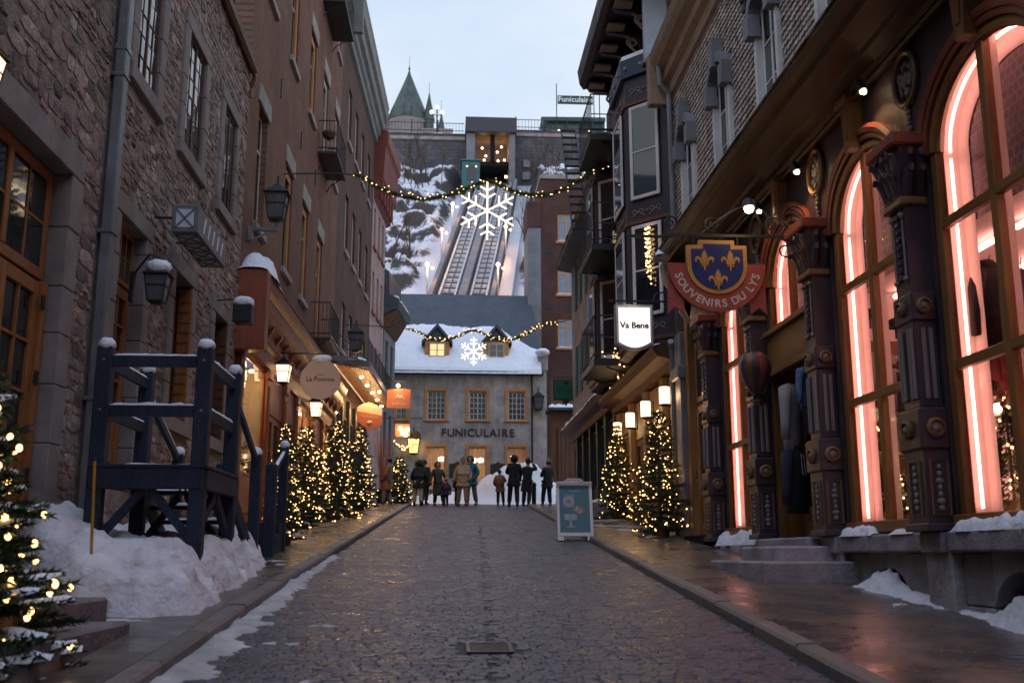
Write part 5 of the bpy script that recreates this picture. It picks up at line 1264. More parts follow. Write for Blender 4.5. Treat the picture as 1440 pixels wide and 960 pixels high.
# snow on the ledges and at the window feet
for i, (a, b, v, w0, w1, h) in enumerate(((6.9, 8.8, LED, -.02, .13, .12), (9.5, 10.0, LED, -.02, .14, .05), (10.45, 11.3, LED, -.02, .14, .11), (14.25, 16.3, 1.42, -.1, .2, .20))):
    ledge_snow('ledge_snow', FR, a, b, v, w0, w1, h, 'snow lying on the stone ledge %s of the souvenir shop' % ('below the nearest show window', 'at the foot of the second column', 'below the middle show window', 'below the farthest show window')[i], None, 40+i, .05, kind='stuff')
# ================================================================== bay-window house, green shops, shuttered house
BW = thing('bay_window_house', 'dark Victorian house with white-framed bay windows, iron balconies and scrolled eaves', 'house', (4.4, 22, gz(22)))
m_bay = mat('dark_plum_bay_paint', (.040, .028, .036), .5, .25, 3, .2, 30, dirt=.25)
m_bayblue = mat('navy_fascia_paint', (.02, .03, .06), .5, .2, 3, .1, 30)
MB(FR).box(19.32, 27.4, 5.2, 13.7, -6, 0).build('wall', mat('dark_rubble_wall', (.13, .10, .085), .9, .5, 5, 1, 14, dirt=.4), BW)
def bay(y0, name):
    pl = [(4.52, y0), (3.75, y0+.8), (3.75, y0+2.2), (4.52, y0+3.0)]
    o = MB().prism(pl, 5.4, 11.3, axis=2).build(name, m_bay, BW)
    cap = [(4.52, y0-.12), (3.66, y0+.75), (3.66, y0+2.25), (4.52, y0+3.12)]; MB().prism(cap, 11.3, 11.72, axis=2).build('fascia', m_bayblue, o)
    cap = [(4.52, y0-.05), (3.7, y0+.78), (3.7, y0+2.22), (4.52, y0+3.05)]; MB().prism(cap, 11.72, 11.84, axis=2).build('roof_snow', m_snow, o, kind='stuff')
    for z in (5.5, 8.0, 10.66): MB().prism([(4.52, y0-.05), (3.71, y0+.78), (3.71, y0+2.22), (4.52, y0+3.05)], z, z+.07, axis=2).build('string_moulding', m_woodbr, o)
    ln = math.hypot(.77, .8)
    for (O, U, L_) in (((4.52, y0), (-.77/ln, .8/ln), ln), ((3.75, y0+.8), (0, 1), 1.4)):
        W_ = (-U[1], U[0]) ; W_ = W_ if W_[0] < 0 else (-W_[0], -W_[1])
        fr = Fr((O[0], O[1], 0), (U[0], U[1], 0), (0,0,1), (W_[0], W_[1], 0))
        for (z0, z1) in ((8.52, 10.6), (6.0, 7.95)):
            MB(fr).box(.24, L_-.14, z0, z1, .002, .012).build('window_backing', m_dark, o)  # near-black slab flat on the bay wall behind each window
            wi = window(BW, fr, .24, L_-.14, z0, z1, m_white, m_glass, 1, 2, -.03, .075, False, .03, name='bay_window', tilt=.01)
        for zc in (8.25, 10.98, 5.78):
            q = MB(fr); c = .05+L_/2
            for s in (-1, 1):
                for k in range(2):
                    cx_ = c+s*(.14+.16*k); q.tube([(cx_+.07*math.cos(t*.7)*(1-t*.07), zc+.07*math.sin(t*.7)*(1-t*.07), .012) for t in range(10)], .012, 4)
                q.tube([(c+s*.05, zc-.1, .012), (c+s*.2, zc+.02, .012), (c+s*.36, zc-.08, .012)], .010, 4)
            q.build('scrollwork', m_bone, o); MB(fr).ball((c, zc, .015), (.045, .045, .02), 8, 4).build('rosette', m_rust, o)
        for k in range(3): MB(fr).lathe([(.05, 0), (.04, .03), (.01, .035)], (.2+k*(L_-.3)/2, 11.5, .1), 8, axis=2).build('fascia_button', m_bone, o)
bay(19.55, 'bay'); bay(24.0, 'bay')
# eaves with scroll brackets
MB(FR).prism([(0, 13.3), (.9, 13.15), (1.05, 13.1), (1.15, 13.25), (1.2, 13.6), (1.0, 13.75), (-2, 15.5), (-2, 13.3)], 17.5, 24.6, axis=0).build('eaves', m_bay, BW)
for k in range(7):
    y = 18.4+k*1.0; q = MB(FR)
    q.prism([(.0, 12.4), (.12, 12.5), (.2, 12.8), (.5, 12.95), (.9, 13.0), (1.0, 13.15), (.0, 13.3)], y, y+.14, axis=0); o = q.build('eave_bracket', m_bay, BW)
    q = MB(FR); q.tube([(y-.02, 12.75+.13*math.sin(t*.55)*(1-t*.05), .35+.13*math.cos(t*.55)*(1-t*.05)) for t in range(14)], .03, 5); q.tube([(y-.02, 12.75, .48), (y-.02, 12.55, .3), (y-.02, 12.45, .05)], .03, 5); q.build('scroll', m_bone, o)
    MB(FR).box(y-.3, y+.0, 13.02, 13.10, .55, .95, .01).build('soffit_panel', m_stonec, BW)
# pale sheet-metal party wall between the two houses
PW = thing('party_wall', 'pale blue sheet-metal parapet between the shingled shop and the bay-window house', 'parapet', (4.3, 19.4, 11))
MB(FR).box(19.34, 19.5, 11.3, 14.2, -3, .5, .02).build('sheet', mat('pale_blue_sheet', (.30, .36, .41), .5, .12, 1.5, .1, 5, metal=.1, dirt=.2), PW)
MB(FR).box(19.30, 19.54, 11.2, 11.3, -3, .54, .01).build('foot_flashing', m_zinc, PW)
# iron balconies, seen end on
for i, z in enumerate((11.0, 8.3, 5.6)):
    b_ = balcony(BW, FR, 22.5, 24.6, z, 1.2, 1.0, 10, m_iron, slab=.16, bar=.013)
    q = MB(FR); q.tube([(22.52, z+.5, .02), (22.52, z+.5, 1.17)], .014, 4); q.build('rail', m_iron, b_)
    ledge_snow('balcony_snow', FR, 22.5, 24.6, z, .08, 1.18, .10, '', b_, 60+i, .15)
q = MB(FR)                                    # wooden door panels behind the balconies
for z in (8.32, 5.62, 11.02): MB(FR).box(22.8, 23.7, z, z+2.1, .0, .06, .01).build('balcony_door', m_woodbr, BW)
# fire-escape ladder by the top balcony
fe = thing('fire_escape', 'narrow black iron stair hanging beside the top balcony of the bay-window house', 'fire escape', (3.3, 26, 11)); q = MB(FR)
q.tube([(25.2, 9.5, 1.3), (27.5, 13.2, 1.3)], .03, 4); q.tube([(25.2, 9.5, .9), (27.5, 13.2, .9)], .03, 4); q.build('stringers', m_iron, fe)
for k in range(14): t = k/13; MB(FR).box(25.2+2.3*t-.06, 25.2+2.3*t+.06, 9.5+3.7*t, 9.53+3.7*t, .9, 1.3).build('tread', m_iron, fe)
# shuttered plaster house past the bays
SH = thing('shuttered_house', 'pale plaster house with teal shutters past the bay windows', 'house', (4.5, 31, gz(31)))
hs = [(y-.4, y+.4, a, a+1.7) for a in (6.6, 9.6) for y in (28.8, 31.4, 34)]
MB(FR).holes(27.42, 36, 5.2, 11.6, -.3, .0, hs).build('wall', mat('pale_plaster', (.40, .36, .36), .9, .2, 1.5, .3, 20, dirt=.35), SH)
MB(FR).box(27.42, 36, 2, 11.6, -5, -.35).build('rear_block', MATS['pale_plaster'], SH)
m_tealsh = mat('teal_shutter_paint', (.03, .16, .15), .5, .2, 3, .1, 30, dirt=.2)
for h in hs:
    window(SH, FR, *h, m_white, m_glass, 1, 3, .12, .06, True, .03, singles=False)
    for u in (h[0]-.42, h[1]+.02):
        so = MB(FR).box(u, u+.4, h[2], h[3], .01, .05, .008).build('shutter', m_tealsh, SH)
        for k in range(11): MB(FR).box(u+.05, u+.35, h[2]+.08+k*.145, h[2]+.16+k*.145, .05, .062).build('slat', m_tealsh, so)
MB(FR).prism([(0, 11.4), (.5, 11.5), (.55, 11.7), (-3, 14), (-3, 11.4)], 27.42, 36.2, axis=0).build('roof', m_slate, SH)
ledge_snow('roof_snow', FR, 27.4, 36, 11.7, -.3, .55, .2, '', SH, 71, .3)

# lit restaurant front, u 19.6 to 26
GS = thing('restaurant_front', 'warmly lit ochre restaurant front with four cylinder wall lamps', 'shop front', (4.4, 23, gz(23)))
m_tan = mat('tan_front_paint', (.34, .21, .10), .6, .2, 2.5, .15, 30, dirt=.25)
MB(FR).box(19.35, 26.3, 1.2, 5.3, -.5, -.1).build('wall', m_tan, GS)
ed = (19.42, 20.55, 22.4, 24.25, 26.0)
for i, e in enumerate(ed):
    MB(FR).box(e, e+.34, gz(e)+.05, 4.85, -.1, .08, .012).build('pilaster', m_tan, GS)
    if i == 4: break
    a, b = e+.35, ed[i+1]-.01; z = gz(e)
    if i in (0, 2):
        panel_door(GS, FR, a+.02, b-.02, z+.15, 3.9, -.09, m_woodbr, 1 if b-a < 1.2 else 2, m_glass, .3, 2, 1); MB(FR).box(a, b, 3.92, 4.8, -.1, -.02, .01).build('door_head', m_ochre, GS)
    else:
        MB(FR).box(a, b, z+.1, z+.95, -.1, .02, .01).build('stall_riser', m_woodbr, GS)
        window(GS, FR, a, b, z+1.0, 4.2, m_ochre, m_clear, 1, 1, .06, .08, True, .03, name='restaurant_window', tilt=0); room(GS, FR, a, b, z+1, 4.25, .098, .099, m_dark, 'dark_backing')  # near-black sheet set close behind the clear panes
        MB(FR).box(a, b, 4.22, 4.8, -.1, -.0, .01).build('window_head', m_ochre, GS)
MB(FR).prism([(-.1, 4.86), (.12, 4.88), (.16, 5.0), (.40, 5.06), (.48, 5.16), (.5, 5.26), (-.1, 5.45)], 19.36, 26.6, axis=0).build('cornice', m_woodbr, GS)
for i, u in enumerate((19.62, 21.55, 23.4, 25.2)):
    wlp = thing('wall_lamp', 'lit opal cylinder lamp on the restaurant front, %s' % ('first counting from the grey pilaster', 'second counting from the grey pilaster', 'third counting from the grey pilaster', 'last before the green shop')[i], 'wall lamp', FR(u, 4.3, .2), group='cylinder lamps on the restaurant front')
    MB(FR).lathe([(.095, -.17), (.105, -.15), (.105, .15), (.095, .17)], (u, 4.32, .24), 12).build('opal_cylinder', m_warmsoft, wlp)
    MB(FR).lathe([(.04, -.21), (.11, -.19), (.11, -.17)], (u, 4.32, .24), 12).build('base_cap', m_iron, wlp); MB(FR).lathe([(.11, .17), (.11, .19), (.04, .21)], (u, 4.32, .24), 12).build('top_cap', m_iron, wlp)
    MB(FR).box(u-.05, u+.05, 4.1, 4.5, .07, .10, .01).build('backplate', m_iron, wlp); MB(FR).tube([(u, 4.12, .08), (u, 4.12, .24)], .015, 5).build('arm', m_iron, wlp)
    lamp('lamp_glow', FR(u, 4.3, .42), 8, WARM, .1, wlp)
# dark green shop further on
GR = thing('green_shop_front', 'dark green panelled shop front with snow-edged cornice beyond the restaurant', 'shop front', (4.4, 31, gz(31)))
MB(FR).box(26.4, 36, 1.8, 5.6, -.5, -.1).build('wall', m_green, GR)
e = 26.6
while e < 35.9:
    MB(FR).box(e, e+.3, gz(e), 5.1, -.1, .08, .012).build('pilaster', m_green, GR)
    if e+1.55 < 36:
        MB(FR).box(e+.31, e+1.54, gz(e), gz(e)+.85, -.1, .0, .01).build('stall_riser', m_green, GR); window(GR, FR, e+.31, e+1.54, gz(e)+.87, 4.95, m_green, m_glass, 1, 1, .08, .08, False, .03, singles=False)
    e += 1.55
MB(FR).prism([(-.1, 5.1), (.1, 5.12), (.14, 5.3), (.34, 5.4), (.42, 5.55), (-.1, 5.85)], 26.62, 36.1, axis=0).build('cornice', m_woodbr, GR)
ledge_snow('cornice_snow', FR, 26.6, 36, 5.56, .1, .44, .14, '', GR, 81, .15)
ledge_snow('cornice_snow', FR, 19.4, 21.2, 5.28, .1, .5, .08, '', GS, 82, .1)
# brown wood band along the foot of the bay house wall
MB(FR).box(19.34, 27.4, 5.32, 5.45, -.5, .02).build('band', m_woodbr, BW)
# lit willow branches on the restaurant cornice
lb = thing('lit_branches', 'bundle of fairy-lit willow branches on the restaurant cornice', 'decoration', FR(23.2, 5.3, .3)); q = MB(FR); g = MB(FR); rn = random.Random(91)
for k in range(26):
    u = 22.2+k*.12; p0 = (u, 5.2, .3); p1 = (u+rn.uniform(.05, .35), 5.45+rn.uniform(0, .2), .45+rn.uniform(-.1, .2)); p2 = (p1[0]+rn.uniform(.1, .5), p1[1]+rn.uniform(.1, .4), p1[2]+rn.uniform(-.1, .25))
    q.tube([p0, p1, p2], [.012, .009, .005], 4)
    for t in range(6): s = rn.random(); A_, B_ = (p0, p1) if s < .3 else (p1, p2); s = rn.random(); g.octa([A_[j]+(B_[j]-A_[j])*s+rn.uniform(-.02, .02) for j in range(3)], .022)
q.build('willow_stems', m_ochre, lb); g.build('fairy_lights', m_bulb, lb, kind='stuff'); lamp('branch_glow', FR(23.6, 5.6, .55), 8, WARM, .2, lb)
# curtain of lights in the lower bay window
cl = thing('light_curtain', 'string of warm fairy lights hanging inside the lower near bay window', 'fairy lights', (4.2, 19.9, 7)); g = MB()
for k in range(7):
    for j in range(int(rn.uniform(6, 17))): g.octa((4.12-.012*k-.03+rn.uniform(-.01, .01), 19.80+.013*k+rn.uniform(-.01, .01), 7.8-j*.1+rn.uniform(-.03, .03)), .02)
g.build('bulbs', m_bulb, cl, kind='stuff')
# ================================================================== the street goes on behind the camera
for (nm, lb_t, x0, x1, y0, y1, z1, m_) in (('stone_house', 'tall rubble house continuing the left side of the street behind the camera', -11, -4.15, -26, 3.45, 13, m_mortar), ('brick_house', 'plain brick house continuing the right side behind the camera', 4.5, 11, -26, 3.95, 12, m_brickL), ('stone_house', 'house closing the lower end of the street behind the camera', -11, 11, -36, -28, 12, m_mortar)):
    hb_ = thing(nm, lb_t, 'house', ((x0+x1)/2, (y0+y1)/2, gz(y0)-1)); MB().box(x0, x1, y0, y1, -3.5, z1).build('wall', m_, hb_)
    if x0 > 0 or x1 < 0:
        fr = left_wall(x1, 0) if x1 < 0 else right_wall(x0)
        for k in range(8):
            for z in (2.2, 6.0, 9.6): MB(fr).box(y0+1.6+k*3.4, y0+2.8+k*3.4, z-1, z+1, .0, .02).build('window', m_glass, hb_)
    MB().prism([(x0-.3, z1), ((x0+x1)/2, z1+3), (x1+.3, z1)] if x1-x0 < 12 else [(x0, z1), (x0, z1+2), (x1, z1+2), (x1, z1)], -y1, -y0) if False else MB().box(x0-.2, x1+.2, y0, y1, z1, z1+.3).build('roof', m_slate, hb_)
# ================================================================== blue timber landing and stairs
LD = thing('timber_landing', 'navy blue timber landing with posts, rails and braces against the stone house', 'landing', (-2.9, 11, gz(11)))
XA, XB, YA, YB, FL = -3.40, -2.42, 10.3, 11.75, 2.14
def post(parent, x, y, z0, z1, s=.15, name='post', snow=True):
    o = MB().box(x-s/2, x+s/2, y-s/2, y+s/2, z0, z1, .012).build(name, m_navy, parent)
    MB().add([(x-s/2, y-s/2, z1), (x+s/2, y-s/2, z1), (x+s/2, y+s/2, z1), (x-s/2, y+s/2, z1), (x, y, z1+.05)], [(0,1,4),(1,2,4),(2,3,4),(3,0,4)]).build('post_cap', m_navy, o)
    if snow: MB().ball((x, y, z1+.035), (s*.58, s*.58, .075), 10, 6, random.Random(int(x*91+y*7)), .08).build('post_snow', m_snow, o, smooth=True, kind='stuff')
    return o
for (x, y) in ((XA, YA), (XB, YA), (XA, YB), (XB, YB)): post(LD, x, y, .7, 3.30)
def rail(parent, a, b, h=.11, t=.05, name='rail', snow=True):
    a, b = Vector(a), Vector(b); d = (b-a).normalized(); s = Vector((-d.y, d.x, 0)).normalized()*t/2; u = Vector((0,0,h/2))
    mb = MB(); mb.add([a-s-u, a+s-u, a+s+u, a-s+u, b-s-u, b+s-u, b+s+u, b-s+u], [(3,2,1,0),(4,5,6,7),(0,1,5,4),(1,2,6,5),(2,3,7,6),(3,0,4,7)]); o = mb.build(name, m_navy, parent)
    if snow:
        n = max(6, int((b-a).length/.05)); q = MB(); vs = []; fs = []; rn = random.Random(int(a.x*37+a.z*11))
        for i in range(n+1):
            p = a+(b-a)*(i/n)+u; hh = .028*(.6+.7*abs(fbm(p.x*3, p.y*3, p.z, 2)))*(1 if 0 < i < n else .1)
            for k, (sx, sz) in enumerate(((-1.0, 0), (-.85, .8), (0, 1), (.85, .8), (1.0, 0))): vs.append(p+s*sx+Vector((0,0,hh*sz+.001)))
        for i in range(n):
            for k in range(4): z = i*5+k; fs.append((z, z+1, z+6, z+5))
        q.add(vs, fs); q.build('rail_snow', m_snow, o, smooth=True, kind='stuff')
    return o
for z in (3.17, 2.67): rail(LD, (XA+.07, YA, z), (XB-.07, YA, z)); rail(LD, (XB, YA+.07, z), (XB, YB-.07, z)); rail(LD, (XA, YA+.07, z), (XA, YB-.07, z))
MB().box(XA-.06, XB+.06, YA-.09, YA-.03, FL-.24, FL-.03, .01).build('fascia_board', m_navy, LD); MB().box(XB+.03, XB+.09, YA-.03, YB+.1, FL-.24, FL-.03, .01).build('fascia_board', m_navy, LD)
for k in range(11): y = YA-.1+k*.145; MB().box(XA-.06, XB+.1, y, y+.135, FL-.035, FL, .006).build('deck_board', m_navy, LD)
for (x, y) in ((XA, YA), (XB, YA)):
    for z in (3.17, 2.67, 2.02): MB(front_wall(y-.075)).lathe([(.016, 0), (.016, .008), (.008, .013)], (x, z, 0), 8, axis=2).build('bolt', m_zinc, LD)
def brace(a, b, parent=LD): rail(parent, a, b, .12, .06, 'brace', False)
brace((XA+.05, YA, 1.42), (-2.93, YA, FL-.22)); brace((XB-.05, YA, 1.42), (-2.89, YA, FL-.22)); brace((XB, YA+.05, 1.5), (XB, 11.0, FL-.25)); brace((XB, YB-.05, 1.5), (XB, 11.05, FL-.25)); brace((XA, YB, 1.3), (-2.95, YB, FL-.2)); brace((XB, YB, 1.3), (-2.9, YB, FL-.2))
ledge_snow('deck_snow', Fr((0,0,0), (1,0,0), (0,0,1), (0,1,0)), XA+.05, -2.5, FL, 10.4, 11.7, .06, '', LD, 3, .08)
for i in range(7):                                   # steps down the street side
    y = 11.86+i*.29; z = FL-.155*(i+1)
    if z < gz(y)+.12: break
    MB().box(-3.42, XB+.02, y, y+.30, z-.045, z, .008).build('tread', m_navy, LD); ledge_snow('tread_snow', Fr((0,0,0), (1,0,0), (0,0,1), (0,1,0)), -3.35, -2.5, z, y+.03, y+.27, .035, '', LD, i, .08)
for x in (XB, -3.40):
    rail(LD, (x, 11.8, FL-.15), (x, 13.4, gz(13.4)+.14), .2, .05, 'stringer', False); rail(LD, (x, YB+.06, 3.05), (x, 13.32, 2.45), .09, .05, 'hand_rail')
    post(LD, x, 13.35, gz(13.3)+.08, 2.52, .13, 'newel_post'); 
S2 = thing('timber_steps', 'short flight of navy timber steps with two newel posts past the landing', 'steps', (-2.9, 14.6, gz(14.6)))
for x in (-2.42, -3.1): post(S2, x, 14.55, gz(14.5)+.08, 2.50, .15, 'newel_post', snow=False)
for k in range(3): MB().box(-3.15, -2.38, 14.62+k*.28, 14.92+k*.28, gz(14.5)+.1, gz(14.5)+.26+k*.16, .01).build('step', m_navy, S2)
rail(S2, (-2.42, 14.6, 2.35), (-2.42, 15.6, 2.75), .09, .05, 'hand_rail'); post(S2, -2.42, 15.6, gz(15.6)+.08, 2.85, .13, 'newel_post')
# snow-marker pole and stone steps at the bottom left
yp = thing('marker_pole', 'thin orange-yellow marker pole standing in the snow bank', 'pole', (-3.02, 9.2, .9)); m_yel = mat('yellow_paint', (.50, .22, .02), .5, .15, 8, .05)
MB().tube([(-3.01, 9.2, .85), (-3.07, 9.22, 2.08)], .013, 8).build('shaft', m_yel, yp); MB().ball((-3.072, 9.22, 2.09), .018, 8, 5).build('tip', m_iron, yp)
sp_ = thing('door_steps', 'two weathered stone steps under the small fir tree by the orange door', 'steps', (-3.2, 7.6, gz(7.6)))
for (x0, x1, a, b, z) in ((-4.3, -2.28, 6.1, 7.9, gz(7)+.25), (-4.3, -2.62, 6.3, 8.45, gz(7)+.40)):
    mb = MB(); mb.tint = (.62, .58, .58); mb.box(x0, x1, a, b, .2, z, .02); mb.build('step', m_greystone, sp_)

# ================================================================== fir trees with lights
def fir(name, label, loc, h, r, seed, nb, bulb_r=.022, snow=.3, levels=22, tw=9, group='lit fir trees', needle=.05, skirt=.06, single=False, pot=True, lean=0, glowp=4, per=9):
    rn = random.Random(seed); T_ = thing(name, label, 'fir tree', loc, rn.uniform(0, 6), group, local=True)
    MB().tube([(0,0,0), (0,0,h*.5), (lean*.5,0,h*.98)], [r*.07+.012, r*.045+.01, .006], 6).build('trunk', m_bark, T_)
    if pot: MB().lathe([(.12, 0), (.16, .02), (.19, .22), (.2, .24), (.17, .24)], (0,0,-.02), 12, axis=2).build('pot', m_woodbr, T_)
    nd = MB(); sn = MB(); bl = []
    for i in range(levels):
        f = i/(levels-1); z = h*(skirt+(.97-skirt)*f); R_ = r*(1-f)**(.82 if single else .68)*(.92+.16*rn.random())+.03
        k = max(4, int(per*(1-f*.55))); a0 = rn.uniform(0, 6.28)
        for j in range(k):
            a = a0+6.283*j/k+rn.uniform(-.25, .25); L_ = R_*(rn.uniform(.82, 1.08) if single else rn.choice((.62, .8, .95, 1.05, 1.2))*rn.uniform(.92, 1.08)); dr = rn.uniform(-.22, .06)+.35*f
            d = Vector((math.cos(a), math.sin(a), 0)); base = Vector((lean*f, 0, z)); tip = base+d*L_+Vector((0,0,L_*dr))
            sd = Vector((-d.y, d.x, 0)); tn = rn.uniform(.6, 1.35); nt_ = max(3, int(tw*(L_/r)+2))
            for t_ in range(nt_):
                s = .18+.82*(t_+rn.random()*.6)/nt_; p = base.lerp(tip, min(s, 1))+Vector((0,0,-.12*L_*s*(1-s)))
                for side in (-1, 1, 0):
                    tl = needle*rn.uniform(1.3, 2.4)*(1.15-s*.4); td = (d*.8+sd*side*.9+Vector((0,0,rn.uniform(-.15,.35)))).normalized()
                    for q in range(3):
                        b_ = p+td*tl*(q/3); nl = needle*rn.uniform(.8, 1.2); ax = Vector((rn.uniform(-1,1), rn.uniform(-1,1), rn.uniform(-.3,1))).normalized()
                        e = b_+(td*.8+ax*.7).normalized()*nl; w_ = td.cross(ax); w_ = (w_.normalized() if w_.length > 1e-4 else sd)*needle*(.16 if single else .10)
                        g_ = tn*rn.uniform(.8, 1.25); nd.tint = (g_, g_, g_); nd.add([b_-w_, b_+w_, e], [(0,1,2)])
                        e2 = b_+(td*.8-ax*.7).normalized()*nl; nd.add([b_-w_, b_+w_, e2], [(0,1,2)])
            if rn.random() < .9: bl.append(base.lerp(tip, rn.uniform(.8, 1.04))+Vector((0,0,rn.uniform(-.05,.0) if single else rn.uniform(-.02,.04))))
            if rn.random() < snow:
                c = base.lerp(tip, rn.uniform(.55, .95)); s = L_*rn.uniform(.16, .34)
                if single:                       # a pad of snow lying along the branch
                    n_ = 9; vs = []; fs = []; s0 = rn.uniform(.35, .55); wmax = min(.062, L_*rn.uniform(.08, .14)); tk = rn.uniform(.55, .85)
                    for i_ in range(n_+1):
                        f_ = i_/n_; q_ = base.lerp(tip, s0+(1.06-s0)*f_)+Vector((0,0,-.12*L_*(s0+(1-s0)*f_)*(1-f_)+.01)); wd = wmax*(.35+.9*math.sin(math.pi*min(1, .12+f_*.86)))*(1+.28*sfb(q_.x*3, q_.y*3, q_.z, 3))
                        th_ = wd*tk
                        for j_ in range(7):
                            t_ = -1+2*j_/6; e_ = sd*wd*t_; vs.append(q_+e_+Vector((0,0, th_*(1-abs(t_)**2.2)-wd*.22*abs(t_)**2+.007*sfb(q_.x*9+t_, q_.y*9, q_.z*9, 3))))
                    for i_ in range(n_):
                        for j_ in range(6): k_ = i_*7+j_; fs.append((k_, k_+1, k_+8, k_+7))
                    sn.add(vs, fs)
                else:
                    for b_ in range(3):
                        g_ = rn.uniform(-1.1, 1.1); r2 = s*rn.uniform(.22, .48); off = d*g_*s+sd*rn.uniform(-.55, .55)*s
                        sn.ball((c.x+off.x, c.y+off.y, c.z+r2*.35+rn.uniform(-.1, .15)*s+g_*s*dr), (r2, r2*rn.uniform(.7, 1.1), r2*rn.uniform(.45, .75)), 8, 6, rn, .2)
    nd.build('needles', m_needle, T_, kind='stuff')
    if sn.f: sn.build('snow', m_snow, T_, smooth=True, kind='stuff')
    rn.shuffle(bl); pts = bl[:nb]
    while len(pts) < nb: b_ = rn.choice(bl); pts.append(b_*rn.uniform(.8, 1.03)*1.0+Vector((rn.uniform(-.06,.06), rn.uniform(-.06,.06), 0)))
    for p in pts: p.z = min(p.z, h*.99)
    if single:
        me = MB().ball((0,0,0), (bulb_r, bulb_r, bulb_r*1.25), 8, 6).mesh('bulb', m_bulb, True)
        for p in pts: o = link('bulb', me, T_); o.location = p
    else:
        g = MB()
        for p in pts: g.octa(p, bulb_r*rn.uniform(.75, 1.2))
        g.build('fairy_lights', m_bulb, T_, kind='stuff')
    if glowp:
        for k in range(3): a = k*2.1; lamp('fairy_glow', (r*.75*math.cos(a), r*.75*math.sin(a), h*(.25+.2*k)), glowp, (1, .58, .24), .25, T_)
    return T_
fir('fir_tree', 'snow-laden lit fir tree at the left edge in front of the orange door', (-3.10, 6.35, gz(6.3)+.18), 2.35, .86, 3, 300, .019, .42, 40, 24, needle=.06, single=True, glowp=1.5, per=13, skirt=.03)
fir('fir_tree', 'slim lit fir with snow cap beside the navy steps', (-2.62, 16.9, gz(16.9)+PAV), 1.95, .33, 5, 150, .014, .22, 20, 7, needle=.055, glowp=1.2)
fir('fir_tree', 'bushy lit fir below the round cream sign', (-2.92, 21.6, gz(21.6)+PAV), 2.1, .66, 6, 280, .016, .05, 22, 8, needle=.07, glowp=1.6)
fir('fir_tree', 'bushy lit fir, second before the red shop', (-2.72, 25.6, gz(25.6)+PAV), 2.42, .74, 7, 290, .018, .04, 22, 8, needle=.08, glowp=1.6)
fir('fir_tree', 'narrow lit fir by the glowing orange pennant sign', (-2.62, 31.5, gz(31.5)+PAV), 2.5, .60, 8, 220, .021, .03, 20, 7, needle=.09, glowp=1.6)
fir('fir_tree', 'small lit fir with snow on top next to the person in tan', (-1.72, 38.6, gz(38.6)+.02), 1.75, .52, 9, 110, .026, .1, 16, 7, needle=.10, glowp=1.6)
fir('fir_tree', 'tall lit fir against the grey pilaster of the restaurant', (3.98, 19.0, gz(19)+PAV), 2.35, .58, 10, 230, .016, .0, 22, 8, needle=.07, glowp=1.6)
fir('fir_tree', 'potted lit fir in front of the restaurant window', (4.05, 24.2, gz(24.2)+PAV+.1), 2.2, .42, 11, 170, .018, .0, 20, 7, needle=.07, glowp=1.6)

# ================================================================== lanterns
def lantern(name, label, loc, s=1.0, lit=True, snow=True, arm=None, cat='lantern', power=9, gm=None):
    """tapered four-sided lantern hung with its centre at loc"""
    T_ = thing(name, label, cat, loc, 0, local=True); b, t, h = .085*s, .125*s, .30*s
    def ring(z, r): return [(-r,-r,z),(r,-r,z),(r,r,z),(-r,r,z)]
    q = MB()
    for sx in (-1, 1):
        for sy in (-1, 1): q.tube([(sx*b, sy*b, -h/2), (sx*t, sy*t, h/2)], .010*s, 4)
    for z, r in ((-h/2, b), (h/2, t), (.1*h, b+(t-b)*.6)): q.tube(ring(z, r), .010*s, 4, closed=True)
    q.build('cage', m_iron, T_)
    for (ax, sg) in ((0, -1), (0, 1), (1, -1), (1, 1)):
        lo, hi = ring(-h/2+.004, b*.96), ring(h/2-.004, t*.96)
        i = {(1,-1): (0,1), (0,1): (1,2), (1,1): (2,3), (0,-1): (3,0)}[(ax, sg)]
        MB().quad(lo[i[0]], lo[i[1]], hi[i[1]], hi[i[0]]).build('glass', (gm or m_warmsoft) if lit else mat('dusty_lantern_glass', (.10, .10, .11), .2, .2, 3, .05, spec=.6), T_)
    r1 = ring(h/2+.01*s, t*1.2); MB().add(r1 + ring(h/2+.10*s, t*.45) + [(0,0,h/2+.17*s)], [(3,2,1,0)] + [(i, (i+1) % 4, 4+(i+1) % 4, 4+i) for i in range(4)] + [(4+i, 4+(i+1) % 4, 8) for i in range(4)]).build('roof', m_iron, T_)
    MB().tube([(0,0,h/2+.15*s), (0,0,h/2+.24*s)], .012*s, 5).build('finial', m_iron, T_); MB().add(ring(-h/2-.03*s, b*.5) + ring(-h/2, b*1.08), [(0,1,2,3)[::-1], (4,5,6,7)] + [(i, (i+1) % 4, 4+(i+1) % 4, 4+i) for i in range(4)]).build('foot', m_iron, T_)
    if snow: MB().ball((0,0,h/2+.10*s), (t*1.15, t*1.15, .10*s), 9, 6, random.Random(4), .1).build('snow_cap', m_snow, T_, smooth=True, kind='stuff')
    if arm:
        v = Vector(arm); MB().tube([(0,0,h/2+.22*s), (v.x*.4, v.y*.4, h/2+.26*s), (v.x*.9, v.y*.9, h/2+.05*s), (v.x, v.y, -.02)], .014*s, 5).build('arm', m_iron, T_); MB().box(v.x-.03, v.x+.03, v.y-.05, v.y+.05, -.16*s, .2*s, .01).build('backplate', m_iron, T_)
    if lit and power: lamp('lantern_glow', (0, 0, -h*.1), power, WARM, .07, T_)
    return T_
lantern('wall_lantern', 'unlit black wall lantern heaped with snow between the lower windows of the stone house', (-3.82, 13.35, 4.7), 1.15, False, True, (-.33, 0, 0))
lantern('wall_lantern', 'lit lantern on the red shop pilaster, nearer of the two', (-3.83, 24.0, 5.42), 1.35, True, False, (-.25, 0, 0), power=7)
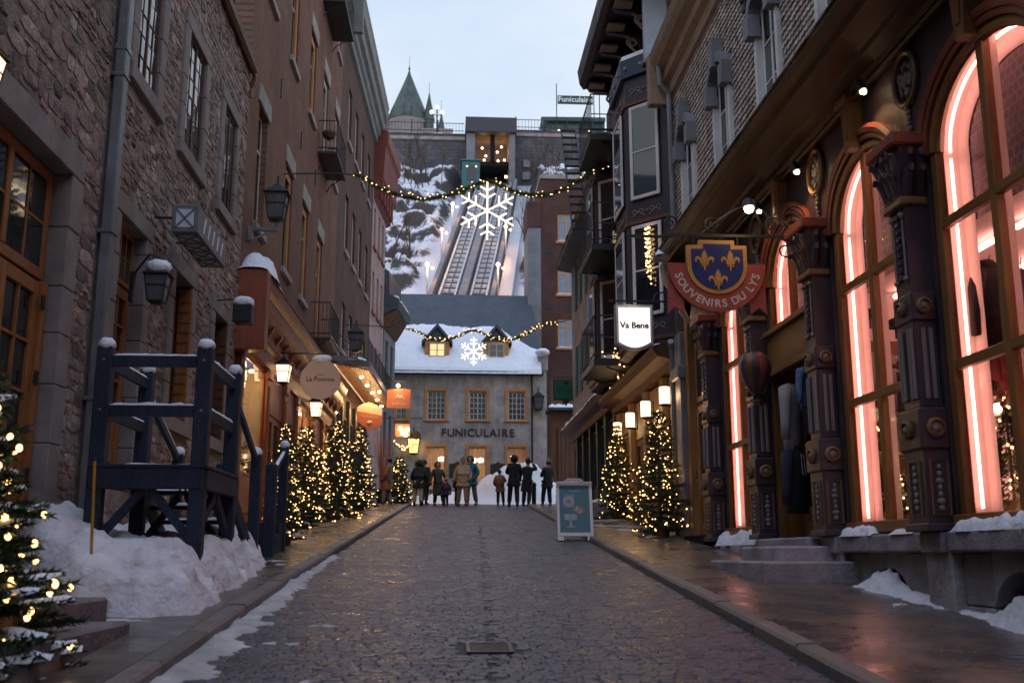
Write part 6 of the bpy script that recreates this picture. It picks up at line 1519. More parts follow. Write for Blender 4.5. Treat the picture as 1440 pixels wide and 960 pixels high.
lantern('wall_lantern', 'lit lantern on the red shop behind the cream sign', (-3.75, 29.6, 5.35), 1.35, True, False, (-.25, 0, 0), power=7)
lantern('wall_lantern', 'glowing lantern at the top left by the orange door of the near stone house', (-3.82, 8.02, 5.14), 1.0, True, False, (-.36, 0, 0), power=140)
lantern('wall_lantern', 'yellow lit lantern on the end wall of the funicular house', (-1.74, 55.65, 7.0), 2.6, True, False, (0, .35, 0), power=70, gm=glow('yellow_lantern', (1, .62, .16), 2.6))
lantern('wall_lantern', 'unlit black lantern on the right end of the funicular house', (5.05, 55.6, 9.4), 2.2, False, False, (0, .4, 0))
bx_ = thing('lamp_box', 'black box lamp capped with snow hanging at the corner of the stone house', 'lamp', (-3.62, 17.95, 5.45))
MB().box(-3.78, -3.46, 17.85, 18.15, 5.28, 5.62, .02).build('box', m_iron, bx_); MB().tube([(-4.1, 18.0, 5.7), (-3.62, 18.0, 5.75), (-3.62, 18.0, 5.62)], .015, 5).build('arm', m_iron, bx_); MB().ball((-3.62, 18, 5.66), (.2, .18, .12), 10, 6, random.Random(2), .1).build('snow_cap', m_snow, bx_, smooth=True, kind='stuff')
# street lamp on a bracket
sl = lantern('street_lamp', 'large unlit grey street lantern on a wall bracket above the red cornice', (-3.58, 20.6, 8.35), 1.75, False, False, None, 'street lamp')
q = MB(); q.box(-.55, .08, -.04, .04, -.52, -.44, .01); q.box(-.57, -.47, -.05, .05, -.75, -.44, .01); q.tube([(0,0,-.44), (0,0,-.27)], .03, 6); q.tube([(-.5,0,-.72), (-.25,0,-.6), (0,0,-.5)], .02, 5); q.build('bracket', m_zinc, sl)
sl2 = lantern('street_lamp', 'smaller unlit street lantern with snow farther along the brick houses', (-3.02, 33.5, 8.15), 1.9, False, False, None, 'street lamp')
q = MB(); q.box(-.9, .08, -.04, .04, -.56, -.48, .01); q.tube([(0,0,-.46), (0,0,-.29)], .03, 6); q.build('bracket', m_zinc, sl2)

# ================================================================== signs
# apple-shaped board
ap = thing('apple_sign', 'round cream apple-shaped hanging sign reading La Pomme', 'sign', (-2.97, 24, 5.3)); FQ = front_wall(24)
cx_, cz_ = -2.965, 5.30; o1 = []
for k in range(40):
    a = math.pi/2+6.2832*k/40; r_ = .47; x = r_*math.cos(a); z = r_*math.sin(a)
    if z > .2: f_ = (z-.2)/.27; x *= 1-.38*f_**1.3; z += .10*f_**1.2
    o1.append((cx_+x, cz_+z))
m_csign = mat('cream_sign_paint', (.50, .36, .29), .6, .08, 2, .05)
MB(FQ).prism(o1, -.03, .03).build('board', m_csign, ap)
m_ink = mat('brown_ink', (.03, .022, .02), .6, .1, 3, 0)
text_mesh('lettering', 'La Pomme', .155, m_ink, ap, FQ(cx_, cz_+.0, .032), (1,0,0), (0,0,1), .002, bold=.002); text_mesh('lettering', 'ATELIER', .05, m_ink, ap, FQ(cx_, cz_+.11, .032), (1,0,0), (0,0,1), .002)
MB(FQ).tube([(-4.05, cz_+.62, 0), (-2.6, cz_+.62, 0)], .018, 6).build('bracket_bar', m_iron, ap); MB(FQ).tube([(cx_, cz_+.62, 0), (cx_, cz_+.5, 0)], .012, 5).build('hanger', m_iron, ap)
MB(FQ).ball((cx_+.02, cz_+.50, 0), (.24, .10, .07), 12, 6, random.Random(6), .06).build('snow_cap', m_snow, ap, smooth=True, kind='stuff')
# orange pennant lit from below
ps = thing('pennant_sign', 'orange shield-shaped hanging sign with brightly lit cream top', 'sign', (-2.7, 36, 6)); FQ = front_wall(36)
MB(FQ).prism([(-3.12, 5.86), (-2.68, 5.5), (-2.25, 5.72), (-2.25, 6.05), (-3.12, 6.2)], -.03, .03).build('lower_board', mat('orange_sign_paint', (.55, .16, .07), .5, .08, 2, .05), ps)
MB(FQ).prism([(-3.12, 6.2), (-2.25, 6.05), (-2.25, 6.28), (-2.45, 6.42), (-2.7, 6.52), (-2.95, 6.46), (-3.12, 6.34)], -.028, .028).build('top_board', mat('cream_sign_board', (.70, .55, .34), .5, .06, 2, .03), ps)
MB(FQ).tube([(-3.0+k*.045, 6.03-.10*k*.045+.035*math.sin(k*1.7), .034) for k in range(15)], .012, 4).build('script_flourish', MATS['cream_sign_board'], ps)
MB(FQ).lathe([(.05, -.04), (.11, 0), (.05, .06)], (-2.68, 5.80, .03), 8, axis=2, e=.6).build('emblem', MATS['cream_sign_board'], ps)
MB(FQ).tube([(-2.7, 6.5, 0), (-2.7, 7.3, 0)], .015, 5).build('hanger', m_iron, ps); lamp('sign_light', FQ(-2.5, 6.75, .5), 40, WARM, .06, ps); MB(FQ).ball((-2.35, 6.85, .3), .06, 8, 5).build('lamp_bulb', m_warm, ps)
# rectangular orange sign with mountain mark
rs = thing('hanging_sign', 'rectangular orange hanging sign with white mountain mark and lamp above', 'sign', (-1.9, 40, 7.3)); FQ = front_wall(40)
MB(FQ).prism([(-2.33, 6.88), (-1.42, 6.88), (-1.40, 7.62), (-1.8, 7.65), (-2.33, 7.6)], -.04, .04).build('board', mat('bright_orange_sign', (.62, .20, .09), .5, .06, 2, .03), rs)
MB(FQ).prism([(-2.12, 7.22), (-1.98, 7.33), (-1.9, 7.45), (-1.83, 7.36), (-1.76, 7.42), (-1.62, 7.22), (-1.76, 7.3), (-1.84, 7.26), (-1.92, 7.33)], .042, .05).build('mountain_mark', m_white, rs)
text_mesh('lettering', 'suchox', .19, m_white, rs, FQ(-1.87, 7.07, .043), (1,0,0), (0,0,1), .003)
MB(FQ).tube([(-3.7, 7.95, 0), (-1.25, 7.95, 0)], .022, 5).build('bracket_bar', m_iron, rs)
for x in (-2.2, -1.55): MB(FQ).tube([(x, 7.95, 0), (x, 7.62, 0)], .012, 4).build('hanger', m_iron, rs)
MB(FQ).ball((-1.9, 7.75, .12), .085, 8, 6).build('lamp_bulb', m_warm, rs); lamp('sign_light', FQ(-1.9, 7.75, .4), 20, WARM, .08, rs)
# farther sign with bright lamps
fs_ = thing('hanging_sign', 'small orange hanging sign with bright cluster of lamps and round dial', 'sign', (-1.8, 44, 6.4)); FQ = front_wall(44)
MB(FQ).box(-2.18, -1.55, 6.2, 6.75, -.04, .04, .01).build('board', MATS['bright_orange_sign'], fs_)
for (x, z) in ((-1.85, 6.35), (-1.65, 6.5), (-1.95, 6.55), (-1.72, 6.28)): MB(FQ).ball((x, z, .15), .10, 8, 6).build('lamp_bulb', m_warm, fs_)
MB(FQ).lathe([(.17, -.05), (.19, 0), (.17, .05)], (-1.27, 6.28, 0), 14, axis=2).build('dial', m_iron, fs_); MB(FQ).tube([(-3.5, 7.0, 0), (-1.0, 7.0, 0)], .025, 5).build('bracket_bar', m_iron, fs_); lamp('sign_light', FQ(-1.8, 6.4, .7), 30, WARM, .1, fs_)
rt_ = thing('wreath', 'lit evergreen swag hanging under the farther orange sign', 'wreath', (-1.8, 43.9, 5.9)); q = MB(FQ); g = MB(FQ); rn = random.Random(5)
for k in range(240):
    t = rn.random(); x = -2.2+.9*t; z = 5.95-.25*math.sin(math.pi*t)+rn.uniform(-.1, .1); y_ = .1+rn.uniform(-.1, .1); q.add([(x, z, y_), (x+.015, z, y_), (x+rn.uniform(-.12, .12), z+rn.uniform(-.12, .12), y_+rn.uniform(-.08, .08))], [(0,1,2)])
    if k % 8 == 0: g.octa((x, z, y_+.1), .03)
q.build('needles', m_needle, rt_, kind='stuff'); g.build('fairy_lights', m_bulb, rt_, kind='stuff')
# twig bush with red berries beside the fir
tb = thing('twig_bundle', 'tall bundle of reddish twigs beside the last shop on the left', 'plant', (-2.35, 39.5, gz(39.5))); q = MB(); rn = random.Random(15)
for k in range(46): a = rn.uniform(0, 6.28); r_ = rn.uniform(.1, .5); z0 = gz(39.5); q.tube([(-2.35+.08*math.cos(a), 39.5+.08*math.sin(a), z0+.1), (-2.35+r_*.5*math.cos(a), 39.5+r_*.5*math.sin(a), z0+1.3), (-2.35+r_*math.cos(a), 39.5+r_*math.sin(a), z0+rn.uniform(1.9, 2.9))], [.014, .011, .005], 4)
q.build('twigs', mat('red_twigs', (.30, .07, .04), .6, .3, 6, .1), tb); MB().lathe([(.22, 0), (.3, .5), (.32, .55), (.26, .55)], (-2.35, 39.5, gz(39.5)), 12, axis=2).build('pot', m_iron, tb)
# stone-house light box sign
lb_ = thing('box_sign', 'grey box sign with crossed white panels and snow above the stone house door', 'sign', (-3.6, 14.6, 5.8))
m_boxg = mat('grey_sign_frame', (.14, .15, .17), .5, .15, 3, .1, 20); m_boxw = mat('frosted_white_panel', (.55, .58, .62), .4, .1, 3, .05)
MB().box(-3.80, -3.44, 13.7, 15.5, 5.60, 6.0, .012).build('case', m_boxg, lb_)
def xpanel(fr, u0, u1, v0, v1, parent):
    MB(fr).box(u0, u1, v0, v1, .001, .006).build('panel', m_boxw, parent)
    for (a, b) in (((u0, v0), (u1, v1)), ((u0, v1), (u1, v0))): MB(fr).tube([(a[0], a[1], .006), (b[0], b[1], .006)], .016, 4).build('cross_bar', m_boxg, parent)
xpanel(front_wall(13.7), -3.74, -3.50, 5.67, 5.93, lb_)
fb = Fr((-3.62, 0, 5.60), (0,1,0), (1,0,0), (0,0,-1))
for k in range(4): xpanel(fb, 13.85+k*.42, 14.15+k*.42, -.13, .13, lb_)
fs3 = left_wall(-3.44, 0)
for k in range(5): MB(fs3).prism([(14.0+k*.28, 5.68), (14.06+k*.28, 5.68), (14.16+k*.28, 5.92), (14.08+k*.28, 5.92)], .001, .008).build('letter_stroke', m_boxw, lb_)
ledge_snow('sign_snow', Fr((0,0,0), (1,0,0), (0,0,1), (0,1,0)), -3.78, -3.46, 6.0, 13.72, 15.45, .05, '', lb_, 5, .04)
for y in (14.0, 15.2): MB().tube([(-4.12, y, 5.9), (-3.8, y, 5.9)], .02, 5).build('bracket', m_iron, lb_)
# lit restaurant sign
vb = thing('lit_sign', 'white lit hanging sign reading Va Bene outside the restaurant', 'sign', (3.56, 19, 5.6)); FQ = front_wall(19.0)
def shield(s): a, b, t = 3.20+s, 3.94-s, 5.98-s; pts = [(a, t), (b, t), (b, 5.2+s*.6)]; n = 10; return pts + [(b+(a-b)*k/n, 5.2+s*.6-(.11)*math.sin(math.pi*k/n)) for k in range(1, n)] + [(a, 5.2+s*.6)]
MB(FQ).prism(shield(0), -.06, .06).build('case', m_zinc, vb); MB(FQ).prism(shield(.03), .061, .066).build('border', m_white, vb); MB(FQ).prism(shield(.055), .067, .069).build('border_line', m_iron, vb)
MB(FQ).prism(shield(.065), .070, .075).build('lit_face', glow('opal_sign_face', (1, .93, .82), 1.35), vb)
text_mesh('lettering', 'Va Bene', .165, m_ink, vb, FQ(3.57, 5.56, .078), (1,0,0), (0,0,1), .002, bold=.006)
MB(FQ).tube([(4.5, 6.06, 0), (3.1, 6.06, 0)], .022, 6).build('bracket_bar', m_iron, vb); MB(FQ).tube([(4.5, 6.35, 0), (4.0, 6.2, 0), (3.95, 6.06, 0)], .016, 5).build('bracket_stay', m_iron, vb)
MB(FQ).tube([(3.5, 6.06, .05), (3.48, 6.2, .3), (3.5, 6.12, .42)], .014, 5).build('lamp_arm', m_iron, vb); lamp('sign_light', FQ(3.55, 6.1, .5), 4, (1, .85, .65), .05, vb)
# green sign
gs_ = thing('hanging_sign', 'dark green rectangular hanging sign with faint script lettering', 'sign', (4.25, 36, 7)); FQ = front_wall(36)
MB(FQ).box(3.80, 4.72, 6.66, 7.40, -.04, .04, .015).build('board', m_iron, gs_); MB(FQ).box(3.84, 4.68, 6.70, 7.36, .041, .046).build('face', mat('emerald_sign', (.008, .13, .075), .45, .1, 2, .03), gs_)
text_mesh('lettering', 'Bijoux', .30, mat('dark_green_script', (.006, .05, .03), .5, .1, 3, 0), gs_, FQ(4.27, 7.02, .048), (1,0,0), (0,0,1), .002, .3)
MB(FQ).lathe([(.06, 0), (.06, .03)], (4.25, 7.26, .045), 10, axis=2).build('knob', m_iron, gs_); MB(FQ).tube([(3.7, 7.5, 0), (4.6, 7.5, 0), (5, 7.5, 0)], .02, 5).build('bracket_bar', m_iron, gs_); MB(FQ).prism([(4.1, 6.65), (4.4, 6.65), (4.25, 6.45)], -.02, .02).build('drop_finial', m_iron, gs_)
for x in (4.0, 4.5): MB(FQ).tube([(x, 7.5, 0), (x, 7.4, 0)], .012, 4).build('hanger', m_iron, gs_)
# Souvenirs du Lys
ly = thing('shield_sign', 'blue shield sign with three gold fleurs-de-lis over a red ribbon reading SOUVENIRS DU LYS', 'sign', (3.27, 11.9, 4.7)); FQ = front_wall(11.9); cx_ = 3.275
m_gold = mat('gold_paint', (.52, .26, .05), .45, .15, 5, .08, 30); m_blue = mat('royal_blue_paint', (.012, .022, .12), .45, .12, 3, .06, 20); m_ribbon = mat('red_ribbon_paint', (.36, .075, .045), .5, .15, 3, .08, 30, dirt=.15)
def sh_out(s):
    hw = .37-s; t = 5.0-s; pts = [(cx_-hw, t-.02), (cx_-hw+.15, t-.02), (cx_-hw+.15, t+.045), (cx_+hw-.15, t+.045), (cx_+hw-.15, t-.02), (cx_+hw, t-.02), (cx_+hw, 4.72)]; n = 16
    return pts + [(cx_+hw*math.cos(math.pi*k/n), 4.72-(.35-s)*math.sin(math.pi*k/n)) for k in range(1, n)] + [(cx_-hw, 4.72)]
MB(FQ).prism(sh_out(0), -.03, .05).build('shield_rim', m_gold, ly); MB(FQ).prism(sh_out(.05), .051, .056).build('shield_field', m_blue, ly)
def fleur(cx, cz, s):
    q = MB(FQ); W0, W1 = .0565, .068
    q.prism([(cx, cz+.62*s), (cx+.13*s, cz+.38*s), (cx+.15*s, cz+.2*s), (cx+.07*s, cz-.05*s), (cx-.07*s, cz-.05*s), (cx-.15*s, cz+.2*s), (cx-.13*s, cz+.38*s)], W0, W1)
    for d in (-1, 1):
        P = [(.09, -.05), (.14, .12), (.26, .26), (.40, .27), (.50, .17), (.49, .0), (.43, -.08), (.42, .05), (.35, .12), (.27, .08), (.20, -.06)]
        P = [(cx+d*x*s, cz+z*s) for x, z in P]; q.prism(P if d > 0 else P[::-1], W0, W1-.002)
        P = [(.05, -.14), (.10, -.26), (.2, -.30), (.17, -.2)]; P = [(cx+d*x*s, cz+z*s) for x, z in P]; q.prism(P if d > 0 else P[::-1], W0, W1-.002)
    q.prism([(cx-.22*s, cz-.14*s), (cx+.22*s, cz-.14*s), (cx+.22*s, cz-.06*s), (cx-.22*s, cz-.06*s)], W0, W1+.002); q.prism([(cx-.06*s, cz-.14*s), (cx-.05*s, cz-.4*s), (cx, cz-.52*s), (cx+.05*s, cz-.4*s), (cx+.06*s, cz-.14*s)], W0, W1)
    q.build('fleur_de_lis', m_gold, ly)
fleur(cx_-.16, 4.77, .235); fleur(cx_+.16, 4.77, .235); fleur(cx_, 4.53, .235)
n = 28; Ri, Ro = .40, .605; cc = 4.755
arc = lambda r_, k: (cx_+r_*math.cos(math.pi*(1+k/n)), cc+r_*math.sin(math.pi*(1+k/n)))
q = MB(FQ); q.prism([arc(Ro, k) for k in range(n+1)] + [arc(Ri-.08, k) for k in range(n, -1, -1)], -.02, .028); q.build('ribbon', m_ribbon, ly)
for d in (-1, 1):
    P = [(cx_+d*.60, cc-.05), (cx_+d*.40, cc-.33), (cx_+d*.41, cc-.62), (cx_+d*.52, cc-.53), (cx_+d*.61, cc-.62)]; MB(FQ).prism(P if d > 0 else P[::-1], -.045, -.022).build('ribbon_tail', m_ribbon, ly)
m_lt = mat('cream_letter_paint', (.60, .52, .44), .6, .1, 3, 0); TXT = 'SOUVENIRS DU LYS'; wid = {'I': .55, ' ': .55, 'U': 1.05, 'O': 1.12, 'N': 1.08, 'V': 1.05, 'D': 1.05, 'S': .82, 'E': .85, 'R': 1.0, 'L': .85, 'Y': 1.0}
tot = sum(wid[c] for c in TXT); ang = -166.0; rr_ = .505; span = 152.0; acc = 0
for c in TXT:
    a = R(-180+14+span*(acc+wid[c]/2)/tot); acc += wid[c]
    if c != ' ': text_mesh('letter', c, .135, m_lt, ly, FQ(cx_+rr_*math.cos(a), cc+rr_*math.sin(a), .030), (-math.sin(a), 0, math.cos(a)), (-math.cos(a), 0, -math.sin(a)), .003, bold=.003)
MB(FQ).box(2.64, 4.5, 5.10, 5.14, -.012, .012, .004).build('bracket_bar', m_iron, ly)
for x in (3.0, 3.55): MB(FQ).tube([(x, 5.1, 0), (x, 5.0, 0)], .010, 4).build('hanger', m_iron, ly)
MB(FQ).box(2.17, 2.75, 5.08, 5.11, -.02, .02, .004).build('bracket_tip', m_iron, ly)
def spiral(u, v, r0, turns, dirn=1, st=0, n=22): return [(u+r0*(1-.75*k/n)*math.cos(st+dirn*turns*6.283*k/n), v+r0*(1-.75*k/n)*math.sin(st+dirn*turns*6.283*k/n), 0) for k in range(n+1)]
for (u, v, r_, d_, s_) in ((2.72, 5.28, .10, 1, -1.5), (3.25, 5.27, .11, -1, -1.6), (4.0, 5.28, .13, 1, -1.5), (4.3, 5.38, .20, -1, -1.0), (4.15, 4.95, .12, -1, 1.6)): MB(FQ).tube(spiral(u, v, r_, 1.4, d_, s_), .011, 5).build('scroll', m_iron, ly)
MB(FQ).tube([(4.5, 4.75, 0), (4.35, 4.85, 0), (4.2, 5.05, 0), (4.1, 5.1, 0)], .014, 5).build('scroll', m_iron, ly); MB(FQ).tube([(3.1+.9*math.sin(t/12*1.57), 5.14+.42*math.sin(t/12*3.1416)*.9, 0) for t in range(13)], .010, 5).build('scroll', m_iron, ly)
MB(FQ).tube([(3.95, 5.14, 0), (3.72, 5.45, .1), (3.60, 5.42, .25)], .014, 5).build('lamp_arm', m_iron, ly)
MB(FQ).lathe([(.03, .08), (.06, .06), (.085, -.02), (.08, -.03)], (3.62, 5.42, .30), 10).build('lamp_shade', m_iron, ly); MB(FQ).ball((3.62, 5.37, .31), .06, 8, 6).build('lamp_bulb', MATS['spot_bulb'], ly); lamp('sign_light', FQ(3.6, 5.28, .42), 3.0, WARM, .05, ly)
# sandwich board
sb = thing('sandwich_board', 'white-framed sandwich board with teal poster standing on the street by the kerb', 'sandwich board', (2.4, 19.2, gz(19.2)))
ca, sa = math.cos(.22), math.sin(.22); m_sbw = mat('white_plastic', (.80, .76, .74), .5, .08, 3, .05, dirt=.15)
for side in (0, 1):
    yb = 19.0 if side == 0 else 19.42; W_ = (0, -ca, sa) if side == 0 else (0, ca, sa); V_ = (0, sa if side == 0 else -sa, ca); fr = Fr((2.40, yb, gz(yb)+.02), (1,0,0), V_, W_)
    q = MB(fr); h = 1.08; wd = .335
    for (a, b, c, d) in ((-wd, -wd+.055, .08, h), (wd-.055, wd, .08, h), (-wd+.055, wd-.055, .08, .15), (-wd+.055, wd-.055, h-.07, h)): q.box(a, b, c, d, -.015, .02, .006)
    q.box(-wd, -wd+.12, 0, .08, -.015, .02, .006); q.box(wd-.12, wd, 0, .08, -.015, .02, .006)
    q.prism([(-.2, h), (-.12, h+.06), (.12, h+.06), (.2, h), (.07, h), (.07, h+.03), (-.07, h+.03), (-.07, h)], -.013, .018); o = q.build('frame', m_sbw, sb)
    MB(fr).box(-wd+.055, wd-.055, .15, h-.07, -.008, .006).build('poster', mat('teal_poster', (.075, .18, .205), .45, .06, 2, .02), o)
    if side == 0:
        m_pr = mat('pale_poster_print', (.34, .36, .38), .5, .25, 14, 0); m_pr2 = mat('egg_orange_print', (.42, .22, .10), .5, .2, 10, 0)
        MB(fr).box(-.20, .0, .62, .88, .007, .009).build('print_photo', mat('photo_print', (.20, .25, .27), .5, .4, 12, 0), o); MB(fr).lathe([(.105, 0), (.105, .002)], (-.11, .74, .0095), 18, axis=2).build('print_plate', m_pr, o); MB(fr).lathe([(.045, 0), (.045, .002)], (-.10, .74, .012), 14, axis=2).build('print_yolk', m_pr2, o)
        MB(fr).prism([(-.2, .47), (-.19, .39), (.03, .39), (.04, .47), (.02, .50), (-.18, .50)], .007, .009).build('print_glass', m_pr, o); MB(fr).prism([(-.1, .39), (-.06, .39), (-.05, .28), (.02, .25), (-.17, .25), (-.11, .28)], .007, .009).build('print_stem', m_pr, o)
        for k in range(9): MB(fr).lathe([(.03, 0), (.03, .002)], (.02+.035*(k % 5)+.01*(k//5), .62-.045*(k//3), .0070+.0005*k), 8, axis=2).build('print_fruit', m_pr if k % 2 else m_pr2, o)
        for (u0, u1, v) in ((-.1, .12, .93), (-.04, .18, .57)): MB(fr).box(u0, u1, v, v+.018, .007, .009).build('print_line', m_pr, o)
# ================================================================== garlands and snowflakes across the street
def garland(name, label, pts, y, seed, nb, th=.10, br=.03, nl=.12, n_=2600):
    T_ = thing(name, label, 'garland', (pts[0][0], y, pts[0][1])); rn = random.Random(seed); P = [Vector((x, y, z)) for x, z in pts]
    def cat(t):
        t = min(max(t, 0), len(P)-1.0001); i = int(t); f = t-i; g = lambda k: P[max(0, min(len(P)-1, k))]; a, b, c, d = g(i-1), g(i), g(i+1), g(i+2)
        return .5*((2*b)+(c-a)*f+(2*a-5*b+4*c-d)*f*f+(3*b-a-3*c+d)*f**3)
    MB().tube([cat(k*(len(P)-1)/60) for k in range(61)], .018, 5).build('cable', m_iron, T_); q = MB(); g = MB(); t0, t1 = 1, len(P)-1-.35
    for k in range(n_):
        b = cat(t0+(t1-t0)*rn.random()); d = Vector((rn.uniform(-1,1), rn.uniform(-1,1), rn.uniform(-1,1))).normalized()*th*rn.uniform(.5, 1.15); s = Vector((rn.uniform(-1,1), 0, rn.uniform(-1,1))).normalized()*.011
        tt = rn.uniform(.6, 1.5); q.tint = (tt*3.2, tt*1.9, tt*1.0); q.add([b-s, b+s, b+d+Vector((rn.uniform(-nl,nl)*.4, 0, 0))], [(0,1,2)])
    q.build('needles', m_needle, T_, kind='stuff')
    for k in range(nb): b = cat(t0+(t1-t0)*(k+rn.random()*.7)/nb)+Vector((rn.uniform(-1,1)*th*.9, -th*.9, rn.uniform(-1,1)*th*.9)); g.octa(b, br*rn.uniform(.7, 1.2))
    g.build('fairy_lights', m_bulb2, T_, kind='stuff'); return T_
garland('garland', 'lit evergreen garland strung across the street high in front of the cliff', [(-4.05, 10.38), (-2.35, 10.40), (-1.6, 10.02), (-.72, 9.81), (.15, 9.98), (.95, 10.30), (1.73, 10.02), (2.6, 10.05), (3.78, 10.75), (4.45, 11.4)], 24, 3, 75, .105, .019, .12, 8500)
garland('garland', 'lit garland strung in front of the dormer windows', [(-3.8, 9.75), (-1.5, 9.62), (-.45, 9.2), (.3, 9.32), (.99, 9.6), (1.7, 9.32), (2.32, 9.22), (3.0, 9.5), (3.54, 9.8), (4.5, 10.0)], 38, 4, 110, .10, .022, .12, 6500)
def flake(name, label, cx, y, cz, r, tr, parent=None):
    T_ = thing(name, label, 'light decoration', (cx, y, cz)); fr = front_wall(y)
    MB(fr).lathe([(tr*2, -tr), (tr*2, tr)], (cx, cz, 0), 10, axis=2).build('hub', m_tubeglow, T_)
    for k in range(6):
        a = math.pi/2+k*math.pi/3; d = (math.cos(a), math.sin(a)); MB(fr).tube([(cx+d[0]*r*.03, cz+d[1]*r*.03, 0), (cx+d[0]*r, cz+d[1]*r, 0)], tr, 6).build('arm', m_tubeglow, T_)
        for (s, l_) in ((.44, .30), (.70, .26)):
            for sd in (-1, 1): b = a+sd*R(58); p = (cx+d[0]*r*s, cz+d[1]*r*s, 0); MB(fr).tube([p, (p[0]+math.cos(b)*r*l_, p[1]+math.sin(b)*r*l_, 0)], tr*.95, 6).build('branch', m_tubeglow, T_)
    MB(fr).tube([(cx, cz+r, .0), (cx, cz+r+.15, 0)], .008, 4).build('hanger', m_iron, T_); return T_
flake('snowflake_light', 'large lit snowflake hanging from the garland in front of the funicular tracks', .94, 23.95, 9.53, .74, .020)
flake('snowflake_light', 'smaller lit snowflake hanging between the two dormers', 1.0, 37.95, 8.78, .54, .022)
# ================================================================== things in and around the souvenir shop
def tee(name, label, u, v, w_, s, m, fr=FR, long=1.0, hood=False, cat='garment', turn=0):
    """a garment on a hanger: body and two sleeves with soft folds, front facing down the street"""
    T_ = thing(name, label, cat, fr(u, v, w_), 0, local=True); n = 9; k = 10
    def loft(rings):
        mb = MB(); vs = []; fs = []
        for (c, a, b, ph) in rings:
            for j in range(k): t = 6.283*j/k; f = 1+.10*math.sin(t*3+ph); vs.append((c[0]+a*math.cos(t)*f, c[1]+b*math.sin(t)*f, c[2]))
        for i in range(len(rings)-1):
            for j in range(k): fs.append((i*k+j, i*k+(j+1) % k, (i+1)*k+(j+1) % k, (i+1)*k+j))
        fs.append(tuple(range(k))); fs.append(tuple(range((len(rings)-1)*k, len(rings)*k))); return mb.add(vs, fs)
    L_ = .68*s*long
    loft([((0,0,0), .08*s, .05*s, 0), ((0,0,-.04*s), .19*s, .07*s, 0), ((0,0,-.12*s), .23*s, .09*s, .3), ((0,0,-.35*s), .22*s, .08*s, 1), ((0,0,-L_*.8), .21*s, .08*s, 2), ((0,0,-L_), .215*s, .07*s, 2.4)]).build('body', m, T_, smooth=True)
    for sd in (-1, 1):
        q = MB(); q.tube([(sd*.17*s, 0, -.07*s), (sd*.25*s, -.02*s, -.22*s), (sd*.29*s, -.03*s, -.42*s), (sd*.29*s, -.02*s, -.60*s)], [.07*s, .06*s, .05*s, .045*s], 8); q.build('sleeve', m, T_, smooth=True)
    MB().tube([(-.17*s, 0, -.04*s), (0, 0, .02*s), (.17*s, 0, -.04*s)], .008, 4).build('hanger', m_iron, T_); MB().tube([(0, 0, .02*s), (0, 0, .09*s), (.02*s, 0, .11*s)], .005, 4).build('hook', m_iron, T_)
    if hood: MB().ball((0, .03*s, -.02*s), (.11*s, .10*s, .10*s), 10, 6, random.Random(3), .06).build('hood', m, T_, smooth=True); [MB().tube([(sx*.03*s, -.085*s, -.06*s), (sx*.035*s, -.10*s, -.28*s)], .006, 4).build('drawstring', m_white, T_) for sx in (-1, 1)]
    T_.rotation_euler = (0, 0, turn); return T_
tee('shirt', 'pale grey long shirt hanging in the souvenir shop doorway', 12.95, 3.45, .02, 1.25, mat('pale_grey_cloth', (.30, .27, .28), .9, .15, 8, .3, 60), long=1.1, turn=.9)
tee('shirt', 'blue and white patterned shirt hanging behind the pale grey one', 12.25, 3.55, .05, .8, mat('blue_print_cloth', (.10, .16, .28), .9, .9, 22, .2, 60), turn=.7)
tee('hooded_sweatshirt', 'dark navy and purple sweatshirt hanging low in the shop doorway', 12.85, 2.60, .05, 1.2, mat('navy_cloth', (.022, .022, .04), .9, .3, 6, .3, 60), hood=True, turn=.8)
tee('hooded_sweatshirt', 'black hooded sweatshirt displayed in the nearest neon window', 8.92, 3.90, -.55, 1.15, mat('black_cloth', (.016, .012, .012), .9, .3, 6, .3, 60), hood=True, turn=.5)
tee('shirt', 'purple garment beside the black sweatshirt in the nearest neon window', 8.5, 3.75, -.6, 1.15, mat('purple_cloth', (.07, .03, .10), .9, .3, 6, .3, 60), turn=.5)
tee('shirt', 'pale shirt on display in the middle neon window', 11.5, 3.62, -.6, 1.0, MATS['pale_grey_cloth'], turn=.5); tee('shirt', 'dark blue shirt in the middle neon window beside the mullion', 11.05, 3.3, -.75, 1.0, MATS['navy_cloth'], turn=.5)
def cap(label, u, v, w_, m, s=1):
    T_ = thing('cap', label, 'cap', FR(u, v, w_)); MB(FR).lathe([(.10*s, 0), (.105*s, .04*s), (.085*s, .09*s), (.03*s, .115*s)], (u, v, w_), 12).build('crown', m, T_, smooth=50); MB(FR).prism([(u-.09*s, w_+.05*s), (u-.08*s, w_+.2*s), (u, w_+.23*s), (u+.08*s, w_+.2*s), (u+.09*s, w_+.05*s)], v-.005, v+.012, axis=1).build('brim', m, T_); MB(FR).tube([(u, v, w_), (u, v-.12, w_)], .02, 6).build('stand', m_iron, T_)
cap('black cap displayed in the nearest neon window below the sweatshirt', 9.2, 2.78, -.55, MATS['black_cloth']); cap('dark cap on display high in the middle neon window', 11.55, 4.02, -.5, MATS['black_cloth']); cap('dark cap beside the mullion of the middle neon window', 10.86, 3.75, -.5, MATS['black_cloth']); cap('brown cap on a stand in the middle neon window', 10.79, 3.3, -.55, m_woodbr)
sf = thing('shelf_unit', 'white shelf with small souvenirs in the middle neon window', 'shelf', FR(10.3, 1.7, -1)); rn = random.Random(31)
for z in (2.1, 2.6): MB(FR).box(9.5, 11.1, z, z+.03, -1.2, -.85).build('shelf_board', m_white, sf)
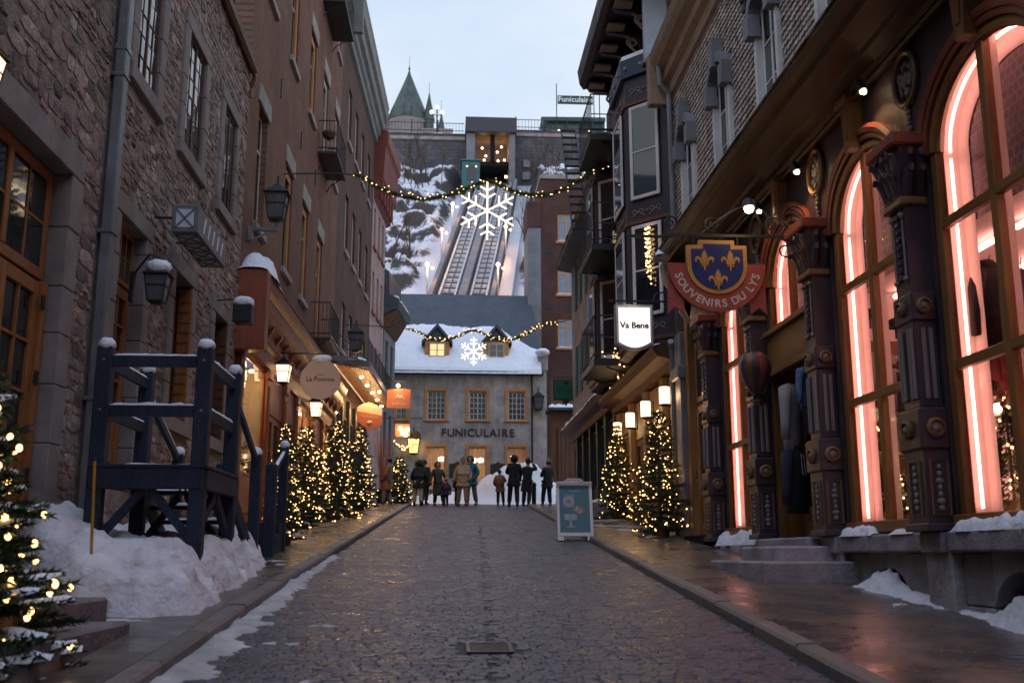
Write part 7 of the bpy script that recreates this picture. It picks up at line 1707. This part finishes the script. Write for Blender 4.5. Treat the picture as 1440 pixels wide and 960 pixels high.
for k in range(9): u = 9.6+k*.17; mm = rn.choice((m_rust, m_oldgold, m_navy, m_white, m_green)); z = rn.choice((2.13, 2.63)); sv_ = thing('souvenir', 'small souvenir figure standing on the shelf in the middle neon window', 'souvenir', FR(u, z, -1), group='souvenirs on the shelf'); MB(FR).lathe([(.05, 0), (.055, .06), (.03, .12), (.04, .16), (.015, .21)], (u, z, -1), 8).build('body', mm, sv_, smooth=50)
def minitree(label, u, v, w_, h, seed):
    T_ = thing('small_christmas_tree', label, 'christmas tree', FR(u, v, w_)); rn = random.Random(seed); q = MB(FR); g = MB(FR); sil = MB(FR)
    for k in range(900):
        f = rn.random(); r_ = .24*h*(1-f); a = rn.uniform(0, 6.28); p = (u+r_*math.cos(a)*.6, v+f*h, w_+r_*math.sin(a)*.6); e = (u+r_*math.cos(a)*1.5, v+f*h-.03+rn.uniform(-.02, .03), w_+r_*math.sin(a)*1.5); t = rn.uniform(.7, 1.6); q.tint = (t, t, t); q.add([(p[0], p[1]-.01, p[2]), (p[0], p[1]+.012, p[2]), e], [(0,1,2)])
        if k % 22 == 0: g.octa(e, .016)
        if k % 40 == 7: sil.ball(e, .03, 6, 4)
    q.build('needles', m_needle, T_, kind='stuff'); g.build('fairy_lights', m_bulb, T_, kind='stuff'); sil.build('baubles', mat('silver_bauble', (.6, .55, .5), .15, .1, 3, 0, metal=.9), T_, kind='stuff'); MB(FR).tube([(u, v-.12, w_), (u, v+h, w_)], .015, 5).build('trunk', m_bark, T_); MB(FR).lathe([(.09, -.12), (.1, .0)], (u, v, w_), 10).build('pot', m_rust, T_)
minitree('small decorated christmas tree in the nearest neon window', 8.98, 1.75, -.6, .95, 3); minitree('small decorated christmas tree in the middle neon window', 11.62, 1.75, -.5, 1.1, 4)
cp_ = thing('ceiling_lamp', 'bright strip lamp inside the nearest neon window', 'lamp', FR(9.4, 2.6, -.7)); MB(FR).box(9.2, 9.75, 2.60, 2.67, -.74, -.66, .01).build('tube', glow('shop_strip', (1, .70, .52), 9), cp_); MB(FR).box(9.2, 9.75, 2.67, 2.71, -.74, -.66).build('housing', m_white, cp_)
sfk = thing('star_light', 'small golden branch of lights hanging in the middle neon arch', 'light decoration', FR(10.55, 4.75, -.3)); g = MB(FR)
for k in range(14): a = k*.9; g.tube([(10.6, 4.72, -.2), (10.6+.16*math.cos(a), 4.72+.15*math.sin(a), -.2+.04*math.sin(k))], .007, 4)
g.build('rays', glow('gold_rays', (1, .6, .22), 2.5), sfk)
# more stock: shelves on the far wall of the shop and a rack of garments
rk = random.Random(44); sw = thing('wall_shelves', 'white wall shelves full of souvenirs at the far side of the middle neon window', 'shelf', FR(11.75, 1.7, -1))
for z in (1.95, 2.42, 2.9, 3.38): MB(FR).box(11.55, 11.83, z, z+.025, -1.9, -.32).build('shelf_board', m_white, sw)
cl_ = [mat('goods_%d' % i, c_, .6, .2, 5, .05) for i, c_ in enumerate(((.35, .04, .04), (.05, .08, .25), (.45, .35, .2), (.08, .2, .1), (.5, .5, .48), (.3, .12, .04)))]
for k in range(44):
    z = rk.choice((1.975, 2.445, 2.925, 3.405)); w_ = -.40-(k % 16)*.09+rk.uniform(-.02, .02); u_ = 11.68+rk.uniform(-.05, .05); h_ = rk.uniform(.14, .30)
    o = thing('souvenir', 'small souvenir on the wall shelves at the far side of the middle neon window', 'souvenir', FR(u_, z, w_), group='souvenirs on the wall shelves'); kind_ = rk.random()
    if kind_ < .4: MB(FR).lathe([(.035, 0), (.04, h_*.4), (.02, h_*.6), (.03, h_*.78), (.008, h_)], (u_, z, w_), 8).build('figure', rk.choice(cl_), o, smooth=50)
    elif kind_ < .7: MB(FR).box(u_-.03, u_+.03, z, z+h_, w_-.035, w_+.035, .006).build('carton', rk.choice(cl_), o); MB(FR).box(u_-.032, u_-.03, z+h_*.5, z+h_*.8, w_-.025, w_+.025).build('carton_label', m_white, o)
    else: MB(FR).lathe([(.03, 0), (.038, .01), (.038, h_*.45), (.034, h_*.46)], (u_, z, w_), 10).build('mug', rk.choice(cl_), o); MB(FR).tube([(u_, z+.03, w_+.038), (u_, z+.05, w_+.065), (u_, z+h_*.35, w_+.04)], .006, 5).build('mug_handle', MATS['goods_4'], o)
rack = thing('garment_rack', 'chrome garment rail behind the black sweatshirt in the nearest neon window', 'rack', FR(10, 1.7, -1.2)); MB(FR).tube([(9.1, 3.72, -1.2), (11.3, 3.72, -1.2)], .014, 6).build('bar', m_zinc, rack)
for u_ in (9.15, 11.25): MB(FR).tube([(u_, 1.62, -1.2), (u_, 3.72, -1.2)], .014, 6).build('upright', m_zinc, rack)
for k in range(8): tee('shirt', 'shirt hanging on the chrome rail in the nearest neon window', 9.35+k*.24, 3.6, -1.2, .95+.05*(k % 3), rk.choice(cl_+[MATS['pale_grey_cloth'], MATS['navy_cloth']]), turn=.25+.1*(k % 3))['group'] = 'shirts on the chrome rail'
# balloon ornament
bo = thing('balloon_ornament', 'striped hot-air balloon ornament hanging in front of the shop columns', 'ornament', FR(13.6, 3.6, .5)); cols_ = [(.20, .05, .03), (.05, .03, .08), (.24, .13, .03), (.03, .05, .10), (.16, .07, .02), (.06, .025, .03)]
pb = [(.03, -.31), (.08, -.26), (.16, -.12), (.205, .02), (.205, .12), (.16, .22), (.08, .275), (.01, .29)]; ub, vb_, wb = 13.35, 3.68, .35
for j in range(12):
    q = MB(FR); vs = []
    for (r_, h) in pb:
        for t in (0, .5, 1): a = 6.283*(j+t)/12; rr2 = r_*(1 if t != .5 else 1.04); vs.append((ub+rr2*math.cos(a), vb_+h, wb+rr2*math.sin(a)))
    q.add(vs, [(i*3+k, i*3+k+1, i*3+k+4, i*3+k+3) for i in range(len(pb)-1) for k in (0, 1)]); q.build('gore', mat('balloon_%d' % (j % 6), cols_[j % 6], .45, .25, 6, .05), bo, smooth=True)
MB(FR).lathe([(.05, -.46), (.06, -.40), (.055, -.38)], (ub, vb_, wb), 8).build('basket', m_woodbr, bo)
for a in range(4): MB(FR).tube([(ub+.05*math.cos(a*1.57), vb_-.38, wb+.05*math.sin(a*1.57)), (ub+.03*math.cos(a*1.57), vb_-.31, wb+.03*math.sin(a*1.57))], .004, 4).build('cord', m_iron, bo)
MB(FR).tube([(ub, vb_+.29, wb), (ub, vb_+.42, wb), (ub+.05, vb_+.5, wb*.6), (ub+.1, vb_+.5, .1)], .008, 4).build('hook', m_iron, bo)
# snowflake lights in the red shop window
sfl = thing('window_snowflake', 'small lit snowflake hanging in the first red shop window', 'light decoration', F1(21.3, 5.0, -.08)); g = MB(F1)
for k in range(6):
    a = k*math.pi/3; g.tube([(21.5, 5.0, -.12), (21.5+.32*math.cos(a), 5.0+.32*math.sin(a), -.12)], .016, 5)
    for sd in (-1, 1): p = (21.5+.2*math.cos(a), 5.0+.2*math.sin(a), -.12); g.tube([p, (p[0]+.12*math.cos(a+sd), p[1]+.12*math.sin(a+sd), -.12)], .014, 5)
g.build('tubes', m_tubeglow, sfl)
# bollard and planters by the snow heap
bo2 = thing('bollard', 'short dark bollard at the end of the street in front of the snow heap', 'bollard', (3.25, 38.4, gz(38.4))); MB().lathe([(.11, 0), (.11, .08), (.085, .1), (.085, .72), (.1, .74), (.1, .8), (.05, .88)], (3.3, 38.4, gz(38.4)), 12, axis=2).build('post', m_iron, bo2, smooth=40)
pl_ = thing('planter', 'square grey planter with snow beside the restaurant fir', 'planter', (3.95, 26.3, gz(26.3)+PAV)); MB().box(3.7, 4.2, 26.0, 26.5, gz(26.2)+.1, gz(26.2)+.5, .02).build('box', m_conc, pl_); MB().ball((3.95, 26.25, gz(26.2)+.5), (.24, .24, .1), 10, 6, random.Random(3), .1).build('snow', m_snow, pl_, smooth=True, kind='stuff')
sgp = thing('sign_post', 'thin dark post with a small notice board among the left-hand firs', 'sign', (-2.35, 27.4, gz(27.4))); MB().tube([(-2.35, 27.4, gz(27.4)+.1), (-2.35, 27.4, gz(27.4)+1.75)], .02, 6).build('post', m_iron, sgp); MB().box(-2.5, -2.2, 27.37, 27.4, gz(27.4)+1.4, gz(27.4)+1.8, .01).build('notice', m_iron, sgp); MB().lathe([(.2, 0), (.2, .03), (.05, .05)], (-2.35, 27.4, gz(27.4)+.1), 12, axis=2).build('foot', m_iron, sgp)
# ================================================================== people
m_skin = mat('skin', (.36, .21, .15), .55, .1, 6, .05)
def skinmesh(name, V, E_, Rr, m, parent, sub=2, root=0):
    me = bpy.data.meshes.new(name); me.from_pydata(V, E_, []); o = link(name, me, parent); me.materials.append(m)
    md = o.modifiers.new('skin', 'SKIN'); md.use_smooth_shade = True
    for i, r_ in enumerate(Rr): sv = me.skin_vertices[0].data[i]; sv.radius = r_ if isinstance(r_, tuple) else (r_, r_); sv.use_root = (i == root)
    o.modifiers.new('sub', 'SUBSURF').levels = sub; o.modifiers['sub'].render_levels = sub
    return o
def glove(parent, p, d, m, side, s=1):
    q = MB(); d = Vector(d).normalized(); up = Vector((0, 0, 1)) if abs(d.z) < .8 else Vector((0, -1, 0)); x = d.cross(up).normalized(); p = Vector(p); n_ = x.cross(d)
    q.tube([p-d*.02, p+d*.04, p+d*.085], [.026, .038, .034], 8, sq=.55)
    for k, ln in enumerate((.07, .085, .078, .06)):
        o_ = p+d*.08+x*(k-1.5)*.017; q.tube([o_, o_+d*ln*.5+n_*.006, o_+d*ln*.9+n_*.02], [.0095, .009, .006], 6)
    o_ = p+d*.025+x*.03*side; q.tube([o_, o_+x*.025*side+d*.025, o_+x*.03*side+d*.055], [.011, .010, .007], 6)
    q.build('glove', m, parent, smooth=True)
def person(label, x, y, face, h, jacket, trousers, hood=None, hat=None, hair=(.02,.015,.012), coat=0, arms='down', fur=None, stride=.0, bag=None, lean=0, puffy=1.0, boots=(.015,.013,.012)):
    T_ = thing('person', label, 'person', (x, y, gz(y)+.02), face, group='people at the end of the street', local=True); s = h/1.76
    S = lambda p: (p[0]*s, p[1]*s, p[2]*s)
    stride = stride or .07*(1 if int(x*10) % 2 else -1)
    A = {'down': ((.27, .03+stride*.5, 1.15), (.30, -.06+stride*1.2, .90)), 'pocket': ((.30, .03, 1.14), (.22, -.10, .98)), 'phone': ((.27, -.10, 1.18), (.14, -.30, 1.38)), 'raise': ((.34, -.06, 1.42), (.14, -.14, 1.62)), 'hold': ((.30, 0, 1.18), (.36, -.05, .98)), 'hug': ((.26, -.06, 1.16), (.10, -.24, 1.16))}
    al, ar = arms if isinstance(arms, tuple) else (arms, arms)
    eL, wL = A[al]; eR, wR = A[ar]; eR = (-eR[0], eR[1], eR[2]); wR = (-wR[0], wR[1], wR[2]); st = stride
    ext = lambda e, w_: tuple(w_[i]+(w_[i]-e[i])*.34 for i in range(3))
    V = [(0,0,.95), (0,.01,1.15), (0,.0,1.36), (0,.01,1.50), (0,-.005,1.60), (0,-.01,1.70), (0,0,1.755),
         (.18,.01,1.42), eL, wL, ext(eL, wL), (-.18,.01,1.42), eR, wR, ext(eR, wR),
         (.095,0,.90), (.115,-.02-st*.5,.50), (.13,.02-st,.09), (.15,-.12-st,.035), (-.095,0,.90), (-.115,-.02+st*.5,.50), (-.13,.02+st,.09), (-.15,-.12+st,.035), (0,-.095,1.625)]
    E_ = [(0,1),(1,2),(2,3),(3,4),(4,5),(5,6),(2,7),(7,8),(8,9),(9,10),(2,11),(11,12),(12,13),(13,14),(0,15),(15,16),(16,17),(17,18),(0,19),(19,20),(20,21),(21,22),(4,23)]
    rad = [(.15,.11),(.13,.10),(.16,.11),(.055,.055),(.082,.092),(.085,.098),(.05,.06),.055,.042,.03,.026,.055,.042,.03,.026,.085,.058,.042,.034,.085,.058,.042,.034,.018]
    skinmesh('body', [S(v) for v in V], E_, [tuple(q*s for q in r_) if isinstance(r_, tuple) else r_*s for r_ in rad], m_skin, T_)
    mj = mat('jacket_%s' % '_'.join('%d' % (c*1000) for c in jacket), jacket, .75, .25, 7, .3, 30); mt = mat('trouser_%s' % '_'.join('%d' % (c*1000) for c in trousers), trousers, .85, .2, 7, .3, 40); mbt = mat('dark_boots', boots, .6, .2, 5, .1)
    p = puffy
    JV = [V[0], V[1], V[2], (0,.01,1.50), V[7], V[8], V[9], V[11], V[12], V[13], (0,0,.86)]
    skinmesh('jacket', [S(v) for v in JV], [(0,1),(1,2),(2,3),(2,4),(4,5),(5,6),(2,7),(7,8),(8,9),(0,10)], [tuple(q*s*p for q in r_) if isinstance(r_, tuple) else r_*s*p for r_ in [(.20,.16),(.19,.155),(.21,.155),(.095,.095),.088,.070,.056,.088,.070,.056,(.20,.16)]], mj, T_)
    skinmesh('trousers', [S(v) for v in (V[0], V[15], V[16], (V[17][0], V[17][1], .12), V[19], V[20], (V[21][0], V[21][1], .12))], [(0,1),(1,2),(2,3),(0,4),(4,5),(5,6)], [(.17*s,.13*s), .118*s, .092*s, .080*s, .118*s, .092*s, .080*s], mt, T_)
    for k in (17, 21):
        a_, b_ = V[k], V[k+1]; q = MB(); q.tube([S((a_[0], a_[1]+.04, .03)), S((a_[0], a_[1]-.03, .035)), S((b_[0], b_[1]+.01, .035)), S((b_[0], b_[1]-.035, .028))], [.042*s, .05*s, .045*s, .03*s], 8, sq=.75); q.tube([S((a_[0], a_[1]+.01, .04)), S((a_[0], a_[1]+.005, .2))], [.05*s, .058*s], 8); q.build('boot', mbt, T_, smooth=True)
    coat = coat or (.80 if h > 1.2 else .74)
    if coat:
        q = MB(); q.lathe([(.19*s, .98*s), (.215*s, .86*s), (.235*s, .70*s), (.25*s, coat*s), (.22*s, coat*s+.01)], (0, .005, 0), 14, axis=2, e=.78); q.build('coat_skirt', mj, T_, smooth=50)
    for (e, w_, sd) in ((eL, wL, 1), (eR, wR, -1)): d = Vector(w_)-Vector(e); glove(T_, Vector(S(w_)), d, mbt, sd, s)
    mh = mat('hair_%d' % int(hair[0]*1000), hair, .6, .3, 20, .3, 50)
    if hood is not None:
        mo = mat('hood_%s' % '_'.join('%d' % (c*1000) for c in hood), hood, .8, .25, 8, .3, 30); q = MB(); n = 12; vs = []; fs = []; m_ = 7
        for i in range(m_+1):
            t = math.pi*(.08+.60*i/m_)
            for j in range(n): a = 6.283*j/n; vs.append((.145*s*math.sin(t)*math.cos(a), (.035+.15*math.cos(t))*s-.02*s, 1.655*s+.155*s*math.sin(t)*math.sin(a)))
        for i in range(m_):
            for j in range(n): fs.append((i*n+j, i*n+(j+1) % n, (i+1)*n+(j+1) % n, (i+1)*n+j))
        fs.append(tuple(range(n))); q.add(vs, fs); q.build('hood', mo, T_, smooth=True)
    else:
        q = MB(); q.ball((0, .018*s, 1.685*s), (.098*s, .108*s, .105*s), 12, 8); q.build('hair', mh, T_, smooth=True)
    if fur is not None:
        q = MB(); rn = random.Random(int(x*100)); mf = mat('fur_trim', fur, .9, .4, 20, 0)
        for k in range(260): a = rn.uniform(0, 6.283); d_ = Vector((math.cos(a), -.35, math.sin(a))); b_ = Vector((.15*s*math.cos(a), -.05*s+rn.uniform(-.03, .03), 1.655*s+.15*s*math.sin(a))); w_ = Vector((0,.008,.006)); q.add([b_-w_, b_+w_, b_+d_*rn.uniform(.04, .09)+Vector((rn.uniform(-.03,.03), rn.uniform(-.02,.02), rn.uniform(-.03,.03)))], [(0,1,2)])
        q.tube([(.15*s*math.cos(6.283*k/14), -.05*s, 1.655*s+.15*s*math.sin(6.283*k/14)) for k in range(14)], .035*s, 6, closed=True); q.build('fur_trim', mf, T_)
    if hat is not None:
        q = MB(); q.lathe([(.108*s, 1.675*s), (.115*s, 1.70*s), (.112*s, 1.74*s), (.085*s, 1.80*s), (.03*s, 1.83*s)], (0, .01, 0), 12, axis=2); q.build('knit_hat', mat('hat_%s' % '_'.join('%d' % (c*1000) for c in hat), hat, .9, .25, 12, .4, 60), T_, smooth=True); MB().ball((0, .01, 1.85*s), .035*s, 8, 5).build('pompom', MATS['hat_%s' % '_'.join('%d' % (c*1000) for c in hat)], T_, smooth=True)
    for sx in (-.033, .033): MB().ball((sx*s, -.103*s, 1.655*s), .010*s, 6, 4).build('eye', m_ink, T_)
    MB().tube([(-.024*s, -.098*s, 1.582*s), (0, -.104*s, 1.578*s), (.024*s, -.098*s, 1.582*s)], .006*s, 4).build('mouth', mat('lips', (.25, .09, .08), .5, .1, 5, 0), T_)
    rl_ = random.Random(int(x*977+y*13)); T_.rotation_euler = (rl_.uniform(-.07, .05)+lean, rl_.uniform(-.06, .06), face)
    if bag is not None:
        MB().box(-.15*s, .15*s, .12*s, .26*s, 1.02*s, 1.42*s, .04).build('backpack', mat('bag_%d' % int(bag[0]*1000), bag, .7, .2, 6, .2), T_)
    return T_
PI = math.pi; BLK = (.012, .012, .014)
person('person in a tan coat and pale trousers standing by the left shop fronts', -2.1, 37.0, -1.9, 1.70, (.22, .115, .045), (.20, .16, .13), coat=.62, arms='pocket', stride=.1)
person('person in a black jacket with fur-trimmed hood and cream trousers, back turned', -1.0, 37.5, PI, 1.62, BLK, (.36, .28, .21), hood=BLK, fur=(.16, .085, .035), arms='pocket', puffy=1.12, stride=.12)
person('person in dark clothes half hidden behind the fur-hooded one', -.78, 38.9, PI-.5, 1.66, (.02, .02, .024), (.02, .022, .03), hair=(.015, .012, .01))
person('person in a long olive coat walking with one arm held out', -.22, 38.2, .35, 1.58, (.040, .042, .028), BLK, coat=.42, hood=(.035, .036, .026), arms=('hold', 'hold'), stride=.16)
person('child in a plum snowsuit and pink knit hat', .02, 37.5, PI+.4, .98, (.06, .025, .05), BLK, hat=(.45, .20, .22), arms='hold', puffy=1.25)
person('person in dark clothes behind the cream jacket', .44, 38.9, .9, 1.60, (.025, .025, .03), BLK, arms='pocket')
person('person in a cream puffer jacket and beige trousers facing the camera', .62, 37.5, .15, 1.74, (.42, .30, .18), (.27, .185, .115), arms=('pocket', 'down'), puffy=1.15, hair=(.012, .01, .01), stride=.13)
person('person in a bright teal hooded jacket and grey trousers', .98, 38.4, -.5, 1.80, (.012, .13, .17), (.13, .115, .10), hood=(.012, .10, .13), arms=('pocket', 'down'), puffy=1.1, stride=-.10)
person('short person in a brown and pink jacket raising a phone', 2.04, 37.9, PI-.2, 1.30, (.20, .09, .06), BLK, arms=('pocket', 'phone'), puffy=1.15, bag=(.25, .11, .05))
person('tall person all in black with a hood, back to the camera', 2.43, 37.0, PI, 1.82, BLK, BLK, hood=BLK, arms='hug', stride=.16)
person('person in a long black coat with one arm raised to the head', 2.95, 37.7, PI-.4, 1.68, (.014, .013, .016), (.03, .02, .018), coat=.55, hair=(.02, .012, .01), arms=('down', 'raise'), hat=(.03, .012, .012))
person('person in dark jacket with pale grey hat standing by the snow heap', 3.70, 37.9, PI+.5, 1.66, (.022, .024, .03), BLK, hat=(.16, .17, .20), arms='hug')
